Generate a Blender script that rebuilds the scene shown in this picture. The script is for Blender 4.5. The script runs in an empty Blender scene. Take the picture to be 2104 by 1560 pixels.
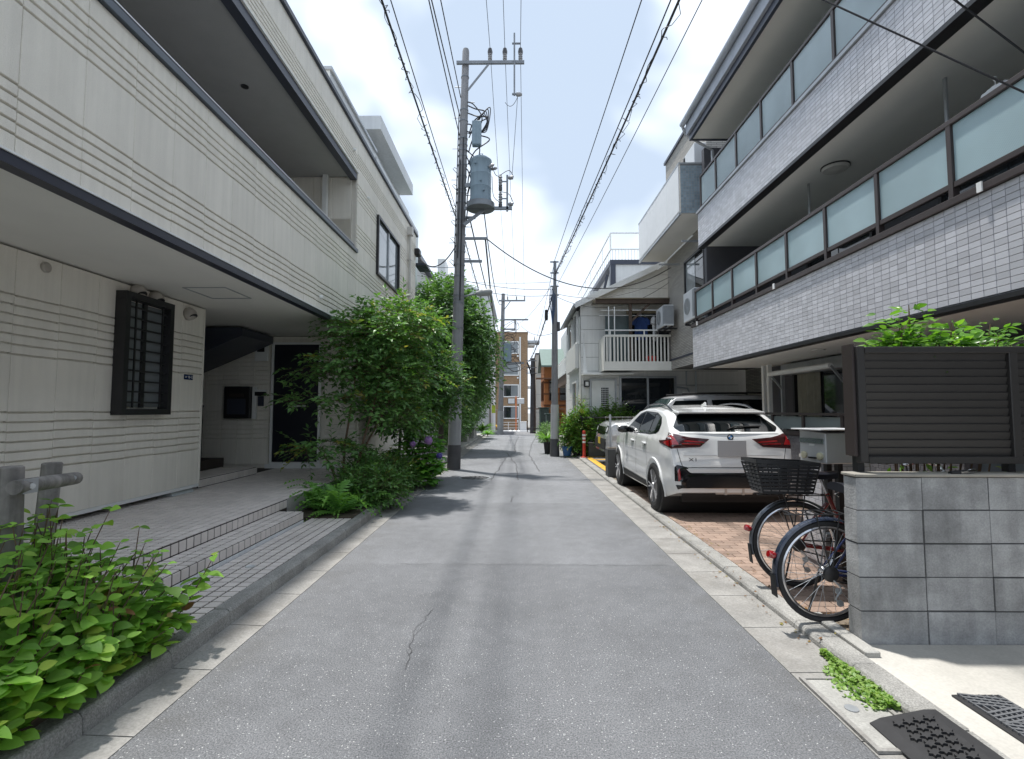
import bpy, bmesh, math, random
from mathutils import Vector, Matrix, noise as mnoise
R = math.radians
random.seed(11)
scene = bpy.context.scene
COL = scene.collection

# ------------------------------------------------------------------ camera, sky, sun, exposure
cam_d = bpy.data.cameras.new("camera")
cam_d.sensor_fit = 'HORIZONTAL'; cam_d.sensor_width = 36.0; cam_d.lens = 36.0 * 1040.0 / 2104.0
cam_d.clip_start = 0.05; cam_d.clip_end = 2000
cam = bpy.data.objects.new("camera", cam_d); COL.objects.link(cam)
cam.location = (0, 0, 1.5); cam.rotation_euler = (R(90 + 3.4666), 0, R(0.551))
scene.camera = cam

SUN_EL, SUN_DIR = 77.0, Vector((-0.70, 0.71))          # the sun stands high, beyond the left-hand houses
world = bpy.data.worlds.new("World"); scene.world = world; world.use_nodes = True
wn = world.node_tree.nodes; wl = world.node_tree.links
for n in list(wn): wn.remove(n)
w_out = wn.new('ShaderNodeOutputWorld'); w_bg = wn.new('ShaderNodeBackground')
w_sky = wn.new('ShaderNodeTexSky'); w_sky.sky_type = 'NISHITA'; w_sky.sun_disc = False
w_sky.sun_elevation = R(SUN_EL); w_sky.sun_rotation = math.atan2(SUN_DIR.x, SUN_DIR.y)
w_sky.air_density = 1.0; w_sky.dust_density = 1.5; w_sky.ozone_density = 1.5
w_tc = wn.new('ShaderNodeTexCoord'); w_map = wn.new('ShaderNodeMapping')
w_map.inputs['Scale'].default_value = (1.0, 1.0, 1.5); w_map.inputs['Location'].default_value = (3.1, 1.7, 0.4)
wl.new(w_tc.outputs['Generated'], w_map.inputs['Vector'])
def w_noise(scale, det, dist):
    n = wn.new('ShaderNodeTexNoise'); n.inputs['Scale'].default_value = scale; n.inputs['Detail'].default_value = det
    n.inputs['Distortion'].default_value = dist; n.inputs['Roughness'].default_value = 0.55
    wl.new(w_map.outputs['Vector'], n.inputs['Vector']); return n
def w_ramp(src, a, b, ca=(0,0,0,1), cb=(1,1,1,1)):
    r = wn.new('ShaderNodeValToRGB'); r.color_ramp.interpolation = 'EASE'
    r.color_ramp.elements[0].position = a; r.color_ramp.elements[1].position = b
    r.color_ramp.elements[0].color = ca; r.color_ramp.elements[1].color = cb
    wl.new(src, r.inputs['Fac']); return r
cl1 = w_noise(1.4, 3, 0.3); cl2 = w_noise(2.1, 3.5, 0.3)
cover = w_ramp(cl1.outputs['Fac'], 0.16, 0.42)                       # how much cloud
shade = w_ramp(cl2.outputs['Fac'], 0.44, 0.59, (4.8, 5.3, 5.95, 1), (2.75, 3.3, 4.1, 1))    # white to grey-blue bases, in the sky's own units
w_mul = wn.new('ShaderNodeMixRGB'); w_mul.blend_type = 'MULTIPLY'; w_mul.inputs['Fac'].default_value = 1.0
w_mix = wn.new('ShaderNodeMixRGB')
w_bri = wn.new('ShaderNodeMixRGB'); w_bri.blend_type = 'MULTIPLY'; w_bri.inputs['Fac'].default_value = 1.0
w_bri.inputs['Color2'].default_value = (1.0, 1.0, 1.0, 1)
wl.new(w_sky.outputs['Color'], w_bri.inputs['Color1'])
wl.new(w_bri.outputs['Color'], w_mix.inputs['Color1'])
wl.new(shade.outputs['Color'], w_mix.inputs['Color2'])
wl.new(cover.outputs['Color'], w_mix.inputs['Fac'])
wl.new(w_mix.outputs['Color'], w_bg.inputs['Color'])
w_bg.inputs['Strength'].default_value = 0.07
wl.new(w_bg.outputs['Background'], w_out.inputs['Surface'])

sun_d = bpy.data.lights.new("sun", 'SUN'); sun_d.energy = 1.6; sun_d.angle = R(2.0); sun_d.color = (1.0, 0.965, 0.91)
sun = bpy.data.objects.new("sun", sun_d); COL.objects.link(sun); sun.location = (0, 0, 30)
sd = SUN_DIR.normalized() * math.cos(R(SUN_EL))
sun.rotation_euler = Vector((-sd.x, -sd.y, -math.sin(R(SUN_EL)))).to_track_quat('-Z', 'Y').to_euler()

vs = scene.view_settings
vs.view_transform = 'Standard'; vs.look = 'None'; vs.gamma = 1.0; vs.use_curve_mapping = False; vs.exposure = 1.75
scene.cycles.max_bounces = 8; scene.cycles.diffuse_bounces = 4; scene.cycles.glossy_bounces = 4
scene.cycles.transmission_bounces = 6; scene.cycles.transparent_max_bounces = 8
scene.cycles.caustics_reflective = False; scene.cycles.caustics_refractive = False
scene.cycles.use_denoising = True

# ------------------------------------------------------------------ materials
def new_mat(name):
    m = bpy.data.materials.new(name); m.use_nodes = True
    nt = m.node_tree
    for n in list(nt.nodes): nt.nodes.remove(n)
    out = nt.nodes.new('ShaderNodeOutputMaterial'); b = nt.nodes.new('ShaderNodeBsdfPrincipled')
    nt.links.new(b.outputs['BSDF'], out.inputs['Surface'])
    return m, nt, b, out
def N(nt, t, **kw):
    n = nt.nodes.new(t)
    for k, v in kw.items():
        if k in n.inputs: n.inputs[k].default_value = v
        else: setattr(n, k, v)
    return n
def math_n(nt, op, a, b=None, c=None):
    n = nt.nodes.new('ShaderNodeMath'); n.operation = op
    for i, v in enumerate((a, b, c)):
        if v is None: continue
        if isinstance(v, (int, float)): n.inputs[i].default_value = v
        else: nt.links.new(v, n.inputs[i])
    return n.outputs[0]
def ramp(nt, src, stops, interp='LINEAR'):
    r = nt.nodes.new('ShaderNodeValToRGB'); cr = r.color_ramp; cr.interpolation = interp
    while len(cr.elements) < len(stops): cr.elements.new(0.5)
    for e, (p, c) in zip(cr.elements, stops):
        e.position = p; e.color = (c, c, c, 1) if isinstance(c, (int, float)) else (*c[:3], 1)
    nt.links.new(src, r.inputs['Fac']); return r.outputs['Color']
def mixc(nt, fac, a, b, mode='MIX'):
    n = nt.nodes.new('ShaderNodeMixRGB'); n.blend_type = mode
    for i, v in zip(('Fac', 'Color1', 'Color2'), (fac, a, b)):
        if isinstance(v, (int, float)): n.inputs[i].default_value = v if i == 'Fac' else (v, v, v, 1)
        elif isinstance(v, tuple): n.inputs[i].default_value = (*v[:3], 1)
        else: nt.links.new(v, n.inputs[i])
    return n.outputs['Color']
def piece_random(nt):
    oi = nt.nodes.new('ShaderNodeObjectInfo'); g = nt.nodes.new('ShaderNodeNewGeometry')
    return math_n(nt, 'FRACT', math_n(nt, 'ADD', oi.outputs['Random'], g.outputs['Random Per Island']))
def pm(name, col, rough=0.6, metal=0.0, var=0.12, vs=4.0, piece=0.0, bump=0.0, bs=60.0, spec=0.5, streak=0.0, grime=0.0, grime_col=(0.10, 0.095, 0.085), coat=0.0, fine=0.0):
    """Plain procedural surface: base colour with two noises, optional per-piece variation, rain streaks, patches of dirt and fine relief."""
    m, nt, b, out = new_mat(name)
    geo = N(nt, 'ShaderNodeNewGeometry'); pos = geo.outputs['Position']
    n1 = N(nt, 'ShaderNodeTexNoise', Scale=vs, Detail=5.0, Roughness=0.6); nt.links.new(pos, n1.inputs['Vector'])
    f = ramp(nt, n1.outputs['Fac'], [(0.3, 1 - var), (0.7, 1 + var)])
    c = mixc(nt, 1.0, tuple(col), f, 'MULTIPLY')
    if fine:
        n3 = N(nt, 'ShaderNodeTexNoise', Scale=bs * 1.3, Detail=2.0); nt.links.new(pos, n3.inputs['Vector'])
        c = mixc(nt, 1.0, c, ramp(nt, n3.outputs['Fac'], [(0.3, 1 - fine), (0.7, 1 + fine)]), 'MULTIPLY')
    if piece:
        pr = piece_random(nt)
        c = mixc(nt, 1.0, c, ramp(nt, pr, [(0, 1 - piece), (1, 1 + piece)]), 'MULTIPLY')
    if streak:
        mp = N(nt, 'ShaderNodeMapping'); mp.inputs['Scale'].default_value = (14, 14, 0.7); nt.links.new(pos, mp.inputs['Vector'])
        n2 = N(nt, 'ShaderNodeTexNoise', Scale=1.0, Detail=4.0); nt.links.new(mp.outputs['Vector'], n2.inputs['Vector'])
        c = mixc(nt, 1.0, c, ramp(nt, n2.outputs['Fac'], [(0.40, 1 - streak), (0.62, 1.0)]), 'MULTIPLY')
    if grime:
        n4 = N(nt, 'ShaderNodeTexNoise', Scale=2.3, Detail=8.0, Roughness=0.7); nt.links.new(pos, n4.inputs['Vector'])
        g = ramp(nt, n4.outputs['Fac'], [(0.5, 0.0), (0.72, grime)])
        c = mixc(nt, g, c, grime_col)
    nt.links.new(c, b.inputs['Base Color'])
    b.inputs['Roughness'].default_value = rough; b.inputs['Metallic'].default_value = metal
    b.inputs['Specular IOR Level'].default_value = spec
    b.inputs['Coat Weight'].default_value = coat; b.inputs['Coat Roughness'].default_value = 0.05
    if bump:
        nb = N(nt, 'ShaderNodeTexNoise', Scale=bs, Detail=4.0); nt.links.new(pos, nb.inputs['Vector'])
        bp = N(nt, 'ShaderNodeBump', Strength=bump, Distance=0.01); nt.links.new(nb.outputs['Fac'], bp.inputs['Height'])
        nt.links.new(bp.outputs['Normal'], b.inputs['Normal'])
    return m
def leaf_mat(name, cols, trans=0.35, rough=0.45):
    m, nt, b, out = new_mat(name)
    pr = piece_random(nt)
    k = len(cols) - 1
    c = ramp(nt, pr, [(i / max(k, 1), cc) for i, cc in enumerate(cols)])
    nt.links.new(c, b.inputs['Base Color']); b.inputs['Roughness'].default_value = rough; b.inputs['Specular IOR Level'].default_value = 0.4
    t = N(nt, 'ShaderNodeBsdfTranslucent')
    tc = mixc(nt, 1.0, c, (1.35, 1.5, 0.55), 'MULTIPLY'); nt.links.new(tc, t.inputs['Color'])
    mx = N(nt, 'ShaderNodeMixShader'); mx.inputs['Fac'].default_value = trans
    nt.links.new(b.outputs['BSDF'], mx.inputs[1]); nt.links.new(t.outputs['BSDF'], mx.inputs[2])
    nt.links.new(mx.outputs['Shader'], out.inputs['Surface'])
    return m
def glass_mat(name, col=(0.02, 0.025, 0.03), rough=0.04, alpha=1.0):
    m, nt, b, out = new_mat(name)
    b.inputs['Base Color'].default_value = (*col, 1); b.inputs['Roughness'].default_value = rough
    b.inputs['Specular IOR Level'].default_value = 0.8; b.inputs['IOR'].default_value = 1.5
    return m
def frosted_mat(name, tint, mix=0.45, wave=0.0):
    """Obscured balcony glass: part of the light scatters off it, part passes through."""
    m, nt, b, out = new_mat(name)
    gp = N(nt, 'ShaderNodeNewGeometry'); nz = N(nt, 'ShaderNodeTexNoise', Scale=1.3, Detail=3.0); nt.links.new(gp.outputs['Position'], nz.inputs['Vector'])
    col = mixc(nt, 1.0, tuple(tint), ramp(nt, nz.outputs['Fac'], [(0.3, 0.86), (0.7, 1.08)]), 'MULTIPLY')
    col = mixc(nt, 1.0, col, ramp(nt, piece_random(nt), [(0, 0.90), (1, 1.06)]), 'MULTIPLY')
    nt.links.new(col, b.inputs['Base Color']); b.inputs['Roughness'].default_value = 0.14; b.inputs['Specular IOR Level'].default_value = 0.7
    t = N(nt, 'ShaderNodeBsdfTranslucent'); t.inputs['Color'].default_value = (*tint, 1)
    mx = N(nt, 'ShaderNodeMixShader'); mx.inputs['Fac'].default_value = mix
    nt.links.new(b.outputs['BSDF'], mx.inputs[1]); nt.links.new(t.outputs['BSDF'], mx.inputs[2])
    nt.links.new(mx.outputs['Shader'], out.inputs['Surface'])
    geo = N(nt, 'ShaderNodeNewGeometry')
    v = N(nt, 'ShaderNodeTexWave', Scale=22.0, Distortion=0.6, wave_type='BANDS', bands_direction='DIAGONAL'); nt.links.new(geo.outputs['Position'], v.inputs['Vector'])
    bp = N(nt, 'ShaderNodeBump', Strength=0.35, Distance=0.006); nt.links.new(v.outputs['Fac'], bp.inputs['Height'])
    nt.links.new(bp.outputs['Normal'], b.inputs['Normal'])
    return m

# ------------------------------------------------------------------ mesh helpers
class MB:
    """Collects shapes; build() links them as ONE mesh object."""
    def __init__(s): s.v = []; s.f = []
    def add(s, vs, fs):
        o = len(s.v); s.v += [tuple(p) for p in vs]; s.f += [tuple(i + o for i in f) for f in fs]; return s
    def box(s, x0, x1, y0, y1, z0, z1):
        if x0 > x1: x0, x1 = x1, x0
        if y0 > y1: y0, y1 = y1, y0
        if z0 > z1: z0, z1 = z1, z0
        return s.add([(x0,y0,z0),(x1,y0,z0),(x1,y1,z0),(x0,y1,z0),(x0,y0,z1),(x1,y0,z1),(x1,y1,z1),(x0,y1,z1)],
                     [(0,3,2,1),(4,5,6,7),(0,1,5,4),(1,2,6,5),(2,3,7,6),(3,0,4,7)])
    def obox(s, c, u, v, w):
        c, u, v, w = Vector(c), Vector(u), Vector(v), Vector(w)
        if u.cross(v).dot(w) < 0: w = -w
        pts = [c + a*u + b*v + d*w for d in (-1, 1) for (a, b) in ((-1,-1),(1,-1),(1,1),(-1,1))]
        return s.add(pts, [(0,3,2,1),(4,5,6,7),(0,1,5,4),(1,2,6,5),(2,3,7,6),(3,0,4,7)])
    def tube(s, pts, r, seg=8, cap=True, close=False):
        pts = [Vector(p) for p in pts]; n = len(pts)
        rr = r if isinstance(r, (list, tuple)) else [r] * n
        vs, fs = [], []; ref = None
        for i, p in enumerate(pts):
            if close: d = pts[(i+1) % n] - pts[i-1]
            else: d = pts[min(i+1, n-1)] - pts[max(i-1, 0)]
            if d.length < 1e-9: d = Vector((0,0,1))
            d.normalize()
            if ref is None: ref = Vector((0,0,1)) if abs(d.z) < 0.9 else Vector((1,0,0))
            a = d.cross(ref)
            if a.length < 1e-6: a = d.cross(Vector((0,1,0)))
            a.normalize(); b = a.cross(d); ref = b
            for k in range(seg):
                t = 2*math.pi*k/seg; vs.append(p + (a*math.cos(t) + b*math.sin(t)) * rr[i])
        m = n if close else n - 1
        for i in range(m):
            j = (i + 1) % n
            for k in range(seg):
                k2 = (k+1) % seg; fs.append((i*seg+k, j*seg+k, j*seg+k2, i*seg+k2))
        if cap and not close:
            fs.append(tuple(range(seg))); fs.append(tuple((n-1)*seg + k for k in reversed(range(seg))))
        return s.add(vs, fs)
    def lathe(s, prof, c=(0,0,0), axis=(0,0,1), seg=16, closed=False):
        c = Vector(c); ax = Vector(axis).normalized()
        a = ax.orthogonal().normalized(); b = ax.cross(a); n = len(prof); vs, fs = [], []
        for (r, h) in prof:
            for k in range(seg):
                t = 2*math.pi*k/seg; vs.append(c + ax*h + (a*math.cos(t) + b*math.sin(t)) * r)
        for i in range(n if closed else n-1):
            j = (i+1) % n
            for k in range(seg):
                k2 = (k+1) % seg; fs.append((i*seg+k, i*seg+k2, j*seg+k2, j*seg+k))
        if not closed:
            if prof[0][0] > 1e-6: fs.append(tuple(reversed(range(seg))))
            if prof[-1][0] > 1e-6: fs.append(tuple((n-1)*seg+k for k in range(seg)))
        return s.add(vs, fs)
    def prism(s, poly, d):
        """poly: 3-D points of one face; d: extrusion vector."""
        d = Vector(d); p = [Vector(q) for q in poly]; n = len(p)
        return s.add(p + [q + d for q in p], [tuple(range(n)), tuple(reversed(range(n, 2*n)))] + [(i, i+n, (i+1) % n + n, (i+1) % n) for i in range(n)])
    def mesh(s, name, mat, off=(0,0,0), smooth=False):
        me = bpy.data.meshes.new(name)
        me.from_pydata([(x-off[0], y-off[1], z-off[2]) for x, y, z in s.v], [], s.f)
        bm = bmesh.new(); bm.from_mesh(me); bmesh.ops.recalc_face_normals(bm, faces=bm.faces); bm.to_mesh(me); bm.free()
        if smooth:
            for p in me.polygons: p.use_smooth = True
        if mat: me.materials.append(mat)
        return me
    def build(s, name, mat, parent=None, smooth=False, bevel=0.0, local=False, seg=1):
        off = (0,0,0) if local or parent is None else wloc(parent)
        o = bpy.data.objects.new(name, s.mesh(name, mat, off, smooth)); COL.objects.link(o); o.parent = parent
        if bevel:
            b = o.modifiers.new("bevel", 'BEVEL'); b.width = bevel; b.segments = seg; b.limit_method = 'ANGLE'; b.angle_limit = R(40)
        if smooth and not bevel: smooth_by_angle(o)
        return o
def smooth_by_angle(o, deg=38):
    me = o.data
    bm = bmesh.new(); bm.from_mesh(me)
    for e in bm.edges:
        if len(e.link_faces) == 2 and e.calc_face_angle(0) > R(deg): e.smooth = False
    bm.to_mesh(me); bm.free()
def wloc(o):
    v = Vector((0,0,0))
    while o is not None: v = v + o.location; o = o.parent
    return v
def empty(name, loc=(0,0,0), rz=0.0):
    o = bpy.data.objects.new(name, None); o.empty_display_size = 0.2; COL.objects.link(o)
    o.location = loc; o.rotation_euler = (0, 0, rz); return o
def tag(o, label=None, cat=None, group=None, kind=None):
    if label: o["label"] = label
    if cat: o["category"] = cat
    if group: o["group"] = group
    if kind: o["kind"] = kind
    return o
def thing(name, label, cat, loc=(0,0,0), rz=0.0, group=None): return tag(empty(name, loc, rz), label, cat, group)
def inst(name, mesh, loc, parent=None, rot=None, scale=None, local=False):
    o = bpy.data.objects.new(name, mesh); COL.objects.link(o); o.parent = parent
    o.location = Vector(loc) - (Vector((0,0,0)) if local or parent is None else wloc(parent))
    if rot is not None: o.rotation_euler = rot
    if scale is not None: o.scale = scale if isinstance(scale, (tuple, list)) else (scale,)*3
    return o
def copy_tree(o, parent=None):
    c = o.copy(); COL.objects.link(c); c.parent = parent
    for ch in [x for x in bpy.data.objects if x.parent == o]: copy_tree(ch, c)
    return c
def bx(name, mat, parent, *b, bevel=0.0):
    return MB().box(*b).build(name, mat, parent, bevel=bevel)
CAMP = Vector((0, 0, 1.5))
def seen(p):
    """Within the photographed field, a little beyond its edges (to choose which pieces are worth an object of their own)."""
    d = Vector(p) - CAMP
    if d.y < 0.3: return False
    return abs(d.x / d.y) < 1.06 and -0.74 < (d.z / d.y - 0.06) < 0.80
def lay_tiles(parent, name, O, U, V, nu, nv, pu, pv, gap, thick, mat, limit=300, bond=0.0, cham=0.002, mass='tile_field', keep=None):
    """A field of tiles: O corner, U and V unit axes, pitch pu x pv. The largest in view are objects of their own, the rest one joined part."""
    U, V = Vector(U), Vector(V); Nn = U.cross(V); O = Vector(O)
    def shape(mb, c, hu, hv):
        a = cham
        pts = [c + U*i*hu + V*j*hv for (i, j) in ((-1,-1),(1,-1),(1,1),(-1,1))]
        q = [p + Nn*(thick - a) for p in pts]
        r = [c + U*i*(hu-a) + V*j*(hv-a) + Nn*thick for (i, j) in ((-1,-1),(1,-1),(1,1),(-1,1))]
        mb.add(pts + q + r, [(8,9,10,11)] + [(i, (i+1)%4, (i+1)%4+4, i+4) for i in range(4)] + [(i+4, (i+1)%4+4, (i+1)%4+8, i+8) for i in range(4)])
    me_full = MB(); shape(me_full, Vector((0,0,0)), (pu-gap)/2, (pv-gap)/2); me = me_full.mesh(name, mat)
    full, cut = [], []
    for j in range(nv):
        off = bond * pu if j % 2 else 0.0
        a = -1 if off else 0
        for i in range(a, nu):
            u0, u1 = max(i*pu + off, 0), min((i+1)*pu + off, nu*pu)
            if u1 - u0 < gap * 2: continue
            c = O + U*(u0+u1)/2 + V*(j+0.5)*pv
            if keep and not keep(c): continue
            (full if u1 - u0 > pu - 1e-4 else cut).append((c, (u1-u0-gap)/2))
    key = lambda t: (not seen(t[0]), (t[0] - CAMP).length)
    full.sort(key=key)
    for c, h in full[:limit]:
        if seen(c): inst(name, me, c, parent)
        else: cut.append((c, h))
    rest = full[limit:] + cut
    if rest:
        mb = MB()
        for c, h in rest: shape(mb, c, h, (pv-gap)/2)
        tag(mb.build(mass, mat, parent), kind='stuff')
def beam(mb, a, b, w, h, up=(0,0,1)):
    a, b = Vector(a), Vector(b); d = b - a; L = d.length; d.normalize()
    s = d.cross(Vector(up))
    if s.length < 1e-5: s = d.cross(Vector((1,0,0)))
    s.normalize(); u = s.cross(d)
    mb.obox((a+b)/2, d*L/2, s*w/2, u*h/2); return mb
def frame_rect(mb, c, u, v, hu, hv, w, d):
    """A picture-frame of four bars round a rectangle: c centre, u/v unit axes, half sizes, bar width w, depth d."""
    u, v, c = Vector(u), Vector(v), Vector(c); n = u.cross(v)
    for sgn in (-1, 1):
        mb.obox(c + v*sgn*(hv-w/2), u*hu, v*w/2, n*d/2)
        mb.obox(c + u*sgn*(hu-w/2), u*w/2, v*(hv-w), n*d/2)
    return mb
# ------------------------------------------------------------------ shared materials
M = {}
M['siding'] = pm('siding', (0.82, 0.785, 0.705), 0.85, var=0.04, vs=1.5, piece=0.025, bump=0.45, bs=140, fine=0.06, streak=0.06, grime=0.06, grime_col=(0.35, 0.33, 0.29))
M['white_trim'] = pm('white_trim', (0.78, 0.79, 0.78), 0.6, var=0.05)
M['soffit'] = pm('soffit', (0.80, 0.79, 0.75), 0.8, var=0.04, vs=1.0)
M['dark_trim'] = pm('dark_trim', (0.045, 0.052, 0.075), 0.4, var=0.1)
M['black_metal'] = pm('black_metal', (0.018, 0.018, 0.02), 0.4, var=0.1)
M['bronze'] = pm('bronze', (0.065, 0.052, 0.05), 0.38, metal=0.3, var=0.08)
M['steel'] = pm('steel', (0.62, 0.63, 0.64), 0.45, metal=0.35, var=0.06)
M['galv'] = pm('galvanised', (0.42, 0.44, 0.46), 0.5, metal=0.6, var=0.12)
M['tile_l'] = pm('terrace_tile', (0.70, 0.645, 0.61), 0.65, var=0.05, piece=0.07, bump=0.1, bs=120, grime=0.10)
M['grout'] = pm('grout', (0.045, 0.036, 0.030), 0.9, var=0.1)
M['grout_grey'] = pm('grout_grey', (0.19, 0.195, 0.215), 0.9, var=0.1)
M['concrete'] = pm('concrete', (0.36, 0.355, 0.335), 0.9, var=0.16, vs=2.5, bump=0.5, bs=70, fine=0.14, grime=0.28)
M['gutter'] = pm('gutter_concrete', (0.28, 0.272, 0.258), 0.9, var=0.2, vs=3.0, bump=0.5, bs=60, fine=0.14, grime=0.45, grime_col=(0.13, 0.115, 0.095))
M['kerb'] = pm('kerb_concrete', (0.30, 0.295, 0.28), 0.9, var=0.22, vs=3.5, piece=0.08, bump=0.6, bs=90, fine=0.3, grime=0.4)
M['pale_concrete'] = pm('pale_concrete', (0.46, 0.445, 0.41), 0.9, var=0.16, vs=1.6, bump=0.3, bs=50, fine=0.06, grime=0.25, grime_col=(0.30, 0.29, 0.26))
M['soil'] = pm('soil', (0.07, 0.055, 0.04), 0.95, var=0.3, vs=14, bump=1.0, bs=30)
M['ftile'] = pm('facade_tile', (0.53, 0.535, 0.57), 0.35, var=0.03, piece=0.13, spec=0.5)
M['ftile_dark'] = pm('wall_tile_dark', (0.13, 0.13, 0.14), 0.45, var=0.05, piece=0.15)
M['paver'] = pm('brick_paver', (0.30, 0.215, 0.17), 0.85, var=0.12, piece=0.22, bump=0.5, bs=70, fine=0.12, grime=0.2)
M['sand'] = pm('joint_sand', (0.20, 0.165, 0.125), 0.95, var=0.2)
M['block'] = pm('concrete_block', (0.37, 0.375, 0.38), 0.9, var=0.24, vs=5.0, piece=0.10, bump=0.4, bs=80, streak=0.14, grime=0.5, grime_col=(0.12, 0.12, 0.12), fine=0.12)
M['mortar'] = pm('mortar', (0.10, 0.10, 0.10), 0.95)
M['louver'] = pm('louver', (0.034, 0.032, 0.031), 0.45, var=0.06, piece=0.08)
M['wood'] = pm('weathered_wood', (0.25, 0.235, 0.22), 0.9, var=0.3, vs=5, streak=0.45, bump=0.6, bs=50)
M['yellow'] = pm('yellow_paint', (0.70, 0.40, 0.05), 0.7, var=0.2, vs=12)
M['white_paint'] = pm('road_white', (0.62, 0.62, 0.60), 0.8, var=0.25, vs=14)
M['red'] = pm('red_plastic', (0.42, 0.04, 0.02), 0.45)
M['glass_dark'] = glass_mat('dark_glass', (0.018, 0.022, 0.026))
M['glass_grey'] = glass_mat('curtained_glass', (0.20, 0.22, 0.23), 0.06)
M['rubber'] = pm('rubber', (0.022, 0.022, 0.024), 0.75, var=0.2, vs=20)
M['wire'] = pm('cable_black', (0.018, 0.018, 0.022), 0.5)
M['stem'] = pm('stem', (0.13, 0.085, 0.055), 0.85, var=0.3, vs=10)
M['bark'] = pm('bark', (0.11, 0.09, 0.075), 0.95, var=0.3, vs=8, bump=0.8, bs=40)

def gz(y):
    """The street falls away gently beyond the parked cars."""
    if y <= 18: return 0.0
    return -0.9 * (min(y, 60) - 18) ** 2 / 42 ** 2
YS = [-12, -6, 0, 3, 6, 9, 12, 15, 18] + [18 + 1.5*i for i in range(1, 29)] + [75, 110, 200, 400]
def sheet(name, x0, x1, zoff, mat, y0=-12, y1=60, kind='structure', parent=None, label=None):
    ys = sorted(set([y0, y1] + [y for y in YS if y0 < y < y1])); mb = MB()
    for a, b in zip(ys[:-1], ys[1:]):
        mb.add([(x0, a, gz(a)+zoff), (x1, a, gz(a)+zoff), (x1, b, gz(b)+zoff), (x0, b, gz(b)+zoff)], [(0,1,2,3)])
    o = mb.build(name, mat, parent)
    if kind and parent is None: tag(o, label, kind=kind)
    return o
M['ground'] = pm('far_ground', (0.22, 0.215, 0.205), 0.95, var=0.2, vs=0.7)
sheet('ground', -400, 400, -0.06, M['ground'], -60, 400, label='flat grey ground under the whole neighbourhood')

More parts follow.
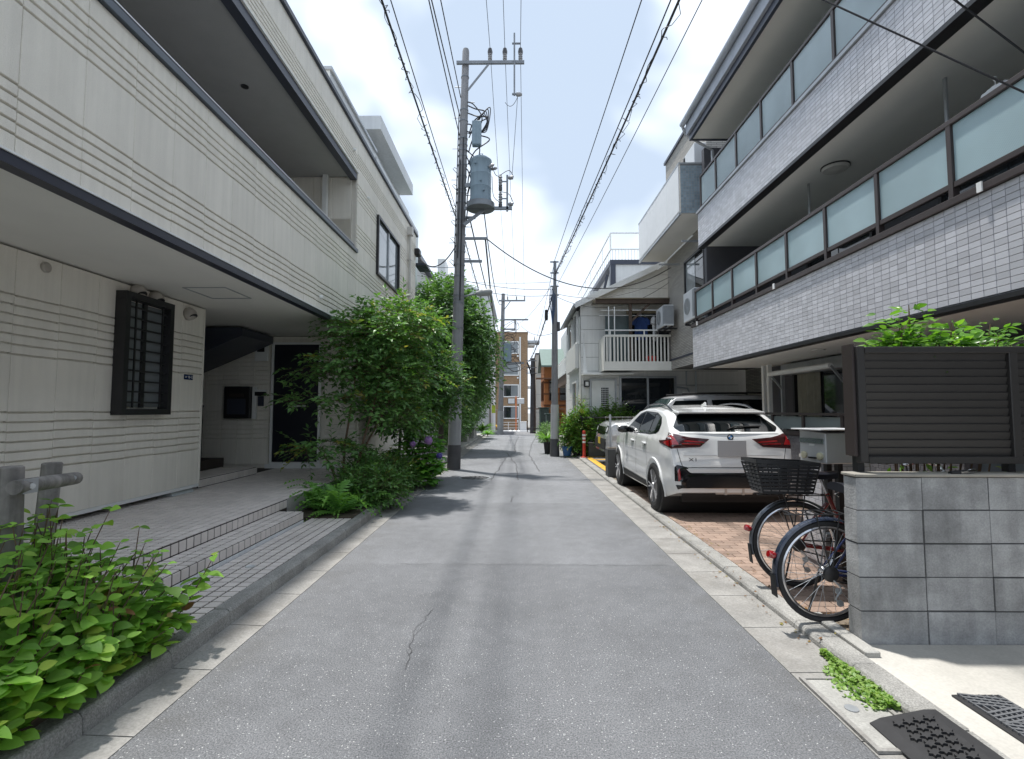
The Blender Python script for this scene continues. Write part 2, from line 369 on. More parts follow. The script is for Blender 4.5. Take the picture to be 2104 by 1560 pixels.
# ------------------------------------------------------------------ asphalt
def asphalt():
    m, nt, b, out = new_mat('asphalt')
    geo = N(nt, 'ShaderNodeNewGeometry'); pos = geo.outputs['Position']
    sep = N(nt, 'ShaderNodeSeparateXYZ'); nt.links.new(pos, sep.inputs[0]); X, Y = sep.outputs['X'], sep.outputs['Y']
    big = N(nt, 'ShaderNodeTexNoise', Scale=0.55, Detail=6.0, Roughness=0.6); nt.links.new(pos, big.inputs['Vector'])
    mid = N(nt, 'ShaderNodeTexNoise', Scale=7.0, Detail=6.0, Roughness=0.65); nt.links.new(pos, mid.inputs['Vector'])
    fine = N(nt, 'ShaderNodeTexNoise', Scale=125.0, Detail=3.0, Roughness=0.7); nt.links.new(pos, fine.inputs['Vector'])
    vor = N(nt, 'ShaderNodeTexVoronoi', Scale=110.0); nt.links.new(pos, vor.inputs['Vector'])
    # three lays of asphalt: coarse and dark near, finer and paler further on
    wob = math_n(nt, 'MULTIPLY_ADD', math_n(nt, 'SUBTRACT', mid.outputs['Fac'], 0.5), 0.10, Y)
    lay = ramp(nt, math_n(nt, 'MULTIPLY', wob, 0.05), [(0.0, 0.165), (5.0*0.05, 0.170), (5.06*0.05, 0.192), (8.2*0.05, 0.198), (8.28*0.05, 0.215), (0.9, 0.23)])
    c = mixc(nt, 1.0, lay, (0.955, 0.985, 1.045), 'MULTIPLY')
    c = mixc(nt, 1.0, c, ramp(nt, big.outputs['Fac'], [(0.3, 0.80), (0.5, 1.0), (0.7, 1.12)]), 'MULTIPLY')
    c = mixc(nt, 1.0, c, ramp(nt, mid.outputs['Fac'], [(0.3, 0.90), (0.7, 1.09)]), 'MULTIPLY')
    grain = ramp(nt, fine.outputs['Fac'], [(0.30, 0.38), (0.50, 0.98), (0.70, 1.7)])
    c = mixc(nt, 1.0, c, grain, 'MULTIPLY')
    # pale chips of aggregate
    chip = ramp(nt, vor.outputs['Color'], [(0.80, 0.0), (0.88, 1.0)])
    chipd = ramp(nt, vor.outputs['Distance'], [(0.25, 1.0), (0.42, 0.0)])
    near = ramp(nt, math_n(nt, 'MULTIPLY', Y, 0.1), [(0.3, 0.95), (0.8, 0.3)])
    c = mixc(nt, mixc(nt, 1.0, mixc(nt, 1.0, chip, chipd, 'MULTIPLY'), near, 'MULTIPLY'), c, (0.58, 0.58, 0.58))
    # worn tracks of tyres and drips, with cable shadows painted in, along the middle
    wx = N(nt, 'ShaderNodeTexNoise', Scale=0.8, Detail=3.0); nt.links.new(pos, wx.inputs['Vector'])
    xs = math_n(nt, 'MULTIPLY_ADD', math_n(nt, 'SUBTRACT', wx.outputs['Fac'], 0.5), 0.25, X)
    tot = None
    for cx, hw, st in ((-0.16, 0.06, 0.10), (0.10, 0.05, 0.08), (0.30, 0.08, 0.11), (0.62, 0.05, 0.04)):
        d = math_n(nt, 'ABSOLUTE', math_n(nt, 'SUBTRACT', xs, cx))
        t = ramp(nt, math_n(nt, 'DIVIDE', d, hw*2), [(0.0, st), (1.0, 0.0)], 'EASE')
        tot = t if tot is None else mixc(nt, 1.0, tot, t, 'ADD')
    patch = ramp(nt, mid.outputs['Fac'], [(0.35, 0.35), (0.6, 1.0)])
    c = mixc(nt, mixc(nt, 1.0, tot, patch, 'MULTIPLY'), c, (0.075, 0.075, 0.08))
    # grit and drips darkening the edges, oil spots
    en = N(nt, 'ShaderNodeTexNoise', Scale=2.6, Detail=6.0, Roughness=0.7); nt.links.new(pos, en.inputs['Vector'])
    e0 = math_n(nt, 'MULTIPLY', math_n(nt, 'MAXIMUM', math_n(nt, 'SUBTRACT', math_n(nt, 'ABSOLUTE', math_n(nt, 'ADD', X, 0.1)), 1.25), 0.0), 0.9)
    c = mixc(nt, math_n(nt, 'MULTIPLY', e0, ramp(nt, en.outputs['Fac'], [(0.4, 0.0), (0.65, 1.0)])), c, (0.10, 0.095, 0.085))
    oil = ramp(nt, en.outputs['Fac'], [(0.68, 0.0), (0.74, 0.35)]); c = mixc(nt, oil, c, (0.085, 0.085, 0.085))
    nt.links.new(c, b.inputs['Base Color']); b.inputs['Roughness'].default_value = 0.9; b.inputs['Specular IOR Level'].default_value = 0.25
    bp = N(nt, 'ShaderNodeBump', Strength=0.55, Distance=0.006); nt.links.new(fine.outputs['Fac'], bp.inputs['Height'])
    nt.links.new(bp.outputs['Normal'], b.inputs['Normal'])
    return m
M['asphalt'] = asphalt()
M['tar'] = pm('tar', (0.07, 0.07, 0.075), 0.7, var=0.2, vs=9)
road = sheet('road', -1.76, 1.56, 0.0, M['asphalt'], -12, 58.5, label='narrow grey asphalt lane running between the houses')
cross = sheet('road', -40, 40, -0.012, M['asphalt'], 58.5, 63, label='side street crossing at the far end of the lane')
# sealed and open cracks
def crack(pts, w, z=0.004):
    mb = MB(); top, bot = [], []
    for i in range(len(pts)-1):
        (xa, ya), (xb, yb) = pts[i], pts[i+1]; k = max(2, int(math.hypot(xb-xa, yb-ya) / 0.035))
        for j in range(k):
            t = j / k; x = xa + (xb-xa)*t; y = ya + (yb-ya)*t
            n1 = mnoise.noise((x*3, y*3, 1.0)) * w * 2.2 + (mnoise.noise((x*13, y*13, 4.0)) * 0.035 + mnoise.noise((x*37, y*37, 9.0)) * 0.014) * (1 if w < 0.012 else 0.3); ww = w * (0.45 + 0.8*abs(mnoise.noise((x*5, y*5, 7.0))))
            if abs(xb-xa) > abs(yb-ya): top.append((x, y+n1+ww, z+gz(y))); bot.append((x, y+n1-ww, z+gz(y)))
            else: top.append((x+n1+ww, y, z+gz(y))); bot.append((x+n1-ww, y, z+gz(y)))
    n = len(top); mb.add(top + bot, [(i, i+1, n+i+1, n+i) for i in range(n-1)])
    return mb
for pts, w in (([(-0.55, 10.9), (-0.45, 13.5), (-0.35, 16.0), (-0.05, 18.2), (-0.1, 22.0), (0.1, 30.0)], 0.02), ([(0.02, 11.0), (-0.02, 14.0), (-0.38, 18.2)], 0.022), ([(0.55, 12.5), (0.42, 17.0), (0.62, 22.0), (1.2, 31.0)], 0.018),
               ([(-0.64, 3.02), (-0.70, 3.55), (-0.62, 3.95)], 0.0035), ([(-0.69, 3.45), (-0.63, 3.62), (-0.60, 3.70)], 0.002), ([(-0.66, 3.2), (-0.72, 3.28)], 0.002), ([(-0.1, 8.9), (0.02, 9.1), (-0.02, 9.3)], 0.006), ([(-1.2, 5.03), (1.5, 5.0)], 0.004), ([(-0.6, 8.2), (-0.05, 8.26), (1.5, 8.2)], 0.006), ([(-0.1, 8.35), (-0.06, 8.9)], 0.010), ([(0.0, 15.4), (1.5, 15.0)], 0.010)):
    crack(pts, w).build('crack', M['tar'], road)
# manhole cover
mh = thing('manhole_cover', 'round cast iron manhole cover set in the lane beside the utility pole', 'manhole cover', (-0.93, 11.3, 0.0))
MB().lathe([(0.36, 0.003), (0.36, 0.008), (0.315, 0.008), (0.315, 0.003)], (-0.93, 11.3, 0), seg=32).build('frame', M['galv'], mh)
mm = MB().lathe([(0.30, 0.002), (0.30, 0.009), (0.0, 0.009)], (-0.93, 11.3, 0), seg=32)
for r in (0.07, 0.14, 0.21, 0.26):
    k = int(r*60)
    for i in range(k):
        t = 2*math.pi*i/k; mm.box(-0.93+r*math.cos(t)-0.016, -0.93+r*math.cos(t)+0.016, 11.3+r*math.sin(t)-0.016, 11.3+r*math.sin(t)+0.016, 0.009, 0.014)
mm.build('lid', pm('cast_iron', (0.09, 0.09, 0.095), 0.55, metal=0.4, var=0.25, vs=12), mh)

# ------------------------------------------------------------------ gutters and kerbs
def gutter(name, label, x0, x1, y0, y1, z0, tilt, step=0.6):
    g = tag(sheet(name, x0, x1, -0.02, M['grout'], y0, y1, kind='structure'), label)
    me = MB(); hw = (x1-x0)/2 - 0.001; L = step/2 - 0.004
    me.add([(-hw,-L,-0.03), (hw,-L,-0.03), (hw,L,-0.03), (-hw,L,-0.03), (-hw,-L,z0), (hw,-L,z0+tilt), (hw,L,z0+tilt), (-hw,L,z0)], [(4,5,6,7),(0,1,5,4),(1,2,6,5),(2,3,7,6),(3,0,4,7)])
    me = me.mesh('gutter_slab', M['gutter'])
    y = y0
    while y < y1:
        inst('gutter_slab', me, ((x0+x1)/2, y+step/2, gz(y+step/2)), g); y += step
    return g
gutter('gutter', 'flat concrete gutter along the left side of the lane', -2.0, -1.76, 0.6, 45, 0.012, -0.008)
gutter('gutter', 'stained concrete gutter along the right side of the lane', 1.56, 1.90, 0.6, 17, 0.004, 0.006)
def kerbs(label, x0, x1, h, y0, y1, road_side, step=0.6, mat=None):
    k = tag(sheet('kerb', x0+0.012, x1-0.012, h*0.5, M['grout'], y0, y1, kind='structure'), label)
    L = step/2 - 0.003; w = (x1-x0)/2; r = min(0.022, h*0.4); s = 1 if road_side > 0 else -1
    prof = [(-w*s, -0.03), (-w*s, h), (s*(w-r-0.012), h), (s*(w-r*0.45-0.012), h-r*0.2), (s*(w-0.008), h-r), (s*w, -0.03)]
    vs = [(x, y, z) for y in (-L, -L+0.006, L-0.006, L) for x, z in [(p[0]*(0.985 if abs(y) == L else 1), p[1] - (0.004 if abs(y) == L and p[1] > 0 else 0)) for p in prof]]
    n = len(prof); fs = [(a*n+i, a*n+(i+1) % n, (a+1)*n+(i+1) % n, (a+1)*n+i) for a in range(3) for i in range(n)] + [tuple(range(n)), tuple(range(4*n-1, 3*n-1, -1))]
    me = MB().add(vs, fs).mesh('kerb_stone', mat or M['kerb'])
    y = y0; i = 0
    while y < y1:
        o = inst('kerb_stone', me, ((x0+x1)/2 + random.uniform(-.002, .002), y+step/2, gz(y+step/2) + random.uniform(-.003, .003)), k, rot=(0, 0, random.uniform(-.002, .002))); y += step
    return k
kerbs('raised concrete kerb along the left gutter', -2.11, -1.99, 0.115, 0.6, 31, 1)
kerbs('low concrete kerb along the right gutter', 1.90, 2.05, 0.055, 0.6, 17, -1)

# bottom right: pit cover in the gutter, rubber ramp, plastic mat, forecourt
forecourt = tag(MB().box(2.05, 9, -4, 3.27, -0.05, 0.042).build('forecourt', M['pale_concrete']), 'pale concrete forecourt in front of the block wall', kind='structure')
pit = thing('inspection_pit_cover', 'rectangular concrete pit cover with a small round cap set in the gutter', 'pit cover', (1.71, 2.62, 0.012))
frame_rect(MB(), (1.715, 2.62, 0.014), (1,0,0), (0,1,0), 0.145, 0.31, 0.022, 0.012).build('frame', M['gutter'], pit)
bx('slab', M['concrete'], pit, 1.595, 1.835, 2.335, 2.905, 0.0, 0.016, bevel=0.004)
MB().lathe([(0.032, 0.012), (0.032, 0.021), (0.0, 0.021)], (1.665, 2.63, 0), seg=16).build('cap', M['galv'], pit)
mat1 = thing('kerb_ramp', 'black rubber ramp with star shaped grips lying in the gutter against the kerb', 'ramp', (1.86, 2.25, 0.0))
MB().prism([(1.67, 1.45, 0.016), (1.985, 1.45, 0.016), (1.985, 1.45, 0.085), (1.93, 1.45, 0.085), (1.72, 1.45, 0.045), (1.67, 1.45, 0.022)], (0, 1.06, 0)).build('body', M['rubber'], mat1, bevel=0.012, seg=2)
def star(mb, c, r, slope):
    pts = []
    for k in range(12):
        t = math.pi*k/6; q = r if k % 2 == 0 else r*0.55; pts.append((c[0]+q*math.cos(t), c[1]+q*math.sin(t), c[2]+q*math.cos(t)*slope))
    mb.prism(pts, (0, 0, 0.010))
sme = MB(); star(sme, (0, 0, 0), 0.024, 0.19); sme = sme.mesh('grip_stud', M['rubber'])
for j in range(14):
    for i in range(4):
        x = 1.757 + i*0.047 + (0.0235 if j % 2 else 0)
        if x > 1.92: continue
        inst('grip_stud', sme, (x, 2.44 - j*0.05, 0.046 + (x-1.72)*0.19), mat1)
mat2 = thing('plastic_mat', 'dark plastic lattice mat lying on the pale forecourt', 'mat', (2.35, 2.4, 0.042))
mm = MB().box(2.215, 2.465, 1.9, 2.70, 0.043, 0.052); mm.build('base', M['rubber'], mat2, bevel=0.004)
grey = pm('mat_rib', (0.12, 0.125, 0.135), 0.6, var=0.15, vs=30)
rib = MB().box(-0.105, 0.105, -0.006, 0.006, 0, 0.012).mesh('rib', grey); rib2 = MB().box(-0.004, 0.004, -0.38, 0.38, 0, 0.010).mesh('rib', grey)
for j in range(27): inst('rib', rib, (2.34, 2.66 - j*0.028, 0.052), mat2, rot=(0, 0, 0.25 if (j//4) % 2 else -0.25))
for i in range(7): inst('rib', rib2, (2.245 + i*0.032, 2.30, 0.052), mat2)

# ------------------------------------------------------------------ left: tiled strip, steps, terrace
strip = tag(MB().box(-2.66, -2.11, 0.6, 6.55, -0.05, 0.108).build('pavement_strip', M['grout']), 'tiled strip of pavement behind the left kerb', kind='structure')
lay_tiles(strip, 'tile', (-2.115, 3.0, 0.108), (0,1,0), (-1,0,0), 34, 5, 0.105, 0.105, 0.017, 0.008, M['tile_l'])
dr = thing('drain_cap', 'small round metal drain cap in the tiled pavement strip', 'drain cap', (-2.36, 4.55, 0.116))
MB().lathe([(0.042, 0.0), (0.042, 0.006), (0.034, 0.007), (0.030, 0.003), (0, 0.003)], (-2.36, 4.55, 0.116), seg=20).build('ring', M['steel'], dr)
step = tag(MB().box(-2.95, -2.648, 1.6, 6.35, 0.0, 0.242).build('step', M['grout']), 'lower tiled step in front of the terrace', kind='structure')
lay_tiles(step, 'tile', (-2.645, 3.0, 0.242), (0,1,0), (-1,0,0), 32, 3, 0.104, 0.103, 0.017, 0.008, M['tile_l'])
lay_tiles(step, 'tile', (-2.648, 3.0, 0.150), (0,1,0), (0,0,1), 32, 1, 0.104, 0.098, 0.017, 0.008, M['tile_l'])
M['skirting'] = pm('white_skirting', (0.70, 0.72, 0.74), 0.5, var=0.05, piece=0.06)
lay_tiles(step, 'skirting_tile', (-2.648, 3.0, 0.108), (0,1,0), (0,0,1), 32, 1, 0.104, 0.042, 0.006, 0.010, M['skirting'])
terr = tag(MB().box(-9.5, -2.95, -1.0, 10.4, 0.0, 0.362).build('terrace', M['grout']), 'tiled terrace under the overhanging upper floor', kind='structure')
lay_tiles(terr, 'tile', (-2.948, 3.0, 0.252), (0,1,0), (0,0,1), 34, 1, 0.104, 0.108, 0.017, 0.008, M['tile_l'])
lay_tiles(terr, 'tile', (-2.945, 2.6, 0.362), (0,1,0), (-1,0,0), 72, 17, 0.104, 0.104, 0.016, 0.008, M['tile_l'], limit=260)
bx('edge_face', M['concrete'], terr, -2.949, -2.935, 6.545, 10.4, 0.0, 0.368)
# two tiled steps leading to the stairwell
e = tag(MB().box(-6.6, -4.62, 7.36, 9.0, 0.37, 0.492).build('stair_step', M['grout']), 'low tiled step at the foot of the dark stairwell', kind='structure')
lay_tiles(e, 'tile', (-4.62, 7.36, 0.375), (0,1,0), (0,0,1), 16, 1, 0.104, 0.115, 0.010, 0.008, M['tile_l'])
lay_tiles(e, 'tile', (-6.5, 7.36, 0.375), (1,0,0), (0,0,1), 18, 1, 0.104, 0.115, 0.010, 0.008, M['tile_l'])
lay_tiles(e, 'tile', (-4.63, 7.37, 0.492), (0,1,0), (-1,0,0), 15, 10, 0.104, 0.104, 0.009, 0.008, M['tile_l'], limit=60)
e = tag(MB().box(-6.6, -5.2, 7.95, 9.0, 0.492, 0.66).build('stair_step', M['grout']), 'second tiled step inside the dark stairwell', kind='structure')
lay_tiles(e, 'tile', (-6.5, 7.95, 0.503), (1,0,0), (0,0,1), 12, 1, 0.104, 0.15, 0.010, 0.008, M['tile_l'])
# planting beds behind the kerb
tag(MB().box(-3.4, -2.11, 0.4, 2.98, -0.05, 0.17).build('planting_bed', M['soil']), 'soil bed of the leafy shrub at the near kerb', kind='structure')
tag(MB().box(-3.05, -2.11, 6.56, 12.6, -0.05, 0.13).build('planting_bed', M['soil']), 'soil bed in front of the house beneath the small trees', kind='structure')
tag(MB().box(-8, -2.11, 12.6, 31, -0.05, 0.09).build('side_yard', M['concrete']), 'concrete ground behind the left kerb beyond the pole', kind='structure')

# ------------------------------------------------------------------ right: brick paved parking place and marked parking lot
park = tag(MB().box(2.05, 7.5, 3.27, 11.6, -0.05, 0.040).build('parking_place', M['sand']), 'brick paved parking place beside the lane', kind='structure')
lay_tiles(park, 'paver', (2.06, 3.75, 0.040), (1,0,0), (0,1,0), 20, 64, 0.205, 0.105, 0.008, 0.014, M['paver'], bond=0.5, mass='paver_field', cham=0.004)
lot = tag(MB().box(2.05, 9, 11.6, 17, -0.05, 0.046).build('parking_lot', pm('lot_asphalt', (0.13, 0.13, 0.135), 0.9, var=0.15, bump=0.4, bs=80, fine=0.2)), 'small asphalt parking lot with yellow and white markings', kind='structure')
ym = MB()
ym.box(2.12, 2.30, 11.75, 16.2, 0.047, 0.050)
for yy in (11.75, 12.9, 15.0, 15.9): ym.box(2.301, 4.4 if yy < 12 else 2.95, yy, yy+0.18, 0.047, 0.050)
ym.build('yellow_line', M['yellow'], lot)
wm_ = MB()
for yy in (12.4, 13.1, 13.9, 16.1): wm_.box(2.4, 5.5, yy, yy+0.10, 0.047, 0.050)
wm_.build('white_line', M['white_paint'], lot)
# road lettering far off and stop line
mm = MB()
for i, (a, b) in enumerate(((-0.75, -0.5), (-0.35, -0.1), (0.05, 0.3))):
    for j in range(3): mm.box(a, b, 46+j*1.6, 46.8+j*1.6, gz(46.4+j*1.6)+0.003, gz(46.4+j*1.6)+0.006)
for j in range(3): mm.box(-0.68+j*0.4, -0.58+j*0.4, 45.6, 50.2, gz(48)-0.02, gz(48)+0.02)
mm.box(-1.5, 1.3, 53, 53.4, gz(53.2)+0.004, gz(53.2)+0.007)
mm.build('road_lettering', M['white_paint'], road)
# ------------------------------------------------------------------ the siding house on the left
def siding_mesh(name, w, z0, z1, grooves, facing='+x', gw=0.016, gd=0.030, t=0.04, mat=None):
    prof = [(-t, z0), (-0.003, z0), (0, z0+0.003)]
    for g in grooves: prof += [(0, g-gw/2-0.003), (-0.004, g-gw/2), (-gd, g-gw/2+0.002), (-gd, g+gw/2-0.002), (-0.004, g+gw/2), (0, g+gw/2+0.003)]
    prof += [(0, z1-0.003), (-0.003, z1), (-t, z1)]
    ends = [(0.0015, -0.005), (0.006, 0.0), (w-0.006, 0.0), (w-0.0015, -0.005)]
    vs = []
    for u, dd in ends:
        for d, z in prof:
            dz = d + (dd if d > -t else 0)
            vs.append((dz, u, z) if facing == '+x' else (u, -dz, z))
    n = len(prof); fs = [(a*n+i, a*n+i+1, (a+1)*n+i+1, (a+1)*n+i) for a in range(3) for i in range(n-1)]
    fs += [tuple(range(n)), tuple(reversed(range(3*n, 4*n)))]
    return MB().add(vs, fs).mesh(name, mat or M['siding'])
def clad(parent, w, z0, z1, grooves, start, count, facing='+x', mat=None, jog=0.005):
    """A run of siding boards side by side, each alternate one a few millimetres off, as the photograph shows."""
    ms = [siding_mesh('siding_board', w, z0, z1, [g + k for g in grooves], facing, mat=mat) for k in (0, jog)]
    for i in range(count):
        p = (start[0], start[1] + i*w, 0) if facing == '+x' else (start[0] + i*w, start[1], 0)
        inst('siding_board', ms[i % 2], p, parent)
house = thing('siding_house', 'cream siding house with an overhanging upper floor and recessed balcony, left of the lane', 'house', (-6.0, 6.0, 0.36))
H = house
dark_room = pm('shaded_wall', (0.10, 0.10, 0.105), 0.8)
# ground floor
bx('wall', M['siding'], H, -9.5, -4.545, -3.0, 7.17, 0.50, 2.955)
clad(H, 0.455, 0.47, 2.95, [0.95+0.088*k for k in range(7)] + [2.0+0.088*k for k in range(7)], (-4.50, -0.11, 0), 16)
bx('wall_base', M['white_trim'], H, -4.62, -4.488, -3.0, 7.17, 0.43, 0.468)
bx('foundation', M['concrete'], H, -9.0, -4.72, -3.0, 7.1, 0.371, 0.499)
MB().prism([(-4.72, 6.66, 0.371), (-4.50, 6.66, 0.371), (-4.56, 6.66, 0.455), (-4.72, 6.66, 0.455)], (0, 0.44, 0)).build('footing_block', pm('pale_footing', (0.5, 0.53, 0.53), 0.8), H)
bx('corner_trim', M['siding'], H, -4.53, -4.495, 7.171, 7.20, 0.45, 2.95)
bx('side_wall', M['siding'], H, -9.5, -4.531, 7.171, 7.20, 0.45, 2.95)
# entrance wall facing the lane's near end, beside the stairwell
bx('entrance_wall', M['siding'], H, -7.0, -3.15, 9.945, 10.2, 0.371, 2.955)
clad(H, 0.31, 0.44, 2.95, [0.95+0.088*k for k in range(7)] + [2.0+0.088*k for k in range(7)], (-6.72, 9.90, 0), 6, '-y')
clad(H, 0.31, 0.44, 2.95, [0.95+0.088*k for k in range(7)] + [2.0+0.088*k for k in range(7)], (-3.77, 9.90, 0), 2, '-y')
bx('threshold', M['white_trim'], H, -4.9, -3.2, 9.86, 9.93, 0.372, 0.45)
bx('street_wall', M['siding'], H, -4.5, -3.145, 10.21, 14.9, 0.2, 2.955)
clad(H, 0.455, 0.25, 2.95, [0.95+0.088*k for k in range(7)] + [2.0+0.088*k for k in range(7)], (-3.10, 9.93, 0), 10)
# stairwell
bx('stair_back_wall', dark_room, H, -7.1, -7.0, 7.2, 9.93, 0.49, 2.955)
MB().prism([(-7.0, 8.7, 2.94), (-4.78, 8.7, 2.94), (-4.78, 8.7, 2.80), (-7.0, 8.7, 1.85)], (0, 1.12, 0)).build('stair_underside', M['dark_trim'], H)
sm = MB().box(-6.1, -5.85, 8.9, 8.96, 0.49, 2.0)
beam(sm, (-6.4, 8.9, 2.15), (-5.55, 8.9, 1.55), 0.05, 0.06); beam(sm, (-5.58, 8.9, 0.49), (-5.58, 8.9, 1.55), 0.05, 0.05)
sm.build('stair_rail', M['black_metal'], H)
# door with frame and handle
dm = pm('door_navy', (0.012, 0.014, 0.022), 0.35, var=0.05)
dr = bx('door', dm, H, -4.77, -3.88, 9.872, 9.93, 0.50, 2.80)
frame_rect(MB(), (-4.325, 9.868, 1.64), (1,0,0), (0,0,1), 0.485, 1.19, 0.04, 0.05).build('door_frame', M['white_trim'], dr)
hm = MB(); beam(hm, (-4.45, 9.83, 1.58), (-4.12, 9.83, 1.58), 0.025, 0.03); hm.box(-4.44, -4.42, 9.83, 9.872, 1.57, 1.59); hm.box(-4.15, -4.13, 9.83, 9.872, 1.57, 1.59)
hm.build('handle', M['steel'], dr)
mb_ = thing('wall_mailbox', 'dark mailbox on the entrance wall beside the stairwell', 'mailbox', (-5.42, 9.84, 1.34))
bx('body', M['black_metal'], mb_, -5.67, -5.17, 9.74, 9.865, 1.34, 1.96, bevel=0.01)
bx('slot', M['bronze'], mb_, -5.56, -5.28, 9.727, 9.739, 1.76, 1.82); bx('door', M['dark_trim'], mb_, -5.60, -5.24, 9.729, 9.739, 1.42, 1.72, bevel=0.004)
bx('bracket', M['white_trim'], mb_, -5.16, -5.08, 9.82, 9.865, 1.33, 1.95)
ic = thing('intercom', 'white intercom panel with a dark square beside the navy door', 'intercom', (-5.0, 9.86, 2.48))
bx('plate', M['white_trim'], ic, -5.14, -4.88, 9.83, 9.866, 2.46, 2.84, bevel=0.01); bx('screen', M['black_metal'], ic, -5.09, -4.95, 9.820, 9.829, 2.64, 2.80)
sl = thing('letter_slot', 'small dark letter slot with a white lip beside the navy door', 'letter slot', (-5.0, 9.86, 1.58))
bx('lip', M['white_trim'], sl, -5.12, -4.90, 9.80, 9.866, 1.86, 1.90); bx('box', M['black_metal'], sl, -5.11, -4.91, 9.815, 9.866, 1.78, 1.858); bx('plate', M['dark_trim'], sl, -5.06, -4.95, 9.845, 9.866, 1.58, 1.77)
# barred window on the ground floor
wd = MB().box(-4.498, -4.42, 5.58, 6.36, 1.46, 2.83); wf = frame_rect(MB(), (-4.44, 5.97, 2.145), (0,1,0), (0,0,1), 0.40, 0.70, 0.07, 0.13).build('window', M['black_metal'], H)
bx('pane', M['glass_grey'], wf, -4.492, -4.476, 5.66, 6.28, 1.54, 2.76)
bx('mullion', M['black_metal'], wf, -4.475, -4.45, 5.94, 6.00, 1.53, 2.77)
for k in range(10): bx('bar', M['black_metal'], wf, -4.43, -4.412, 5.64, 6.30, 1.58 + k*0.122, 1.60 + k*0.122)
for y in (5.75, 6.19): bx('bar', M['black_metal'], wf, -4.411, -4.398, y, y+0.02, 1.53, 2.77)
# vent hoods, cap, address plate, ceiling hatch
hood_m = pm('vent_beige', (0.42, 0.39, 0.35), 0.5)
vme = MB().lathe([(0.085, 0.0), (0.088, 0.03), (0.08, 0.07), (0.055, 0.10), (0.0, 0.11)], axis=(1,0,0), seg=20).mesh('shell', hood_m, smooth=True)
vdk = MB().lathe([(0.062, 0.0), (0.060, 0.012), (0, 0.012)], (0.075, 0, -0.035), axis=(0.55, 0, -0.83), seg=16).mesh('opening', M['black_metal'])
for (y, z, lb) in ((5.85, 2.915, 'leftmost of the three round beige vent hoods above the barred window'), (6.15, 2.90, 'middle one of the three round beige vent hoods above the barred window'), (6.80, 2.83, 'round beige vent hood beside the barred window near the stairwell corner')):
    v = thing('vent_hood', lb, 'vent', (-4.499, y, z - 0.02), group='vent hoods on the cream wall')
    inst('shell', vme, (0, 0, 0), v, local=True); inst('opening', vdk, (0, 0, 0), v, local=True)
vc = thing('wall_vent', 'small round cap high on the cream wall near the soffit', 'vent', (-4.499, 4.71, 2.86))
MB().lathe([(0.05, 0), (0.05, 0.02), (0.04, 0.03), (0, 0.03)], (-4.499, 4.71, 2.86), axis=(1,0,0), seg=16).build('cap', hood_m, vc, smooth=True)
vc2 = thing('wall_vent', 'tiny pale cap between the vent hoods on the cream wall', 'vent', (-4.499, 6.48, 2.84))
MB().lathe([(0.032, 0), (0.032, 0.012), (0, 0.014)], (-4.499, 6.48, 2.84), axis=(1,0,0), seg=14).build('cap', hood_m, vc2, smooth=True)
ap = thing('address_plate', 'small dark blue address plate with white figures on the cream wall', 'address plate', (-4.497, 6.87, 1.92))
bx('plate', pm('enamel_blue', (0.012, 0.03, 0.10), 0.25), ap, -4.499, -4.489, 6.78, 6.96, 1.915, 1.985, bevel=0.002)
def text_mesh(name, body, size, mat, parent, loc, rot, extrude=0.001):
    cu = bpy.data.curves.new(name, 'FONT'); cu.body = body; cu.size = size; cu.extrude = extrude; cu.align_x = 'CENTER'; cu.align_y = 'CENTER'; cu.resolution_u = 3
    tmp = bpy.data.objects.new(name, cu); COL.objects.link(tmp)
    dg = bpy.context.evaluated_depsgraph_get(); me = bpy.data.meshes.new_from_object(tmp.evaluated_get(dg))
    bpy.data.objects.remove(tmp); me.materials.clear(); me.materials.append(mat)
    o = bpy.data.objects.new(name, me); COL.objects.link(o); o.parent = parent; o.location = Vector(loc) - (wloc(parent) if parent else Vector()); o.rotation_euler = rot
    return o
text_mesh('figures', '18-13', 0.052, M['white_trim'], ap, (-4.4885, 6.905, 1.95), (R(90), 0, R(90)))
bx('street_name', M['white_trim'], ap, -4.4888, -4.488, 6.795, 6.835, 1.955, 1.962); bx('street_name', M['white_trim'], ap, -4.4888, -4.488, 6.795, 6.825, 1.94, 1.946)
frame_rect(MB(), (-3.75, 6.25, 2.968), (1,0,0), (0,1,0), 0.26, 0.30, 0.012, 0.012).build('ceiling_hatch', M['galv'], H)
# upper floor: slab, soffit, balcony parapet, recess, fascia
bx('soffit', M['soffit'], H, -9.5, -3.09, -3.0, 14.88, 2.972, 3.20)
bx('parapet_wall', M['siding'], H, -3.16, -3.045, -3.0, 9.28, 3.201, 4.43)
g_low = [3.14 + 0.077*k for k in range(5)]; g_up = [3.95 + 0.077*k for k in range(5)]
clad(H, 0.455, 3.032, 4.43, g_low + g_up, (-3.0, 0.18, 0), 20)
bx('bottom_trim', pm('navy_trim', (0.022, 0.024, 0.04), 0.4), H, -3.088, -2.985, -3.0, 14.9, 2.945, 3.012)
bx('drip_edge', M['white_trim'], H, -3.05, -2.975, -3.0, 14.9, 3.014, 3.028)
cap_ = bx('parapet_cap', pm('cap_slate', (0.07, 0.085, 0.105), 0.35, metal=0.3), H, -3.18, -2.965, -3.0, 9.28, 4.432, 4.50, bevel=0.006)
bx('cap_rail', M['dark_trim'], H, -3.12, -3.04, -3.0, 9.28, 4.501, 4.585); bx('rail_edge', M['steel'], H, -3.125, -3.035, -3.0, 9.28, 4.587, 4.60)
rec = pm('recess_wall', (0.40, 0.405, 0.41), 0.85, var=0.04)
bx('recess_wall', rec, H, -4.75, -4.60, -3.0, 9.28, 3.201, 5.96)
bx('recess_ceiling', rec, H, -4.59, -3.14, -3.0, 9.28, 5.90, 5.96)
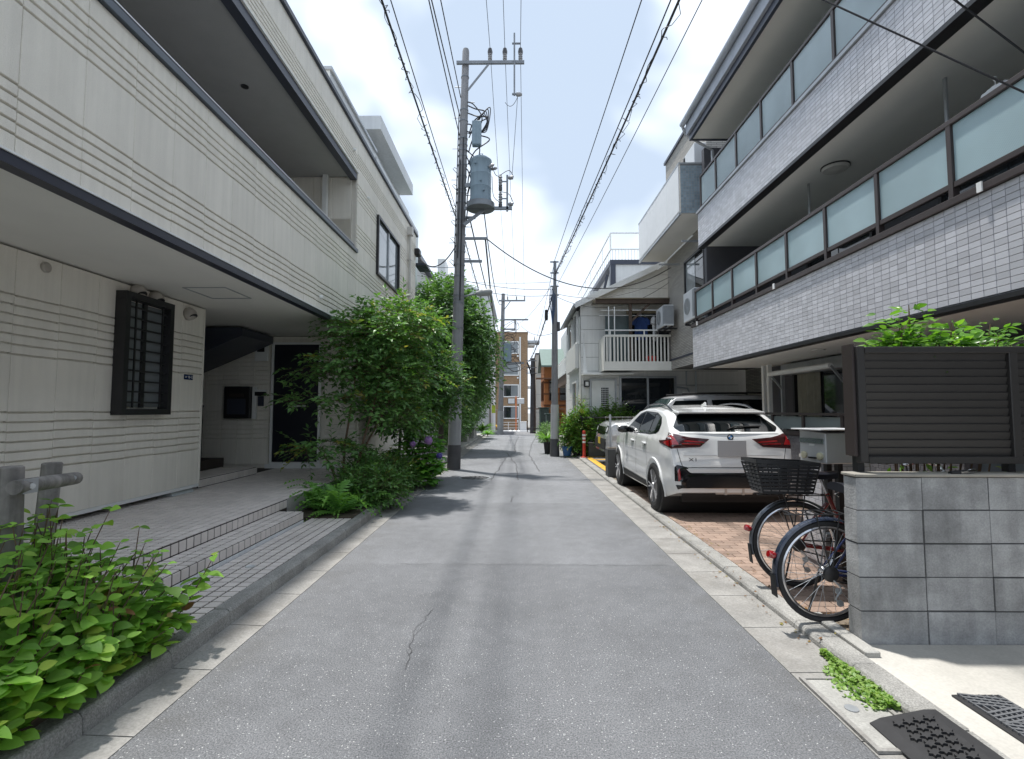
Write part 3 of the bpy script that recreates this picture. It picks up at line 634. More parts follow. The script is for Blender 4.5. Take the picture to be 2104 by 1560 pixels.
# end wall of the recess, clad, with a pale post and a yellow box
clad(H, 0.36, 3.25, 5.89, [4.55+0.088*k for k in range(7)] + [3.5+0.088*k for k in range(7)], (-4.56, 9.285, 0), 4, '-y')
bx('recess_post', M['white_trim'], H, -3.62, -3.54, 9.16, 9.24, 3.205, 5.895)
yb = thing('water_heater_box', 'yellow box standing at the far end of the recessed balcony', 'box', (-3.85, 8.85, 3.2))
yl = pm('cream_yellow', (0.62, 0.46, 0.16), 0.6)
bx('body', yl, yb, -4.05, -3.68, 8.7, 9.0, 3.21, 5.05, bevel=0.015); bx('door', yl, yb, -4.0, -3.73, 8.685, 8.699, 3.3, 4.95, bevel=0.004); bx('latch', M['black_metal'], yb, -3.75, -3.735, 8.672, 8.684, 4.3, 4.36)
MB().lathe([(0.05, 0.0), (0.05, -0.012), (0.03, -0.016), (0, -0.016)], (-3.7, 6.6, 5.90), seg=16).build('downlight', M['black_metal'], H)
MB().lathe([(0.05, 0.0), (0.05, -0.012), (0.03, -0.016), (0, -0.016)], (-3.7, 4.0, 5.90), seg=16).build('downlight', M['black_metal'], H)
# fascia above the recess
bx('fascia_wall', M['siding'], H, -9.5, -3.045, -3.0, 9.28, 5.961, 6.68)
bx('fascia_trim', M['dark_trim'], H, -3.135, -3.012, -3.0, 9.27, 5.83, 5.959)
bx('fascia_drip', M['white_trim'], H, -3.03, -2.985, -3.0, 9.28, 5.962, 5.978)
clad(H, 0.91, 5.98, 6.68, [6.05 + 0.058*k for k in range(5)], (-3.0, -2.55, 0), 13)
# enclosed upper room towards the far end
bx('room_wall', M['siding'], H, -9.5, -3.045, 9.335, 14.9, 3.201, 6.68)
gr = [3.14+0.077*k for k in range(5)] + [3.95+0.077*k for k in range(5)] + [4.66+0.077*k for k in range(5)] + [5.45+0.077*k for k in range(5)] + [6.10+0.058*k for k in range(5)]
clad(H, 0.455, 3.032, 6.68, gr, (-3.0, 9.285, 0), 3); clad(H, 0.455, 3.032, 4.39, gr[:10], (-3.0, 10.65, 0), 4); clad(H, 0.455, 5.70, 6.68, gr[20:], (-3.0, 10.65, 0), 4); clad(H, 0.455, 3.032, 6.68, gr, (-3.0, 12.47+0.0, 0), 5)
bx('roof_edge', M['dark_trim'], H, -3.10, -2.955, -3.0, 14.9, 6.682, 6.75)
wn_ = frame_rect(MB(), (-2.99, 11.56, 5.04), (0,1,0), (0,0,1), 0.98, 0.645, 0.055, 0.09).build('window', M['black_metal'], H)
for (a, b) in ((10.62, 11.52), (11.60, 12.50)): bx('pane', pm('pane_sky', (0.20, 0.23, 0.25), 0.03, var=0.0, spec=1.0), wn_, -3.012, -3.0, a, b, 4.44, 5.65)
bx('mullion', M['galv'], wn_, -3.0, -2.975, 11.52, 11.60, 4.44, 5.64)
# downpipe and small wall fittings
dp = MB().tube([(-2.94, 13.65, 6.35), (-2.94, 13.65, 0.4)], 0.035, 10); dp.box(-3.0, -2.86, 13.57, 13.73, 6.30, 6.52)
for z in (5.6, 4.6, 3.6): dp.box(-3.0, -2.90, 13.60, 13.70, z, z+0.03)
dp.build('downpipe', pm('pipe_pale', (0.52, 0.50, 0.47), 0.5), H, smooth=True)
for (y, z) in ((7.6, 3.22), (9.0, 6.28), (9.9, 5.75)):
    MB().lathe([(0.028, 0), (0.03, 0.03), (0.02, 0.045), (0, 0.045)], (-3.0, y, z), axis=(1,0,0), seg=12).build('wall_fitting', M['white_trim'], H, smooth=True)
# service entry box where the drop cable lands
bx('service_box', M['black_metal'], H, -3.02, -2.85, 14.55, 14.85, 6.05, 6.25, bevel=0.03)
bx('far_window_hood', M['dark_trim'], H, -3.1, -2.75, 15.1, 15.9, 5.9, 5.96)
# rooftop structures
roof_m = pm('roof_panel', (0.60, 0.62, 0.63), 0.7, var=0.04, streak=0.08)
pent = thing('rooftop_room', 'pale grey rooftop room with an overhanging slab above the cream house', 'rooftop room', (-5.8, 13, 6.68))
bx('wall', roof_m, pent, -8.5, -3.62, 9.40, 12.55, 6.69, 8.08); bx('coping', M['galv'], pent, -8.55, -3.57, 9.36, 12.56, 8.082, 8.14)
bx('wall', roof_m, pent, -8.5, -3.95, 12.62, 18.1, 6.69, 8.72); bx('slab', roof_m, pent, -8.8, -3.50, 12.58, 16.6, 8.722, 9.08)
bx('terrace_wall', roof_m, pent, -3.90, -3.60, 12.60, 18.1, 6.69, 8.0); bx('vent_box', roof_m, pent, -3.88, -3.70, 12.75, 13.3, 8.002, 8.22)
bx('opening', M['dark_trim'], pent, -4.6, -3.75, 9.375, 9.399, 6.9, 7.9)
far = thing('grey_annex', 'plain grey annex wall behind the cream house beyond its downpipe', 'building', (-6, 16.5, 0))
bx('wall', roof_m, far, -8.5, -3.62, 14.95, 18.1, 0.05, 6.688); bx('window', M['glass_dark'], far, -3.619, -3.60, 15.3, 16.3, 4.2, 5.6)
# ------------------------------------------------------------------ tiled apartment house on the right
M['frost'] = frosted_mat('frosted_glass', (0.60, 0.76, 0.80), 0.42)
M['frost_pale'] = frosted_mat('frosted_glass_pale', (0.74, 0.84, 0.87), 0.45)
M['apt_soffit'] = pm('apartment_soffit', (0.74, 0.74, 0.71), 0.8, var=0.05, vs=1.0)
apt = thing('apartment_house', 'three storey apartment house with grey tiled balconies and frosted glass railings, right of the lane', 'apartment building', (6.5, 6.0, 0.05))
A = apt
YF = 12.04
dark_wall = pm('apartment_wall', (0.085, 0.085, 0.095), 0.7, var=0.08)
# core
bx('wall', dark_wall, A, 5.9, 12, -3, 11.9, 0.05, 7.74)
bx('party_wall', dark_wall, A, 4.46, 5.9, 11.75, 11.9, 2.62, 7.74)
# lower balcony band
bx('balcony_slab', M['apt_soffit'], A, 4.33, 5.9, -3, YF, 2.50, 2.62)
b1 = bx('balcony_wall', M['grout_grey'], A, 4.212, 4.33, -3, YF, 2.50, 3.46)
lay_tiles(b1, 'tile', (4.212, YF, 2.515), (0,-1,0), (0,0,1), 80, 16, 0.125, 0.0590, 0.005, 0.010, M['ftile'], bond=0, cham=0.0015)
bx('tile_end', M['ftile'], A, 4.205, 4.335, YF+0.001, YF+0.011, 2.50, 3.46)
bx('lower_trim', M['black_metal'], A, 4.185, 4.345, -3, YF+0.015, 2.455, 2.498)
bx('cap', M['bronze'], A, 4.165, 4.36, -3, YF+0.03, 3.462, 3.53, bevel=0.005)
def railing(x, z0, z1, ys, mat, near_mat=None, capz=None):
    yA, yB = min(ys), max(ys)
    bx('top_rail', M['bronze'], A, x-0.035, x+0.035, yA-0.03, yB+0.03, z1-0.03, z1+0.025, bevel=0.006)
    bx('bottom_rail', M['bronze'], A, x-0.025, x+0.025, yA-0.03, yB+0.03, z0-0.055, z0, bevel=0.004)
    for y in ys: bx('post', M['bronze'], A, x-0.032, x+0.032, y-0.026, y+0.026, capz, z1-0.031)
    for a, b in zip(ys[:-1], ys[1:]):
        bx('glass_panel', mat, A, x-0.006, x+0.006, a+0.030, b-0.030, z0+0.004, z1-0.034)
ys1 = [-0.17 + i for i in range(12)] + [11.86]; ys1 = [y for y in ys1 if y < 11.0] + [11.86]
railing(4.24, 3.70, 4.30, ys1, M['frost'], capz=3.53)
for y in (11.6, 8.1, 4.45): bx('cap_clip', M['white_trim'], A, 4.150, 4.164, y, y+0.05, 3.455, 3.545)
# upper balcony band
bx('balcony_slab', M['apt_soffit'], A, 4.33, 5.9, -3, YF-0.5, 5.28, 5.40)
YU = YF - 0.5
b2 = bx('balcony_wall', M['grout_grey'], A, 4.212, 4.33, -3, YU, 5.28, 6.04)
lay_tiles(b2, 'tile', (4.212, YU, 5.285), (0,-1,0), (0,0,1), 76, 13, 0.125, 0.0580, 0.005, 0.010, M['ftile'], bond=0, cham=0.0015)
bx('tile_end', M['ftile'], A, 4.205, 4.335, YU+0.001, YU+0.011, 5.28, 6.04)
bx('lower_trim', M['black_metal'], A, 4.185, 4.345, -3, YU+0.015, 5.225, 5.278)
bx('cap', M['galv'], A, 4.17, 4.36, -3, YU+0.03, 6.042, 6.10, bevel=0.005)
railing(4.24, 6.17, 6.86, [y + 0.5 for y in range(-1, 11)] + [11.38], M['frost_pale'], capz=6.10)
# roof with eave and gutter
bx('eave', M['apt_soffit'], A, 4.05, 12, -3, 11.35, 7.742, 7.82); bx('eave_trim', M['dark_trim'], A, 3.99, 4.049, -3, 11.40, 7.72, 7.90); bx('eave_end', M['dark_trim'], A, 4.05, 8, 11.351, 11.40, 7.72, 7.90)
bx('eave_fascia', pm('fascia_grey', (0.36, 0.39, 0.44), 0.5), A, 3.93, 3.989, -3, 11.42, 7.86, 8.22)
bx('roof', M['galv'], A, 3.93, 12, -3, 11.42, 8.222, 8.30)
rg = MB().tube([(3.87, -3, 8.18), (3.87, 11.5, 8.16)], 0.065, 10); rg.build('roof_gutter', pm('gutter_grey', (0.42, 0.45, 0.50), 0.4), A, smooth=True)
MB().tube([(3.87, 11.48, 8.12), (3.95, 11.52, 7.95), (4.3, 11.56, 7.75), (4.6, 11.6, 7.6), (4.6, 11.62, 5.4)], 0.035, 8).build('roof_downpipe', M['galv'], A, smooth=True)
# windows behind the balconies
def back_window(y0, y1, z0, z1, pane):
    w = frame_rect(MB(), (5.87, (y0+y1)/2, (z0+z1)/2), (0,-1,0), (0,0,1), (y1-y0)/2, (z1-z0)/2, 0.06, 0.09).build('window', M['black_metal'], A)
    ym = (y0+y1)/2
    bx('pane', pane, w, 5.882, 5.892, y0+0.06, ym, z0+0.06, z1-0.06); bx('pane', pane, w, 5.872, 5.881, ym, y1-0.06, z0+0.06, z1-0.06)
for z0 in (2.75, 5.5):
    for y0 in (2.2, 5.0, 8.2): back_window(y0, y0+1.9, z0, z0+2.0, M['glass_dark'])
# soffit lamps
lm = MB().lathe([(0.19, 0.0), (0.19, -0.03), (0.17, -0.055), (0.0, -0.075)], (4.95, 7.7, 5.278), seg=28); lo = lm.build('soffit_lamp', pm('lamp_cover', (0.58, 0.57, 0.54), 0.35), A, smooth=True)
MB().lathe([(0.2, 0.0), (0.2, -0.02), (0.192, -0.02), (0.192, 0.0)], (4.95, 7.7, 5.279), seg=28, closed=True).build('lamp_rim', M['black_metal'], lo)
MB().lathe([(0.1, 0.0), (0.1, -0.015), (0, -0.02)], (5.0, 8.4, 2.499), seg=20).build('soffit_lamp', pm('lamp_cover2', (0.65, 0.65, 0.62), 0.35), A, smooth=True)
MB().lathe([(0.05, 0.0), (0.05, -0.10), (0.09, -0.13), (0.06, -0.20), (0, -0.22)], (4.7, 4.35, 2.49), seg=16).build('porch_lamp', M['black_metal'], A, smooth=True)
# pipes and laundry poles under the upper balcony slab
for (x, z) in ((4.75, 4.62), (5.0, 4.55)):
    MB().tube([(x, 2.0, z), (x, 8.6, z)], 0.016, 8).build('drying_pole', M['galv'], A, smooth=True)
for y in (3.0, 5.6, 8.3):
    p = MB(); beam(p, (4.88, y, 5.278), (4.88, y, 4.5), 0.04, 0.02); beam(p, (4.70, y, 4.58), (5.06, y, 4.52), 0.03, 0.02); p.build('pole_bracket', M['galv'], A)
# ground floor: shuttered garden window, door posts, tiled pier
gw = frame_rect(MB(), (5.86, 9.75, 1.4), (0,-1,0), (0,0,1), 0.95, 1.05, 0.07, 0.12).build('garden_window', M['black_metal'], A)
bx('pane', M['glass_dark'], gw, 5.875, 5.885, 8.87, 9.75, 0.42, 2.38)
cur = MB(); pts = []
for i in range(41):
    t = i/40; pts.append((5.84 + 0.022*math.sin(t*46), 9.78 + t*0.82))
vs_ = [(x, y, 0.42) for x, y in pts] + [(x, y, 2.36) for x, y in pts]
cur.add(vs_, [(i, i+1, 42+i, 41+i) for i in range(40)]); cur.build('curtain', pm('curtain', (0.28, 0.27, 0.22), 0.9), gw, smooth=True)
sh = bx('shutter_box', M['galv'], A, 5.66, 5.895, 8.6, 10.9, 2.24, 2.47, bevel=0.02)
aw = MB().tube([(5.35, 8.65, 2.26), (5.35, 10.75, 2.26)], 0.05, 10); aw.build('awning_roll', M['white_trim'], A, smooth=True)
for y in (8.66, 10.74):
    p = MB(); beam(p, (5.62, y, 0.6), (5.62, y, 2.24), 0.05, 0.07); beam(p, (5.35, y, 2.26), (5.64, y, 1.9), 0.03, 0.04); p.build('awning_arm', M['galv'], A)
bx('corner_pipe', M['white_trim'], A, 5.55, 5.63, 11.2, 11.28, 0.05, 2.499); bx('corner_pipe', M['white_trim'], A, 5.55, 5.63, 11.42, 11.52, 0.05, 2.499)
bx('garden_post', M['dark_trim'], A, 5.3, 5.5, 7.0, 7.2, 0.05, 2.499); bx('garden_panel', pm('grey_panel', (0.22, 0.24, 0.25), 0.5), A, 5.6, 5.66, 5.6, 7.0, 0.05, 2.3)
# garden wall with dark tiles and glass strips behind the parked car
gwall = thing('garden_wall', 'low dark tiled garden wall topped with frosted glass strips behind the white car', 'wall', (4.45, 7.0, 0.05))
bx('wall', dark_wall, gwall, 4.44, 4.58, 5.1, 10.9, 0.05, 1.10)
lay_tiles(gwall, 'tile', (4.44, 10.9, 0.10), (0,-1,0), (0,0,1), 58, 20, 0.100, 0.0495, 0.004, 0.008, M['ftile_dark'], bond=0.5, limit=150)
bx('cap', M['bronze'], gwall, 4.42, 4.60, 5.08, 10.92, 1.102, 1.16)
for i in range(6):
    y = 5.1 + i*0.96
    bx('post', M['bronze'], gwall, 4.48, 4.54, y, y+0.06, 1.161, 1.42); 
    if i < 5: bx('glass_strip', frosted_mat('strip_glass', (0.30, 0.36, 0.36), 0.3), gwall, 4.504, 4.516, y+0.062, y+0.958, 1.19, 1.40)
bx('top_rail', M['bronze'], gwall, 4.47, 4.55, 5.08, 10.92, 1.421, 1.46)
pier = thing('tiled_pier', 'short pier clad in light grey tiles standing under the steel mailbox', 'pier', (2.92, 4.95, 0.05))
bx('core', M['grout_grey'], pier, 2.81, 3.24, 4.71, 5.05, 0.05, 1.04)
lay_tiles(pier, 'tile', (2.81, 4.71, 0.09), (1,0,0), (0,0,1), 4, 18, 0.105, 0.0525, 0.004, 0.008, M['ftile'], bond=0.5)
lay_tiles(pier, 'tile', (2.81, 5.05, 0.09), (0,-1,0), (0,0,1), 3, 18, 0.105, 0.0525, 0.004, 0.008, M['ftile'], bond=0.5)
bx('cap', M['pale_concrete'], pier, 2.79, 3.26, 4.69, 5.07, 1.041, 1.07)
# things drying and standing on the first balcony
def shirt(name, label, c, u, w, h, mat, group=None, sleeves=True):
    """A garment hanging from a hanger: body, shoulders, sleeves with folds; c top centre, u unit vector across."""
    t = thing(name, label, 'laundry', c, group=group); u = Vector(u); n = u.cross(Vector((0,0,1)))
    mb = MB(); rows = 9; cols = 10; P_ = []
    for j in range(rows+1):
        v = j/rows; hw = w/2*(0.62 + 0.38*min(1, v*3.0)) if v < 0.33 else w/2*(1.0 + 0.05*v)
        for i in range(cols+1):
            a = i/cols*2-1; f = 0.035*math.sin(a*7 + v*2.2)*v + 0.012*math.sin(a*15)
            z = -h*v - (0.05*w*abs(a) if v == 0 else 0); P_.append(u*(a*hw) + n*(f + 0.03) + Vector((0,0,z)))
    front = P_; back = [p - n*0.06 for p in P_]; k = (rows+1)*(cols+1); fs = []
    for j in range(rows):
        for i in range(cols):
            a = j*(cols+1)+i; q = (a, a+1, a+cols+2, a+cols+1); fs += [q, tuple(x+k for x in reversed(q))]
        for a in (j*(cols+1), j*(cols+1)+cols): fs.append((a, a+cols+1, a+cols+1+k, a+k))
    mb.add(front + back, fs); mb.build('body', mat, t, local=True, smooth=True)
    if sleeves:
        for s in (-1, 1):
            sl_ = MB(); sl_.tube([u*s*w*0.36 + Vector((0,0,-0.05*h)), u*s*w*0.56 + Vector((0,0,-0.16*h)), u*s*w*0.62 + Vector((0,0,-0.34*h))], [0.055, 0.07, 0.075], 8); sl_.build('sleeve', mat, t, local=True, smooth=True)
    hk = MB().tube([(0,0,0.0), (0,0,0.05), n*0.0 + u*0.02 + Vector((0,0,0.075)), Vector((0,0,0.10)), u*-0.02 + Vector((0,0,0.08))], 0.003, 5); hk.build('hanger', M['white_trim'], t, local=True)
    return t
towel = shirt('hanging_towel', 'white towel drying over the glass railing of the first balcony', (4.62, 4.75, 4.62), (0, 1, 0), 0.42, 0.75, pm('towel_white', (0.75, 0.76, 0.78), 0.9, var=0.03), sleeves=False)
blu = shirt('hanging_cloth', 'blue patterned cloth drying at the right edge of the first balcony', (4.8, 4.32, 4.74), (0, 1, 0), 0.3, 0.35, pm('blue_cloth', (0.10, 0.22, 0.38), 0.9, var=0.4, vs=30), sleeves=False)
ph = thing('peg_hanger', 'white folding clothes hanger with pegs above the glass railing', 'clothes hanger', (4.55, 6.3, 4.45))
pb = MB()
for (a, b) in (((4.45, 5.85, 4.40), (4.45, 6.75, 4.40)), ((4.65, 5.85, 4.40), (4.65, 6.75, 4.40)), ((4.45, 5.85, 4.40), (4.65, 5.85, 4.40)), ((4.45, 6.75, 4.40), (4.65, 6.75, 4.40)), ((4.45, 6.3, 4.40), (4.65, 6.3, 4.40))): pb.tube([a, b], 0.008, 6)
pb.tube([(4.45, 5.9, 4.40), (4.65, 6.3, 4.58), (4.65, 6.7, 4.40)], 0.004, 5); pb.tube([(4.65, 6.3, 4.58), (4.70, 6.3, 4.63)], 0.004, 5)
pb.build('frame', M['white_trim'], ph)
peg = MB().box(-0.007, 0.007, -0.004, 0.004, -0.07, 0).mesh('peg', M['white_trim'])
for i in range(9): inst('peg', peg, (4.45 if i % 2 else 4.65, 5.93 + i*0.095, 4.395), ph, rot=(0.3*(i % 3 - 1), 0, 0))
# ------------------------------------------------------------------ louvred fence on the concrete block wall
bw = thing('block_wall', 'grey concrete block wall under the dark louvred fence', 'wall', (3.2, 3.34, 0.04))
bx('core', M['mortar'], bw, 2.158, 5.0, 3.284, 3.386, 0.03, 1.075)
blk = MB().box(0.004, 0.416, 0.0, 0.12, 0.004, 0.206).mesh('block', M['block'])
for j in range(5):
    for i in range(7):
        o = inst('block', blk, (2.15 + i*0.42 + random.uniform(-.002, .002), 3.275 + random.uniform(-.003, .003), 0.035 + j*0.208 + random.uniform(-.0015, .0015)), bw)
        if j == 0 and i == 0: pass
for o in [c for c in bpy.data.objects if c.parent == bw and c.name.startswith('block')]:
    o.scale = (1, 1, 0.985)
capm = pm('wall_cap', (0.34, 0.32, 0.28), 0.9, var=0.2, bump=0.3, bs=60)
bx('coping', capm, bw, 2.145, 5.0, 3.262, 3.408, 1.076, 1.095, bevel=0.004)
bx('kerb_foot', M['concrete'], park, 2.06, 2.149, 3.10, 3.70, 0.03, 0.075, bevel=0.006)
lf = thing('louvred_fence', 'dark brown louvred screen fence on top of the concrete block wall', 'fence', (2.9, 3.35, 1.09))
for (x, z0, z1, w) in ((2.225, 1.16, 1.92, 0.05), (3.21, 1.17, 1.90, 0.055), (4.25, 1.17, 1.90, 0.055)): bx('stile', M['louver'], lf, x, x+w, 3.315, 3.375, z0, z1, bevel=0.004)
bx('top_rail', M['louver'], lf, 2.276, 4.25, 3.312, 3.378, 1.872, 1.915, bevel=0.004); bx('bottom_rail', M['louver'], lf, 2.276, 4.25, 3.312, 3.378, 1.155, 1.20, bevel=0.004)
for (a, b) in ((2.277, 3.208), (3.267, 4.248)):
    sme = MB(); w = (b-a)/2
    sme.obox((0, 0, 0), (w, 0, 0), (0, 0.007, -0.0285), (0, 0.0045, 0.0011)); sme = sme.mesh('slat', M['louver'])
    for k in range(13): inst('slat', sme, ((a+b)/2, 3.345, 1.226 + k*0.0515), lf)
for x in (2.24, 3.225, 4.26): bx('post', M['black_metal'], lf, x, x+0.045, 3.379, 3.43, 1.096, 1.925)
bx('hinge_post', M['bronze'], lf, 2.205, 2.223, 3.34, 3.44, 1.20, 1.935)
# steel mailbox on twin posts
mx = thing('steel_mailbox', 'stainless steel mailbox on two dark posts between the bicycles and the fence', 'mailbox', (2.70, 4.42, 0.054), rz=R(10))
bmx = MB().prism([(-0.17, -0.15, 1.0), (-0.17, 0.15, 1.0), (-0.17, 0.15, 1.275), (-0.17, -0.15, 1.255)], (0.36, 0, 0)).build('body', M['steel'], mx, local=True, bevel=0.006)
MB().box(-0.235, 0.21, -0.175, 0.175, 1.276, 1.288).build('lid', M['steel'], mx, local=True, bevel=0.003)
MB().box(-0.182, -0.1705, -0.135, 0.135, 1.165, 1.205).build('slot_flap', pm('flap', (0.62, 0.70, 0.74), 0.15, metal=0.8), mx, local=True)
MB().box(-0.176, -0.1705, -0.03, 0.03, 1.142, 1.160).build('name_strip', M['white_trim'], mx, local=True)
for y in (-0.09, 0.09):
    MB().lathe([(0.03, 0), (0.03, 0.016), (0.022, 0.020), (0, 0.020)], (-0.1702, y, 1.06), axis=(-1, 0, 0), seg=18).build('dial', pm('dial_cream', (0.66, 0.62, 0.44), 0.4), mx, local=True, smooth=True)
MB().box(-0.19, -0.1705, -0.045, 0.03, 1.035, 1.048).build('latch', M['black_metal'], mx, local=True)
for y in (-0.06, 0.06): MB().box(-0.0, 0.045, y-0.022, y+0.022, 0.0, 0.999).build('post', M['black_metal'], mx, local=True)
# ------------------------------------------------------------------ grey brick house beyond the apartment house
def brick_mat(name, col):
    m, nt, b, out = new_mat(name)
    geo = N(nt, 'ShaderNodeNewGeometry'); mp = N(nt, 'ShaderNodeMapping'); nt.links.new(geo.outputs['Position'], mp.inputs['Vector'])
    sep = N(nt, 'ShaderNodeSeparateXYZ'); nt.links.new(geo.outputs['Position'], sep.inputs[0])
    cmb = N(nt, 'ShaderNodeCombineXYZ'); nt.links.new(math_n(nt, 'ADD', sep.outputs['X'], sep.outputs['Y']), cmb.inputs[0]); nt.links.new(sep.outputs['Z'], cmb.inputs[1])
    bt = N(nt, 'ShaderNodeTexBrick', Scale=1.0); bt.inputs['Brick Width'].default_value = 0.28; bt.inputs['Row Height'].default_value = 0.045; bt.inputs['Mortar Size'].default_value = 0.006
    bt.inputs['Color1'].default_value = (*col, 1); bt.inputs['Color2'].default_value = (col[0]*1.35, col[1]*1.33, col[2]*1.3, 1); bt.inputs['Mortar'].default_value = (col[0]*0.4, col[1]*0.4, col[2]*0.4, 1)
    nt.links.new(cmb.outputs[0], bt.inputs['Vector']); nt.links.new(bt.outputs['Color'], b.inputs['Base Color']); b.inputs['Roughness'].default_value = 0.85
    n = N(nt, 'ShaderNodeTexNoise', Scale=30.0); nt.links.new(geo.outputs['Position'], n.inputs['Vector'])
    h = mixc(nt, 0.5, bt.outputs['Fac'], n.outputs['Fac']); bp = N(nt, 'ShaderNodeBump', Strength=0.8, Distance=0.012); bp.invert = True; nt.links.new(h, bp.inputs['Height']); nt.links.new(bp.outputs['Normal'], b.inputs['Normal'])
    return m
gb_m = brick_mat('split_brick', (0.36, 0.345, 0.32))
gb = thing('grey_brick_house', 'tall grey brick house with a pale panelled balcony box, behind the apartment house', 'house', (7, 14, 0.05))
bx('wall', gb_m, gb, 4.75, 12, 12.35, 15.75, 2.75, 9.3); bx('ground_wall', gb_m, gb, 7.1, 12, 12.35, 15.75, 0.05, 2.749); bx('carport_post', gb_m, gb, 6.2, 6.5, 12.36, 12.6, 0.05, 2.749); bx('parapet_trim', M['dark_trim'], gb, 4.70, 12, 12.30, 15.80, 9.302, 9.38)
panel_m = pm('balcony_panel', (0.76, 0.77, 0.775), 0.5, var=0.03, piece=0.03)
bx('balcony_floor', M['apt_soffit'], gb, 3.92, 4.749, 12.0, 16.0, 6.24, 6.30)
bp_ = MB().box(-0.02, 0.0, 0.004, 0.996, 6.26, 7.44).mesh('balcony_panel', panel_m)
for i in range(4): inst('balcony_panel', bp_, (3.94, 12.0 + i, 0), gb)
bx('balcony_frame', M['galv'], gb, 3.915, 3.96, 11.98, 16.02, 7.442, 7.49); bx('balcony_frame', M['galv'], gb, 3.915, 3.96, 11.98, 16.02, 6.20, 6.258)
bx('balcony_frame', M['galv'], gb, 3.915, 4.749, 11.955, 11.985, 7.442, 7.49)
# perforated end screen, square by square
gs = bx('end_screen', M['galv'], gb, 3.96, 4.749, 11.975, 11.99, 6.24, 7.44)
sq = MB().box(-0.027, 0.027, -0.006, 0, -0.027, 0.027).mesh('screen_square', pm('screen_blue', (0.34, 0.42, 0.48), 0.25, piece=0.15))
for i in range(12):
    for j in range(18): inst('screen_square', sq, (3.995 + i*0.0655, 11.974, 6.275 + j*0.0655), gb)
gwn = frame_rect(MB(), (4.735, 13.3, 5.0), (0,-1,0), (0,0,1), 0.75, 0.65, 0.05, 0.10).build('window', M['black_metal'], gb)
bx('pane', M['glass_dark'], gwn, 4.738, 4.746, 12.60, 13.3, 4.40, 5.60); bx('pane', pm('pane_bright', (0.3, 0.33, 0.35), 0.03, spec=1.0), gwn, 4.728, 4.737, 13.3, 14.0, 4.40, 5.60)
for (y) in (12.55, 14.6):
    p = MB(); beam(p, (4.749, y, 5.75), (4.15, y, 5.75), 0.03, 0.05); p.build('pole_bracket', M['galv'], gb)
MB().tube([(4.3, 12.2, 5.77), (4.3, 15.2, 5.77)], 0.016, 8).build('drying_pole', M['white_trim'], gb, smooth=True)
bx('sill_trim', M['dark_trim'], gb, 4.735, 4.749, 12.36, 15.7, 3.0, 3.06)
lowg = frame_rect(MB(), (7.085, 13.6, 1.6), (0,-1,0), (0,0,1), 0.5, 0.5, 0.05, 0.08).build('window', M['galv'], gb); bx('pane', M['glass_dark'], lowg, 7.088, 7.096, 13.12, 14.08, 1.12, 2.08)
bx('meter_box', M['white_trim'], gb, 6.22, 6.48, 12.28, 12.358, 1.9, 2.3, bevel=0.02)
# air conditioner units
ac_m = pm('ac_white', (0.66, 0.68, 0.70), 0.45, var=0.03)
def ac_unit(label, loc, rz, w=0.78, h=0.56, d=0.29, bracket=True):
    t = thing('air_conditioner', label, 'air conditioner', loc, rz, group='outdoor air conditioner units')
    MB().box(-w/2, w/2, -d/2, d/2, 0, h).build('case', ac_m, t, local=True, bevel=0.012)
    MB().lathe([(0.21, 0), (0.21, 0.012), (0.19, 0.014), (0.19, 0.004), (0, 0.004)], (-0.1, -d/2-0.001, h/2), axis=(0, -1, 0), seg=24).build('fan_grille', M['galv'], t, local=True)
    for k in range(6): MB().tube([(-0.1 + 0.20*math.cos(math.pi*k/6), -d/2-0.017, h/2 + 0.20*math.sin(math.pi*k/6)), (-0.1 - 0.20*math.cos(math.pi*k/6), -d/2-0.017, h/2 - 0.20*math.sin(math.pi*k/6))], 0.004, 4).build('grille_bar', M['galv'], t, local=True)
    MB().box(w/2-0.13, w/2+0.002, -d/2-0.004, d/2, 0.05, h-0.03).build('side_cover', pm('ac_grey', (0.30, 0.32, 0.34), 0.5), t, local=True)
    if bracket:
        p = MB().box(-w/2, w/2, -d/2+0.04, -d/2+0.08, -0.05, -0.001).box(-w/2, w/2, d/2-0.08, d/2-0.04, -0.05, -0.001); p.box(-w/2+0.1, -w/2+0.14, -d/2, d/2+0.12, -0.09, -0.051).box(w/2-0.14, w/2-0.1, -d/2, d/2+0.12, -0.09, -0.051); p.build('bracket', M['black_metal'], t, local=True)
    return t
ac_unit('white air conditioner hung on brackets on the grey brick wall above the slatted balcony', (4.47, 15.2, 3.98), R(-90), w=0.85, h=0.62)
ac_unit('white air conditioner hung close beside the end of the lower glass railing', (4.47, 12.65, 3.75), R(-90), w=0.8, h=0.75)
ac_unit('white air conditioner standing on the pale balcony box of the grey brick house', (4.5, 12.5, 7.45), R(90), w=0.8, h=0.62, bracket=False)

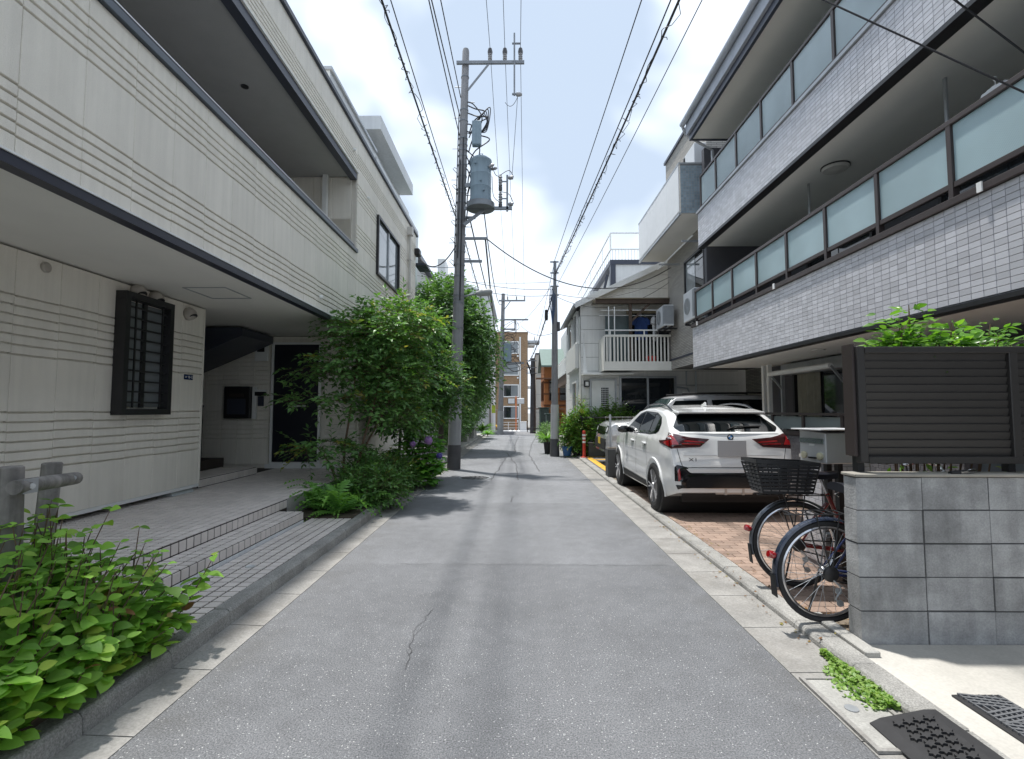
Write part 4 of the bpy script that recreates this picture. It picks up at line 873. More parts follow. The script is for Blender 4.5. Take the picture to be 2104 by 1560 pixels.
# ------------------------------------------------------------------ pale house with the slatted balcony
wp = pm('house_panel', (0.76, 0.76, 0.735), 0.7, var=0.03, piece=0.035, streak=0.06)
wh = thing('pale_house', 'pale grey panelled house with a sloping roof and a slatted balcony, at the parking lot', 'house', (4, 18, 0.03))
zr = lambda x: 5.02 + (x - 2.08) * 0.47
MB().prism([(2.10, 16.53, 0.03), (7.2, 16.53, 0.03), (7.2, 16.53, zr(7.2)-0.06), (2.10, 16.53, zr(2.1)-0.06)], (0, 4.6, 0)).build('wall', M['mortar'], wh)
for j in range(16):
    z0 = 0.05 + j*0.455
    for (a, b) in ((2.085, 3.48), (3.484, 5.30), (5.304, 7.2)):
        t0, t1 = zr(a)-0.07, zr(b)-0.07
        if z0 > t1 - 0.05: continue
        pts = [(a, 16.5, z0), (b, 16.5, z0), (b, 16.5, min(z0+0.443, t1))]
        if z0 + 0.443 <= t0: pts.append((a, 16.5, z0+0.443))
        else:
            xs_ = a + max(0, (z0+0.45 - t0) / 0.47)
            if xs_ < b: pts.append((xs_, 16.5, z0+0.45))
            if z0 < t0: pts.append((a, 16.5, t0))
            else:
                x2 = a + (z0 - t0)/0.47; pts[0] = (x2, 16.5, z0)
                if x2 >= b: continue
        MB().prism(pts, (0, 0.029, 0)).build('wall_panel', wp, wh)
    if z0 + 0.45 < 5.0:
        for (a, b) in ((16.5, 18.8), (18.804, 21.13)): MB().box(2.075, 2.099, a, b, z0, z0+0.45).build('wall_panel', wp, wh)
bx('rear_wing', wp, wh, 7.21, 12, 16.7, 20, 0.03, 5.5)
rf = MB().prism([(1.92, 16.3, zr(1.92)-0.05), (7.3, 16.3, zr(7.3)-0.05), (7.3, 16.3, zr(7.3)+0.05), (1.92, 16.3, zr(1.92)+0.05)], (0, 5.0, 0)).build('roof', pm('roof_grey', (0.40, 0.41, 0.42), 0.5), wh)
MB().prism([(1.90, 16.27, zr(1.9)-0.12), (7.3, 16.27, zr(7.3)-0.12), (7.3, 16.27, zr(7.3)+0.07), (1.90, 16.27, zr(1.9)+0.07)], (0, 0.028, 0)).build('verge_board', M['white_trim'], wh)
MB().tube([(1.88, 16.3, 4.92), (1.88, 21.3, 4.92)], 0.05, 8).build('eave_gutter', M['galv'], wh, smooth=True)
# side windows towards the lane
for (y0, y1, z0, z1) in ((17.0, 18.0, 3.75, 4.85), (18.6, 19.9, 3.75, 4.85), (17.2, 18.4, 1.3, 2.5)):
    f = frame_rect(MB(), (2.06, (y0+y1)/2, (z0+z1)/2), (0,-1,0), (0,0,1), (y1-y0)/2, (z1-z0)/2, 0.06, 0.10).build('window', M['white_trim'], wh); bx('pane', M['glass_dark'], f, 2.062, 2.072, y0+0.06, y1-0.06, z0+0.06, z1-0.06)
bx('bay_sill', wp, wh, 1.95, 2.07, 16.9, 20.0, 2.9, 3.72)
# front door with its lattice light
fd = bx('front_door', M['white_trim'], wh, 2.42, 3.18, 16.44, 16.499, 0.35, 2.47, bevel=0.01)
dg = bx('lattice', M['white_trim'], fd, 2.72, 2.98, 16.425, 16.439, 0.85, 2.25)
sq2 = MB().box(-0.019, 0.019, -0.008, 0, -0.026, 0.026).mesh('lattice_pane', M['glass_dark'])
for i in range(5):
    for j in range(20): inst('lattice_pane', sq2, (2.752 + i*0.049, 16.4245, 0.89 + j*0.069), fd)
frame_rect(MB(), (2.80, 16.47, 1.41), (1,0,0), (0,0,1), 0.44, 1.11, 0.05, 0.09).build('door_frame', M['galv'], fd)
MB().box(2.47, 2.50, 16.40, 16.439, 1.1, 1.4).build('handle', M['steel'], fd)
pl = thing('wall_lantern', 'small square dark lantern beside the lattice door', 'wall lamp', (2.27, 16.46, 2.25)); bx('case', M['black_metal'], pl, 2.18, 2.36, 16.38, 16.498, 2.25, 2.46, bevel=0.01); bx('glass', M['white_trim'], pl, 2.22, 2.32, 16.372, 16.379, 2.29, 2.42)
bx('bell_plate', M['black_metal'], wh, 2.24, 2.34, 16.48, 16.499, 1.2, 1.36)
# low dark garage windows
gwi = frame_rect(MB(), (4.25, 16.47, 1.75), (1,0,0), (0,0,1), 0.92, 0.85, 0.06, 0.09).build('window', M['galv'], wh)
bx('pane', M['glass_dark'], gwi, 3.39, 4.22, 16.48, 16.49, 0.96, 2.54); bx('pane', M['glass_dark'], gwi, 4.28, 5.11, 16.48, 16.49, 0.96, 2.54); bx('mullion', M['galv'], gwi, 4.22, 4.28, 16.44, 16.5, 0.96, 2.54)
bx('porch_roof', M['white_trim'], wh, 2.1, 3.7, 15.95, 16.49, 2.62, 2.68); 
MB().prism([(2.16, 16.44, 2.685), (2.30, 16.44, 2.685), (2.17, 16.44, 4.0)], (0, 0.05, 0)).build('side_brace', M['white_trim'], wh)
gp = MB().tube([(5.15, 16.35, 2.25), (5.5, 16.35, 2.2), (5.62, 16.35, 1.9), (5.65, 16.35, 0.4)], 0.03, 8); gp.tube([(5.75, 16.3, 2.75), (5.75, 16.3, 0.3)], 0.03, 8); gp.tube([(5.45, 16.3, 2.75), (5.45, 16.3, 2.3), (5.75, 16.3, 2.3)], 0.025, 8); gp.build('pipes', M['galv'], wh, smooth=True)
# balcony
bal_m = pm('balcony_cream', (0.78, 0.77, 0.71), 0.55, var=0.04)
BX0, BX1, BY = 2.72, 5.62, 15.55
bx('balcony_floor', M['galv'], wh, BX0, BX1, BY+0.05, 16.45, 2.80, 2.87); bx('balcony_fascia', bal_m, wh, BX0, BX1, BY, BY+0.049, 2.72, 3.0); bx('balcony_side', bal_m, wh, BX0-0.05, BX0-0.001, BY, 16.45, 2.72, 3.78)
bal = MB().box(-0.022, 0.022, -0.015, 0.015, 3.0, 3.76).mesh('baluster', bal_m)
nb = 26
for i in range(nb): inst('baluster', bal, (BX0 + 0.06 + i*(BX1-BX0-0.12)/(nb-1), BY+0.025, 0), wh)
bx('balcony_rail', bal_m, wh, BX0, BX1-0.55, BY, BY+0.06, 3.762, 3.83); MB().tube([(BX0, BY+0.03, 3.97), (BX1-0.6, BY+0.03, 3.97)], 0.022, 8).build('hand_rail', M['white_trim'], wh, smooth=True)
for x in (BX0+0.15, BX0+1.2, BX1-0.7): bx('rail_post', M['white_trim'], wh, x, x+0.035, BY+0.012, BY+0.047, 3.831, 3.96)
for x in (BX0+0.12, BX0+0.30): bx('pole_post', M['white_trim'], wh, x, x+0.03, BY+0.062, BY+0.092, 2.88, 4.72)
for z, y in ((4.62, BY+0.15), (4.50, BY+0.40)): MB().tube([(BX0-0.1, y, z), (BX1-0.5, y, z)], 0.014, 8).build('drying_pole', M['white_trim'], wh, smooth=True)
bx('sliding_door', pm('sash_wood', (0.40, 0.33, 0.22), 0.6), wh, 3.6, 5.25, 16.44, 16.499, 2.9, 4.75); bx('sliding_pane', M['glass_dark'], wh, 3.66, 5.19, 16.43, 16.439, 2.96, 4.66)
bx('screen_sheet', frosted_mat('screen_sheet', (0.16, 0.22, 0.23), 0.3), wh, 2.86, 3.62, BY+0.70, BY+0.72, 2.88, 4.55)
aw_m = pm('old_wood', (0.085, 0.06, 0.045), 0.85, var=0.25, vs=9)
bx('awning_beam', aw_m, wh, 2.45, 5.30, 15.62, 15.76, 4.83, 4.96); bx('awning_roof', frosted_mat('corrugated_sheet', (0.30, 0.27, 0.20), 0.35), wh, 2.45, 5.3, 15.58, 16.5, 4.962, 4.99)
bx('awning_post', aw_m, wh, 3.50, 3.59, 15.66, 15.75, 2.88, 4.829); br = MB(); beam(br, (3.55, 15.70, 4.25), (4.15, 15.70, 4.83), 0.06, 0.07); br.build('awning_brace', aw_m, wh)
shirt('hanging_shirt', 'navy blue shirt drying on the slatted balcony, leftmost of the laundry', (3.93, BY+0.40, 4.44), (1,0,0), 0.38, 0.72, pm('navy_cloth', (0.02, 0.05, 0.16), 0.9, var=0.1), 'laundry on the slatted balcony')
shirt('hanging_shirt', 'narrow shirt with white sides drying between two dark shirts', (4.38, BY+0.40, 4.44), (0.5,0.87,0), 0.40, 0.74, pm('white_cloth', (0.55, 0.55, 0.55), 0.9, var=0.5, vs=5), 'laundry on the slatted balcony')
shirt('hanging_shirt', 'black shirt drying nearest the air conditioner on the slatted balcony', (4.66, BY+0.40, 4.44), (0.8,0.6,0), 0.46, 0.80, pm('dark_cloth', (0.02, 0.022, 0.03), 0.9, var=0.1), 'laundry on the slatted balcony')
rb = thing('red_bucket', 'red plastic bucket standing behind the balcony slats', 'bucket', (4.2, 15.85, 2.871)); MB().lathe([(0.14, 0.001), (0.17, 0.30), (0.18, 0.31), (0.165, 0.31), (0.13, 0.03), (0, 0.03)], (4.2, 15.85, 2.871), seg=20).build('pail', pm('bucket_red', (0.6, 0.03, 0.02), 0.4), rb, smooth=True)
MB().tube([(4.03, 15.85, 3.17), (4.2, 15.85, 3.27), (4.37, 15.85, 3.17)], 0.006, 5).build('handle', M['galv'], rb)

# ------------------------------------------------------------------ garage with a brown fascia, orange house, cream block, brown block
gar = thing('garage_house', 'house with a dark open garage and brown fascia past the second utility pole', 'house', (4, 23.5, -0.1))
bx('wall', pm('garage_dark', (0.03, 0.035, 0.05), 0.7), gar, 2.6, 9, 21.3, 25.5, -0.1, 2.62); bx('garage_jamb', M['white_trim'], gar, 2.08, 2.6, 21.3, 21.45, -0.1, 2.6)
bx('fascia', pm('fascia_brown', (0.13, 0.085, 0.06), 0.7, var=0.15), gar, 2.08, 9, 21.26, 25.5, 2.622, 3.05); bx('floor_edge', M['white_trim'], gar, 2.04, 9, 21.24, 25.55, 3.052, 3.15)
bx('rail_panel', M['white_trim'], gar, 2.06, 2.10, 21.26, 25.5, 3.151, 3.62); bx('rail_top', M['white_trim'], gar, 2.05, 2.11, 21.26, 25.5, 3.70, 3.76)
for i in range(9): bx('rail_post', M['white_trim'], gar, 2.065, 2.095, 21.3 + i*0.52, 21.34 + i*0.52, 3.621, 3.70)
bx('upper_wall', M['white_trim'], gar, 3.3, 9, 21.4, 25.4, 3.151, 4.6)
# tall white building with a roof terrace behind the pale house
tw = thing('white_terrace_building', 'tall white building with roof terrace railings rising behind the sloping roof', 'building', (6, 26, -0.1))
ww = pm('white_render', (0.66, 0.67, 0.67), 0.8, var=0.04, streak=0.06)
bx('wall', ww, tw, 4.35, 12, 22.0, 34, -0.2, 7.9); bx('floor_band', M['dark_trim'], tw, 4.10, 12, 21.92, 34, 7.902, 8.10); bx('lower_wing', ww, tw, 3.5, 4.34, 24, 40, -0.3, 7.2)
bx('downpipe_post', M['dark_trim'], tw, 4.12, 4.34, 21.93, 22.2, 5.0, 7.90)
for z in (8.55, 9.28): bx('rail', M['white_trim'], tw, 4.12, 4.16, 21.94, 34, z, z+0.05); bx('rail', M['white_trim'], tw, 4.161, 9, 21.94, 21.98, z, z+0.05)
for i in range(14): bx('baluster', M['white_trim'], tw, 4.2 + i*0.14, 4.225 + i*0.14, 21.95, 21.97, 8.101, 8.549)
for i in range(22): bx('baluster', M['white_trim'], tw, 4.13, 4.15, 22.1 + i*0.5, 22.13 + i*0.5, 8.101, 8.549 if i % 4 else 9.279)
bx('corner_post', M['white_trim'], tw, 4.12, 4.16, 21.94, 21.98, 8.601, 9.279)
sc = MB(); beam(sc, (3.6, 23, 5.2), (4.1, 22.6, 7.6), 0.06, 0.10); sc.build('stair_stringer', M['dark_trim'], tw)
# orange timber house
oh = thing('orange_timber_house', 'orange timber house with a green roof behind the green sheds', 'house', (3.2, 38, -0.3))
om = pm('orange_timber', (0.44, 0.17, 0.055), 0.7, var=0.12, vs=3, piece=0.06); odk = pm('brown_timber', (0.16, 0.07, 0.035), 0.8)
bx('wall', om, oh, 1.95, 8, 36.0, 41, -0.4, 4.3); MB().prism([(1.951, 36.0, 4.301), (1.951, 41, 4.301), (1.951, 41, 4.75), (1.951, 38.5, 5.95), (1.951, 36.0, 4.75)], (6, 0, 0)).build('gable_wall', om, oh)
MB().prism([(1.72, 35.35, 4.52), (1.72, 38.5, 6.02), (1.72, 41.65, 4.52), (1.72, 41.65, 4.64), (1.72, 38.5, 6.16), (1.72, 35.35, 4.64)], (6.5, 0, 0)).build('roof', pm('green_roof', (0.12, 0.18, 0.16), 0.6, var=0.1, vs=3), oh)
mb = MB()
for k in range(5): mb.box(1.90, 8, 35.93 , 35.999, 0.2 + k*0.8, 0.30 + k*0.8)
mb.build('timber_band', odk, oh)
for (a, b) in ((2.25, 2.75), (3.0, 3.6), (4.2, 4.9)): 
    f = frame_rect(MB(), ((a+b)/2, 35.92, 2.9), (1,0,0), (0,0,1), (b-a)/2, 0.75, 0.06, 0.08).build('window', odk, oh); bx('pane', M['glass_dark'], f, a+0.06, b-0.06, 35.93, 35.94, 2.21, 3.59)
for (y0) in (36.6, 38.6): 
    f = frame_rect(MB(), (1.93, y0+0.5, 2.9), (0,-1,0), (0,0,1), 0.5, 0.75, 0.06, 0.08).build('window', odk, oh); bx('pane', M['glass_dark'], f, 1.935, 1.945, y0+0.06, y0+0.94, 2.21, 3.59)
bx('canopy', pm('tin_brown', (0.20, 0.10, 0.06), 0.7), oh, 1.35, 3.4, 35.2, 36.0, 3.68, 3.76); bx('porch_roof', pm('tin_rust', (0.19, 0.11, 0.075), 0.7, var=0.2), oh, 1.3, 3.2, 34.6, 36.0, 1.55, 1.63)
# dark green sheds
gsm = pm('shed_green', (0.055, 0.085, 0.075), 0.6, var=0.15)
for (lb, x0, x1, y0, y1, z) in (('taller dark green metal shed standing before the orange house', 1.45, 2.0, 31.6, 33.2, 1.62), ('shorter grey green metal shed beside the second pole', 1.72, 2.45, 29.2, 30.6, 1.25)):
    g0 = gz((y0+y1)/2) - 0.05
    s = thing('metal_shed', lb, 'shed', ((x0+x1)/2, (y0+y1)/2, g0), group='metal sheds along the lane')
    bx('body', gsm, s, x0, x1, y0, y1, g0, z, bevel=0.02); bx('roof', gsm, s, x0-0.06, x1+0.06, y0-0.06, y1+0.06, z+0.001, z+0.06); bx('door', pm('shed_door', (0.04, 0.055, 0.05), 0.6), s, x0+0.05, x1-0.05, y0-0.02, y0-0.001, g0+0.08, z-0.1); bx('handle', M['galv'], s, x0+0.12, x0+0.16, y0-0.04, y0-0.021, 0.5, 0.62)
# cream block of flats
cb = thing('cream_flats', 'cream block of flats with small dark windows beyond the orange house', 'apartment building', (6, 72, -0.9))
cm = pm('cream_render', (0.60, 0.58, 0.53), 0.85, var=0.03); bx('wall', cm, cb, 2.55, 12, 68, 78, -0.9, 9.0); bx('parapet', M['dark_trim'], cb, 2.5, 12, 67.95, 78, 9.001, 9.2)
for z in (2.1, 4.5, 7.0): bx('window', M['glass_dark'], cb, 3.35, 3.72, 67.96, 67.999, z, z+0.75); bx('joint', M['galv'], cb, 2.55, 12, 67.97, 67.999, z-0.9, z-0.85)
# brown tiled block closing the view
bb = thing('brown_flats', 'brown tiled four storey block of flats closing the end of the lane', 'apartment building', (-2, 64, -0.9))
bm_ = brick_mat('brown_tile', (0.32, 0.215, 0.13)); bx('wall', bm_, bb, -9, 1.38, 63.4, 72, -0.9, 11.2); bx('parapet', pm('parapet_brown', (0.2, 0.13, 0.08), 0.8), bb, -9.05, 1.43, 63.35, 72, 11.2, 11.35)
bx('white_pipe', M['white_trim'], bb, 0.32, 0.50, 63.25, 63.399, -0.9, 10.7)
for k, (z, kind) in enumerate(((0.5, 0), (3.2, 1), (5.9, 1), (8.65, 0))):
    f = frame_rect(MB(), (-0.75, 63.34, z+0.72), (1,0,0), (0,0,1), 1.0, 0.80, 0.12, 0.14).build('window', M['white_trim'], bb)
    bx('pane', M['glass_dark'] if k in (0, 1) else M['glass_grey'], f, -1.63, -0.75, 63.37, 63.38, z+0.04, z+1.40); bx('pane', M['glass_grey'], f, -0.75, 0.13, 63.36, 63.369, z+0.04, z+1.40)
    MB().lathe([(0.12, 0), (0.12, 0.1), (0, 0.14)], (0.12, 63.4, z-0.35), axis=(0,-1,0), seg=12).build('vent', M['white_trim'], bb)
for k in range(4):
    bx('balcony', M['white_trim'], bb, 1.381, 2.3, 64.0, 66.5, 1.6+k*2.7, 1.85+k*2.7); bx('balcony_panel', M['galv'], bb, 2.24, 2.3, 64.0, 66.5, 1.851+k*2.7, 2.8+k*2.7)
bx('canopy', M['galv'], bb, 1.381, 2.9, 63.6, 66, 10.0, 10.3)
# far pieces of the crossing
rl_ = thing('white_railing', 'low white pedestrian railing in front of the brown flats', 'railing', (-1.2, 58.0, -0.85)); p = MB()
for z in (-0.55, -0.2, 0.1): p.box(-2.2, 0.2, 58.0, 58.05, z, z+0.05)
for x in (-2.2, -1.0, 0.15): p.box(x, x+0.06, 57.99, 58.06, -0.9, 0.16)
p.build('frame', M['white_trim'], rl_)
wb = thing('white_gatepost', 'white square gatepost at the end of the lane', 'gatepost', (0.75, 58.3, -0.9)); bx('body', M['white_trim'], wb, 0.4, 1.1, 58.1, 58.7, -0.95, 0.15, bevel=0.03); bx('cap', M['white_trim'], wb, 0.37, 1.13, 58.07, 58.73, 0.151, 0.2)
tm = thing('traffic_mirror', 'orange traffic mirror post with two square mirrors at the crossing', 'traffic mirror', (-0.1, 57.4, -0.9)); orm = pm('mirror_orange', (0.75, 0.18, 0.04), 0.5)
MB().tube([(-0.1, 57.4, -0.95), (-0.1, 57.4, 3.1)], 0.055, 10).build('post', orm, tm, smooth=True)
for s in (-1, 1):
    m_ = MB().box(-0.1+s*0.52-0.42, -0.1+s*0.52+0.42, 57.3, 57.38, 2.2, 2.85).build('hood', M['black_metal'] if s < 0 else M['galv'], tm, bevel=0.03); MB().box(-0.1+s*0.52-0.36, -0.1+s*0.52+0.36, 57.285, 57.299, 2.26, 2.79).build('mirror', M['steel'], m_)
ys_ = thing('warning_bar', 'yellow slanted guard bar by the far utility pole', 'guard bar', (-2.0, 55, -0.8)); p = MB(); beam(p, (-2.3, 55, -0.1), (-1.7, 54.6, -0.75), 0.1, 0.12); p.build('bar', M['yellow'], ys_)
# left side beyond the trees
lw1 = thing('white_flats', 'white flat roofed building rising behind the trees on the left', 'building', (-7, 40, -0.2)); bx('wall', ww, lw1, -14, -1.95, 35, 46, -0.4, 9.6); bx('roof_edge', M['galv'], lw1, -14.2, -1.75, 34.8, 46.2, 9.601, 9.78)
MB().prism([(-5.5, 35.5, 9.78), (-2.1, 35.5, 9.78), (-5.0, 35.5, 11.2), (-5.5, 35.5, 11.2)], (0, 9, 0)).build('roof_slope', ww, lw1); bx('stair_tower', ww, lw1, -5.6, -5.1, 35.2, 37, 9.78, 12.2)
bx('window', M['dark_trim'], lw1, -3.2, -2.3, 34.96, 34.999, 5.2, 6.6); bx('window', M['glass_dark'], lw1, -1.949, -1.93, 37, 39, 5.0, 6.4)
for i in range(3): bx('panel_joint', M['galv'], lw1, -6.0+i*1.5, -5.97+i*1.5, 34.985, 34.999, -0.3, 9.5)
lw2 = thing('grey_flats', 'grey building with a dark roof edge behind the cream house', 'building', (-8, 24, -0.1)); bx('wall', pm('grey_render', (0.5, 0.5, 0.49), 0.85, var=0.03), lw2, -14, -4.55, 22, 29, -0.2, 8.3); bx('roof_edge', M['dark_trim'], lw2, -14.2, -4.3, 21.8, 29, 8.301, 8.5)
bx('window', M['glass_dark'], lw2, -4.549, -4.53, 23, 24.4, 5.5, 7.0); bx('band', M['galv'], lw2, -14, -4.545, 21.985, 21.999, 5.9, 6.0)
lowall = thing('stone_planter', 'low grey stone planter box beside the left kerb under the big tree', 'planter', (-2.6, 26, -0.05)); bx('wall', M['concrete'], lowall, -3.1, -2.15, 25.5, 27.2, -0.1, 0.55, bevel=0.02); bx('rim', M['concrete'], lowall, -3.15, -2.10, 25.45, 27.25, 0.551, 0.62, bevel=0.01)
lowb = thing('concrete_block', 'single rough concrete block on the ground beside the left kerb', 'block', (-2.45, 23, 0.0)); bx('block', M['concrete'], lowb, -2.75, -2.2, 22.6, 23.2, 0.05, 0.42, bevel=0.03); bx('plate', M['kerb'], lowb, -2.8, -2.15, 22.55, 23.25, 0.02, 0.07)
lp = thing('lamp_post', 'thin black lamp post standing before the far left pole', 'lamp post', (-1.9, 36, -0.2)); MB().tube([(-1.9, 36, -0.3), (-1.9, 36, 2.4), (-2.1, 36, 2.55)], 0.035, 8).build('post', M['black_metal'], lp, smooth=True); MB().lathe([(0.05, 0), (0.09, 0.1), (0.03, 0.18), (0, 0.18)], (-2.15, 36, 2.45), seg=12).build('lantern', M['black_metal'], lp)
sg = thing('street_sign', 'small yellow green sign on the far left pole', 'sign', (-1.45, 35.2, 1.6)); bx('board', pm('sign_lime', (0.5, 0.62, 0.06), 0.5), sg, -1.75, -1.5, 35.2, 35.23, 1.3, 1.85); bx('bracket', M['galv'], sg, -1.5, -1.3, 35.2, 35.23, 1.5, 1.54)
# ------------------------------------------------------------------ utility poles
pole_c = pm('pole_concrete', (0.26, 0.26, 0.27), 0.85, var=0.12, vs=3, bump=0.3, bs=60, streak=0.2)
M['pole_steel'] = pm('pole_steel', (0.21, 0.225, 0.245), 0.5, metal=0.4, var=0.15)
pole_sheet = pm('pole_sheet', (0.34, 0.35, 0.36), 0.7, var=0.08, streak=0.1)
pole_dark = pm('pole_sleeve', (0.085, 0.085, 0.09), 0.8, var=0.15)
insul = pm('insulator', (0.30, 0.30, 0.31), 0.25, var=0.1); dk_ins = pm('insulator_dark', (0.05, 0.05, 0.055), 0.3)
tr_m = pm('transformer_grey', (0.20, 0.27, 0.32), 0.45, var=0.05, streak=0.08)
P1 = lambda z: Vector((-1.60 + 0.25*z/11.1, 12.9, z))
def pr1(z): return 0.165 - 0.075*z/11.1
p1 = thing('utility_pole', 'tall concrete utility pole with a grey transformer, left of the lane before the trees', 'utility pole', (-1.6, 12.9, 0), group='utility poles')
zs = [0.0, 0.3, 1.0, 1.9, 2.6, 4, 6, 8, 9.5, 11.0, 11.08, 11.1]
pm_ = MB().tube([P1(z) for z in zs], [pr1(z) for z in zs[:-2]] + [0.075, 0.03], 20); pm_.build('shaft', pole_c, p1, smooth=True)
MB().tube([P1(0.02), P1(0.62)], [pr1(0)+0.008, pr1(0.6)+0.008], 20).build('base_sleeve', pole_dark, p1, smooth=True)
MB().tube([P1(0.63), P1(2.72)], [pr1(0.6)+0.004, pr1(2.6)+0.004], 20).build('smooth_sheet', pole_sheet, p1, smooth=True)
for z in (2.75, 3.6, 4.25, 4.35, 4.45, 4.95, 5.25, 5.6, 5.75, 6.05, 6.3, 6.45, 6.9, 7.15, 7.25, 7.6, 7.9, 8.15, 8.3, 8.45, 8.62, 9.1, 9.4, 10.3):
    MB().lathe([(pr1(z)+0.001, -0.014), (pr1(z)+0.012, -0.014), (pr1(z)+0.012, 0.014), (pr1(z)+0.001, 0.014)], P1(z), seg=20, closed=True).build('band', M['pole_steel'], p1)
for k in range(13):
    z = 5.0 + k*0.42; s = 1 if k % 2 else -1
    MB().tube([P1(z) + Vector((s*pr1(z), 0, 0)), P1(z) + Vector((s*(pr1(z)+0.17), 0, 0))], 0.010, 6).build('step_bolt', M['pole_steel'], p1)
for z in (5.3, 5.9, 6.35, 6.75, 7.3, 7.75):
    c = P1(z) + Vector((-pr1(z)-0.07, -0.03, 0)); MB().tube([c + Vector((0.07, 0, -0.09)), c + Vector((0, 0, -0.02)), c + Vector((-0.06, 0, 0.05)), c + Vector((-0.02, 0, 0.09)), c + Vector((0.06, 0, 0.04))], 0.009, 6).build('cable_hook', M['pole_steel'], p1)
# crossarm with three insulators and brace
za = 10.62; a0 = P1(za)
bx('crossarm', M['pole_steel'], p1, a0.x-0.22, 0.20, 12.74, 12.80, za-0.04, za+0.04)
b = MB(); beam(b, (a0.x+0.08, 12.77, za-0.75), (a0.x+0.62, 12.77, za-0.05), 0.04, 0.04); b.build('arm_brace', M['pole_steel'], p1)
def insulator(parent, c, h=0.30, r=0.055, mat=None):
    c = Vector(c); pf = [(r*0.5, 0), (r*0.5, h*0.12)]
    for k in range(4): t = h*(0.15+0.2*k); pf += [(r, t), (r*1.05, t+h*0.05), (r*0.55, t+h*0.14)]
    pf += [(r*0.7, h*0.96), (0, h)]
    return MB().lathe(pf, c, seg=14).build('insulator', mat or insul, parent, smooth=True)
for x in (-0.70, -0.31, 0.10):
    o = insulator(p1, (x, 12.77, za+0.041)); MB().lathe([(0.06, 0.18), (0.068, 0.24), (0.05, 0.33), (0, 0.34)], (x, 12.77, za+0.045), seg=12).build('cover', dk_ins, o, smooth=True)
u = MB(); u.tube([(-0.06, 12.70, za-0.95), (-0.06, 12.70, za+0.75)], 0.022, 8); u.box(-0.12, 0.1, 12.68, 12.72, za+0.45, za+0.48); u.box(-0.12, 0.02, 12.68, 12.72, za-0.93, za-0.89); u.build('switch_rod', M['pole_steel'], p1)
MB().lathe([(0.04, 0), (0.055, 0.03), (0.055, 0.1), (0.03, 0.16), (0, 0.16)], (-0.02, 12.7, za-0.92), axis=(1,0,0), seg=12).build('insulator', insul, p1, smooth=True)
# transformer on its bracket
tx, ty = -0.93, 12.72
tr = MB().lathe([(0.0, 6.82), (0.28, 6.82), (0.285, 6.9), (0.27, 6.95), (0.27, 7.18), (0.277, 7.20), (0.27, 7.22), (0.27, 7.52), (0.277, 7.54), (0.27, 7.56), (0.27, 7.86), (0.285, 7.88), (0.285, 7.93), (0.2, 8.0), (0, 8.02)], (tx, ty, 0), seg=28).build('transformer', tr_m, p1, smooth=True)
MB().lathe([(0.36, 6.66), (0.36, 6.80), (0.0, 6.80)], (tx, ty, 0), seg=24).build('platform', M['pole_steel'], tr, smooth=True)
for a in (-0.6, -0.1): MB().lathe([(0.03, 0), (0.045, 0.03), (0.03, 0.07), (0.045, 0.1), (0.02, 0.16), (0, 0.16)], (tx+0.27*math.cos(a), ty+0.27*math.sin(a), 7.70), axis=(math.cos(a), math.sin(a), 0.15), seg=12).build('bushing', insul, tr, smooth=True)
for (dx, z) in ((-0.12, 7.75), (0.02, 7.3), (0.1, 7.05)): MB().tube([(tx+dx, ty-0.25, z), (tx+dx, ty-0.32, z)], 0.025, 8).build('lug', tr_m, tr)
MB().tube([(tx-0.02, ty-0.05, 8.0), (tx-0.02, ty-0.05, 8.1), (tx+0.05, ty-0.05, 8.1), (tx+0.05, ty-0.05, 8.0)], 0.014, 6).build('lifting_eye', tr_m, tr)
b = MB(); beam(b, P1(6.68) + Vector((0.1, -0.18, 0)), (-0.12, 12.72, 6.68), 0.06, 0.08); beam(b, P1(6.25) + Vector((0.1, -0.18, 0)), (-0.85, 12.72, 6.64), 0.06, 0.07); beam(b, P1(7.3) + Vector((0.1, -0.15, 0)), (-1.1, 12.72, 7.3), 0.05, 0.1); b.build('bracket', M['pole_steel'], p1)
co = MB().box(-0.27, -0.22, 12.69, 12.75, 6.60, 7.55).build('cutout_post', M['pole_steel'], p1)
for (x, z) in ((-0.42, 7.35), (-0.42, 6.90)):
    o = insulator(p1, (x, 12.72, z-0.12), 0.34, 0.05, insul); MB().lathe([(0.05, 0), (0.05, 0.1), (0, 0.1)], (x, 12.72, z-0.2), seg=12).build('fuse_cap', dk_ins, o)
    MB().box(x, -0.27, 12.71, 12.73, z+0.02, z+0.05).build('cutout_arm', M['pole_steel'], p1)
for z in (7.48, 6.78): MB().lathe([(0.03, 0), (0.05, 0.03), (0.05, 0.12), (0, 0.14)], (-0.22, 12.72, z), axis=(1,0,0.1), seg=12).build('insulator', insul, p1, smooth=True)
bx('junction_box', tr_m, p1, -1.16, -0.92, 12.66, 12.84, 8.35, 9.0, bevel=0.02)
cab = MB()
def loop(pts, r=0.014): cab.tube(pts, r, 6)
rnd = random.Random(3)
def smoothpts(pts, n=6):
    pts = [Vector(p) for p in pts]; out = []
    for i in range(len(pts)-1):
        p0, p1_, p2, p3 = pts[max(i-1,0)], pts[i], pts[i+1], pts[min(i+2, len(pts)-1)]
        for k in range(n):
            t = k/n; out.append(0.5*((2*p1_) + (p2-p0)*t + (2*p0-5*p1_+4*p2-p3)*t*t + (3*p1_-p0-3*p2+p3)*t**3))
    return out + [pts[-1]]
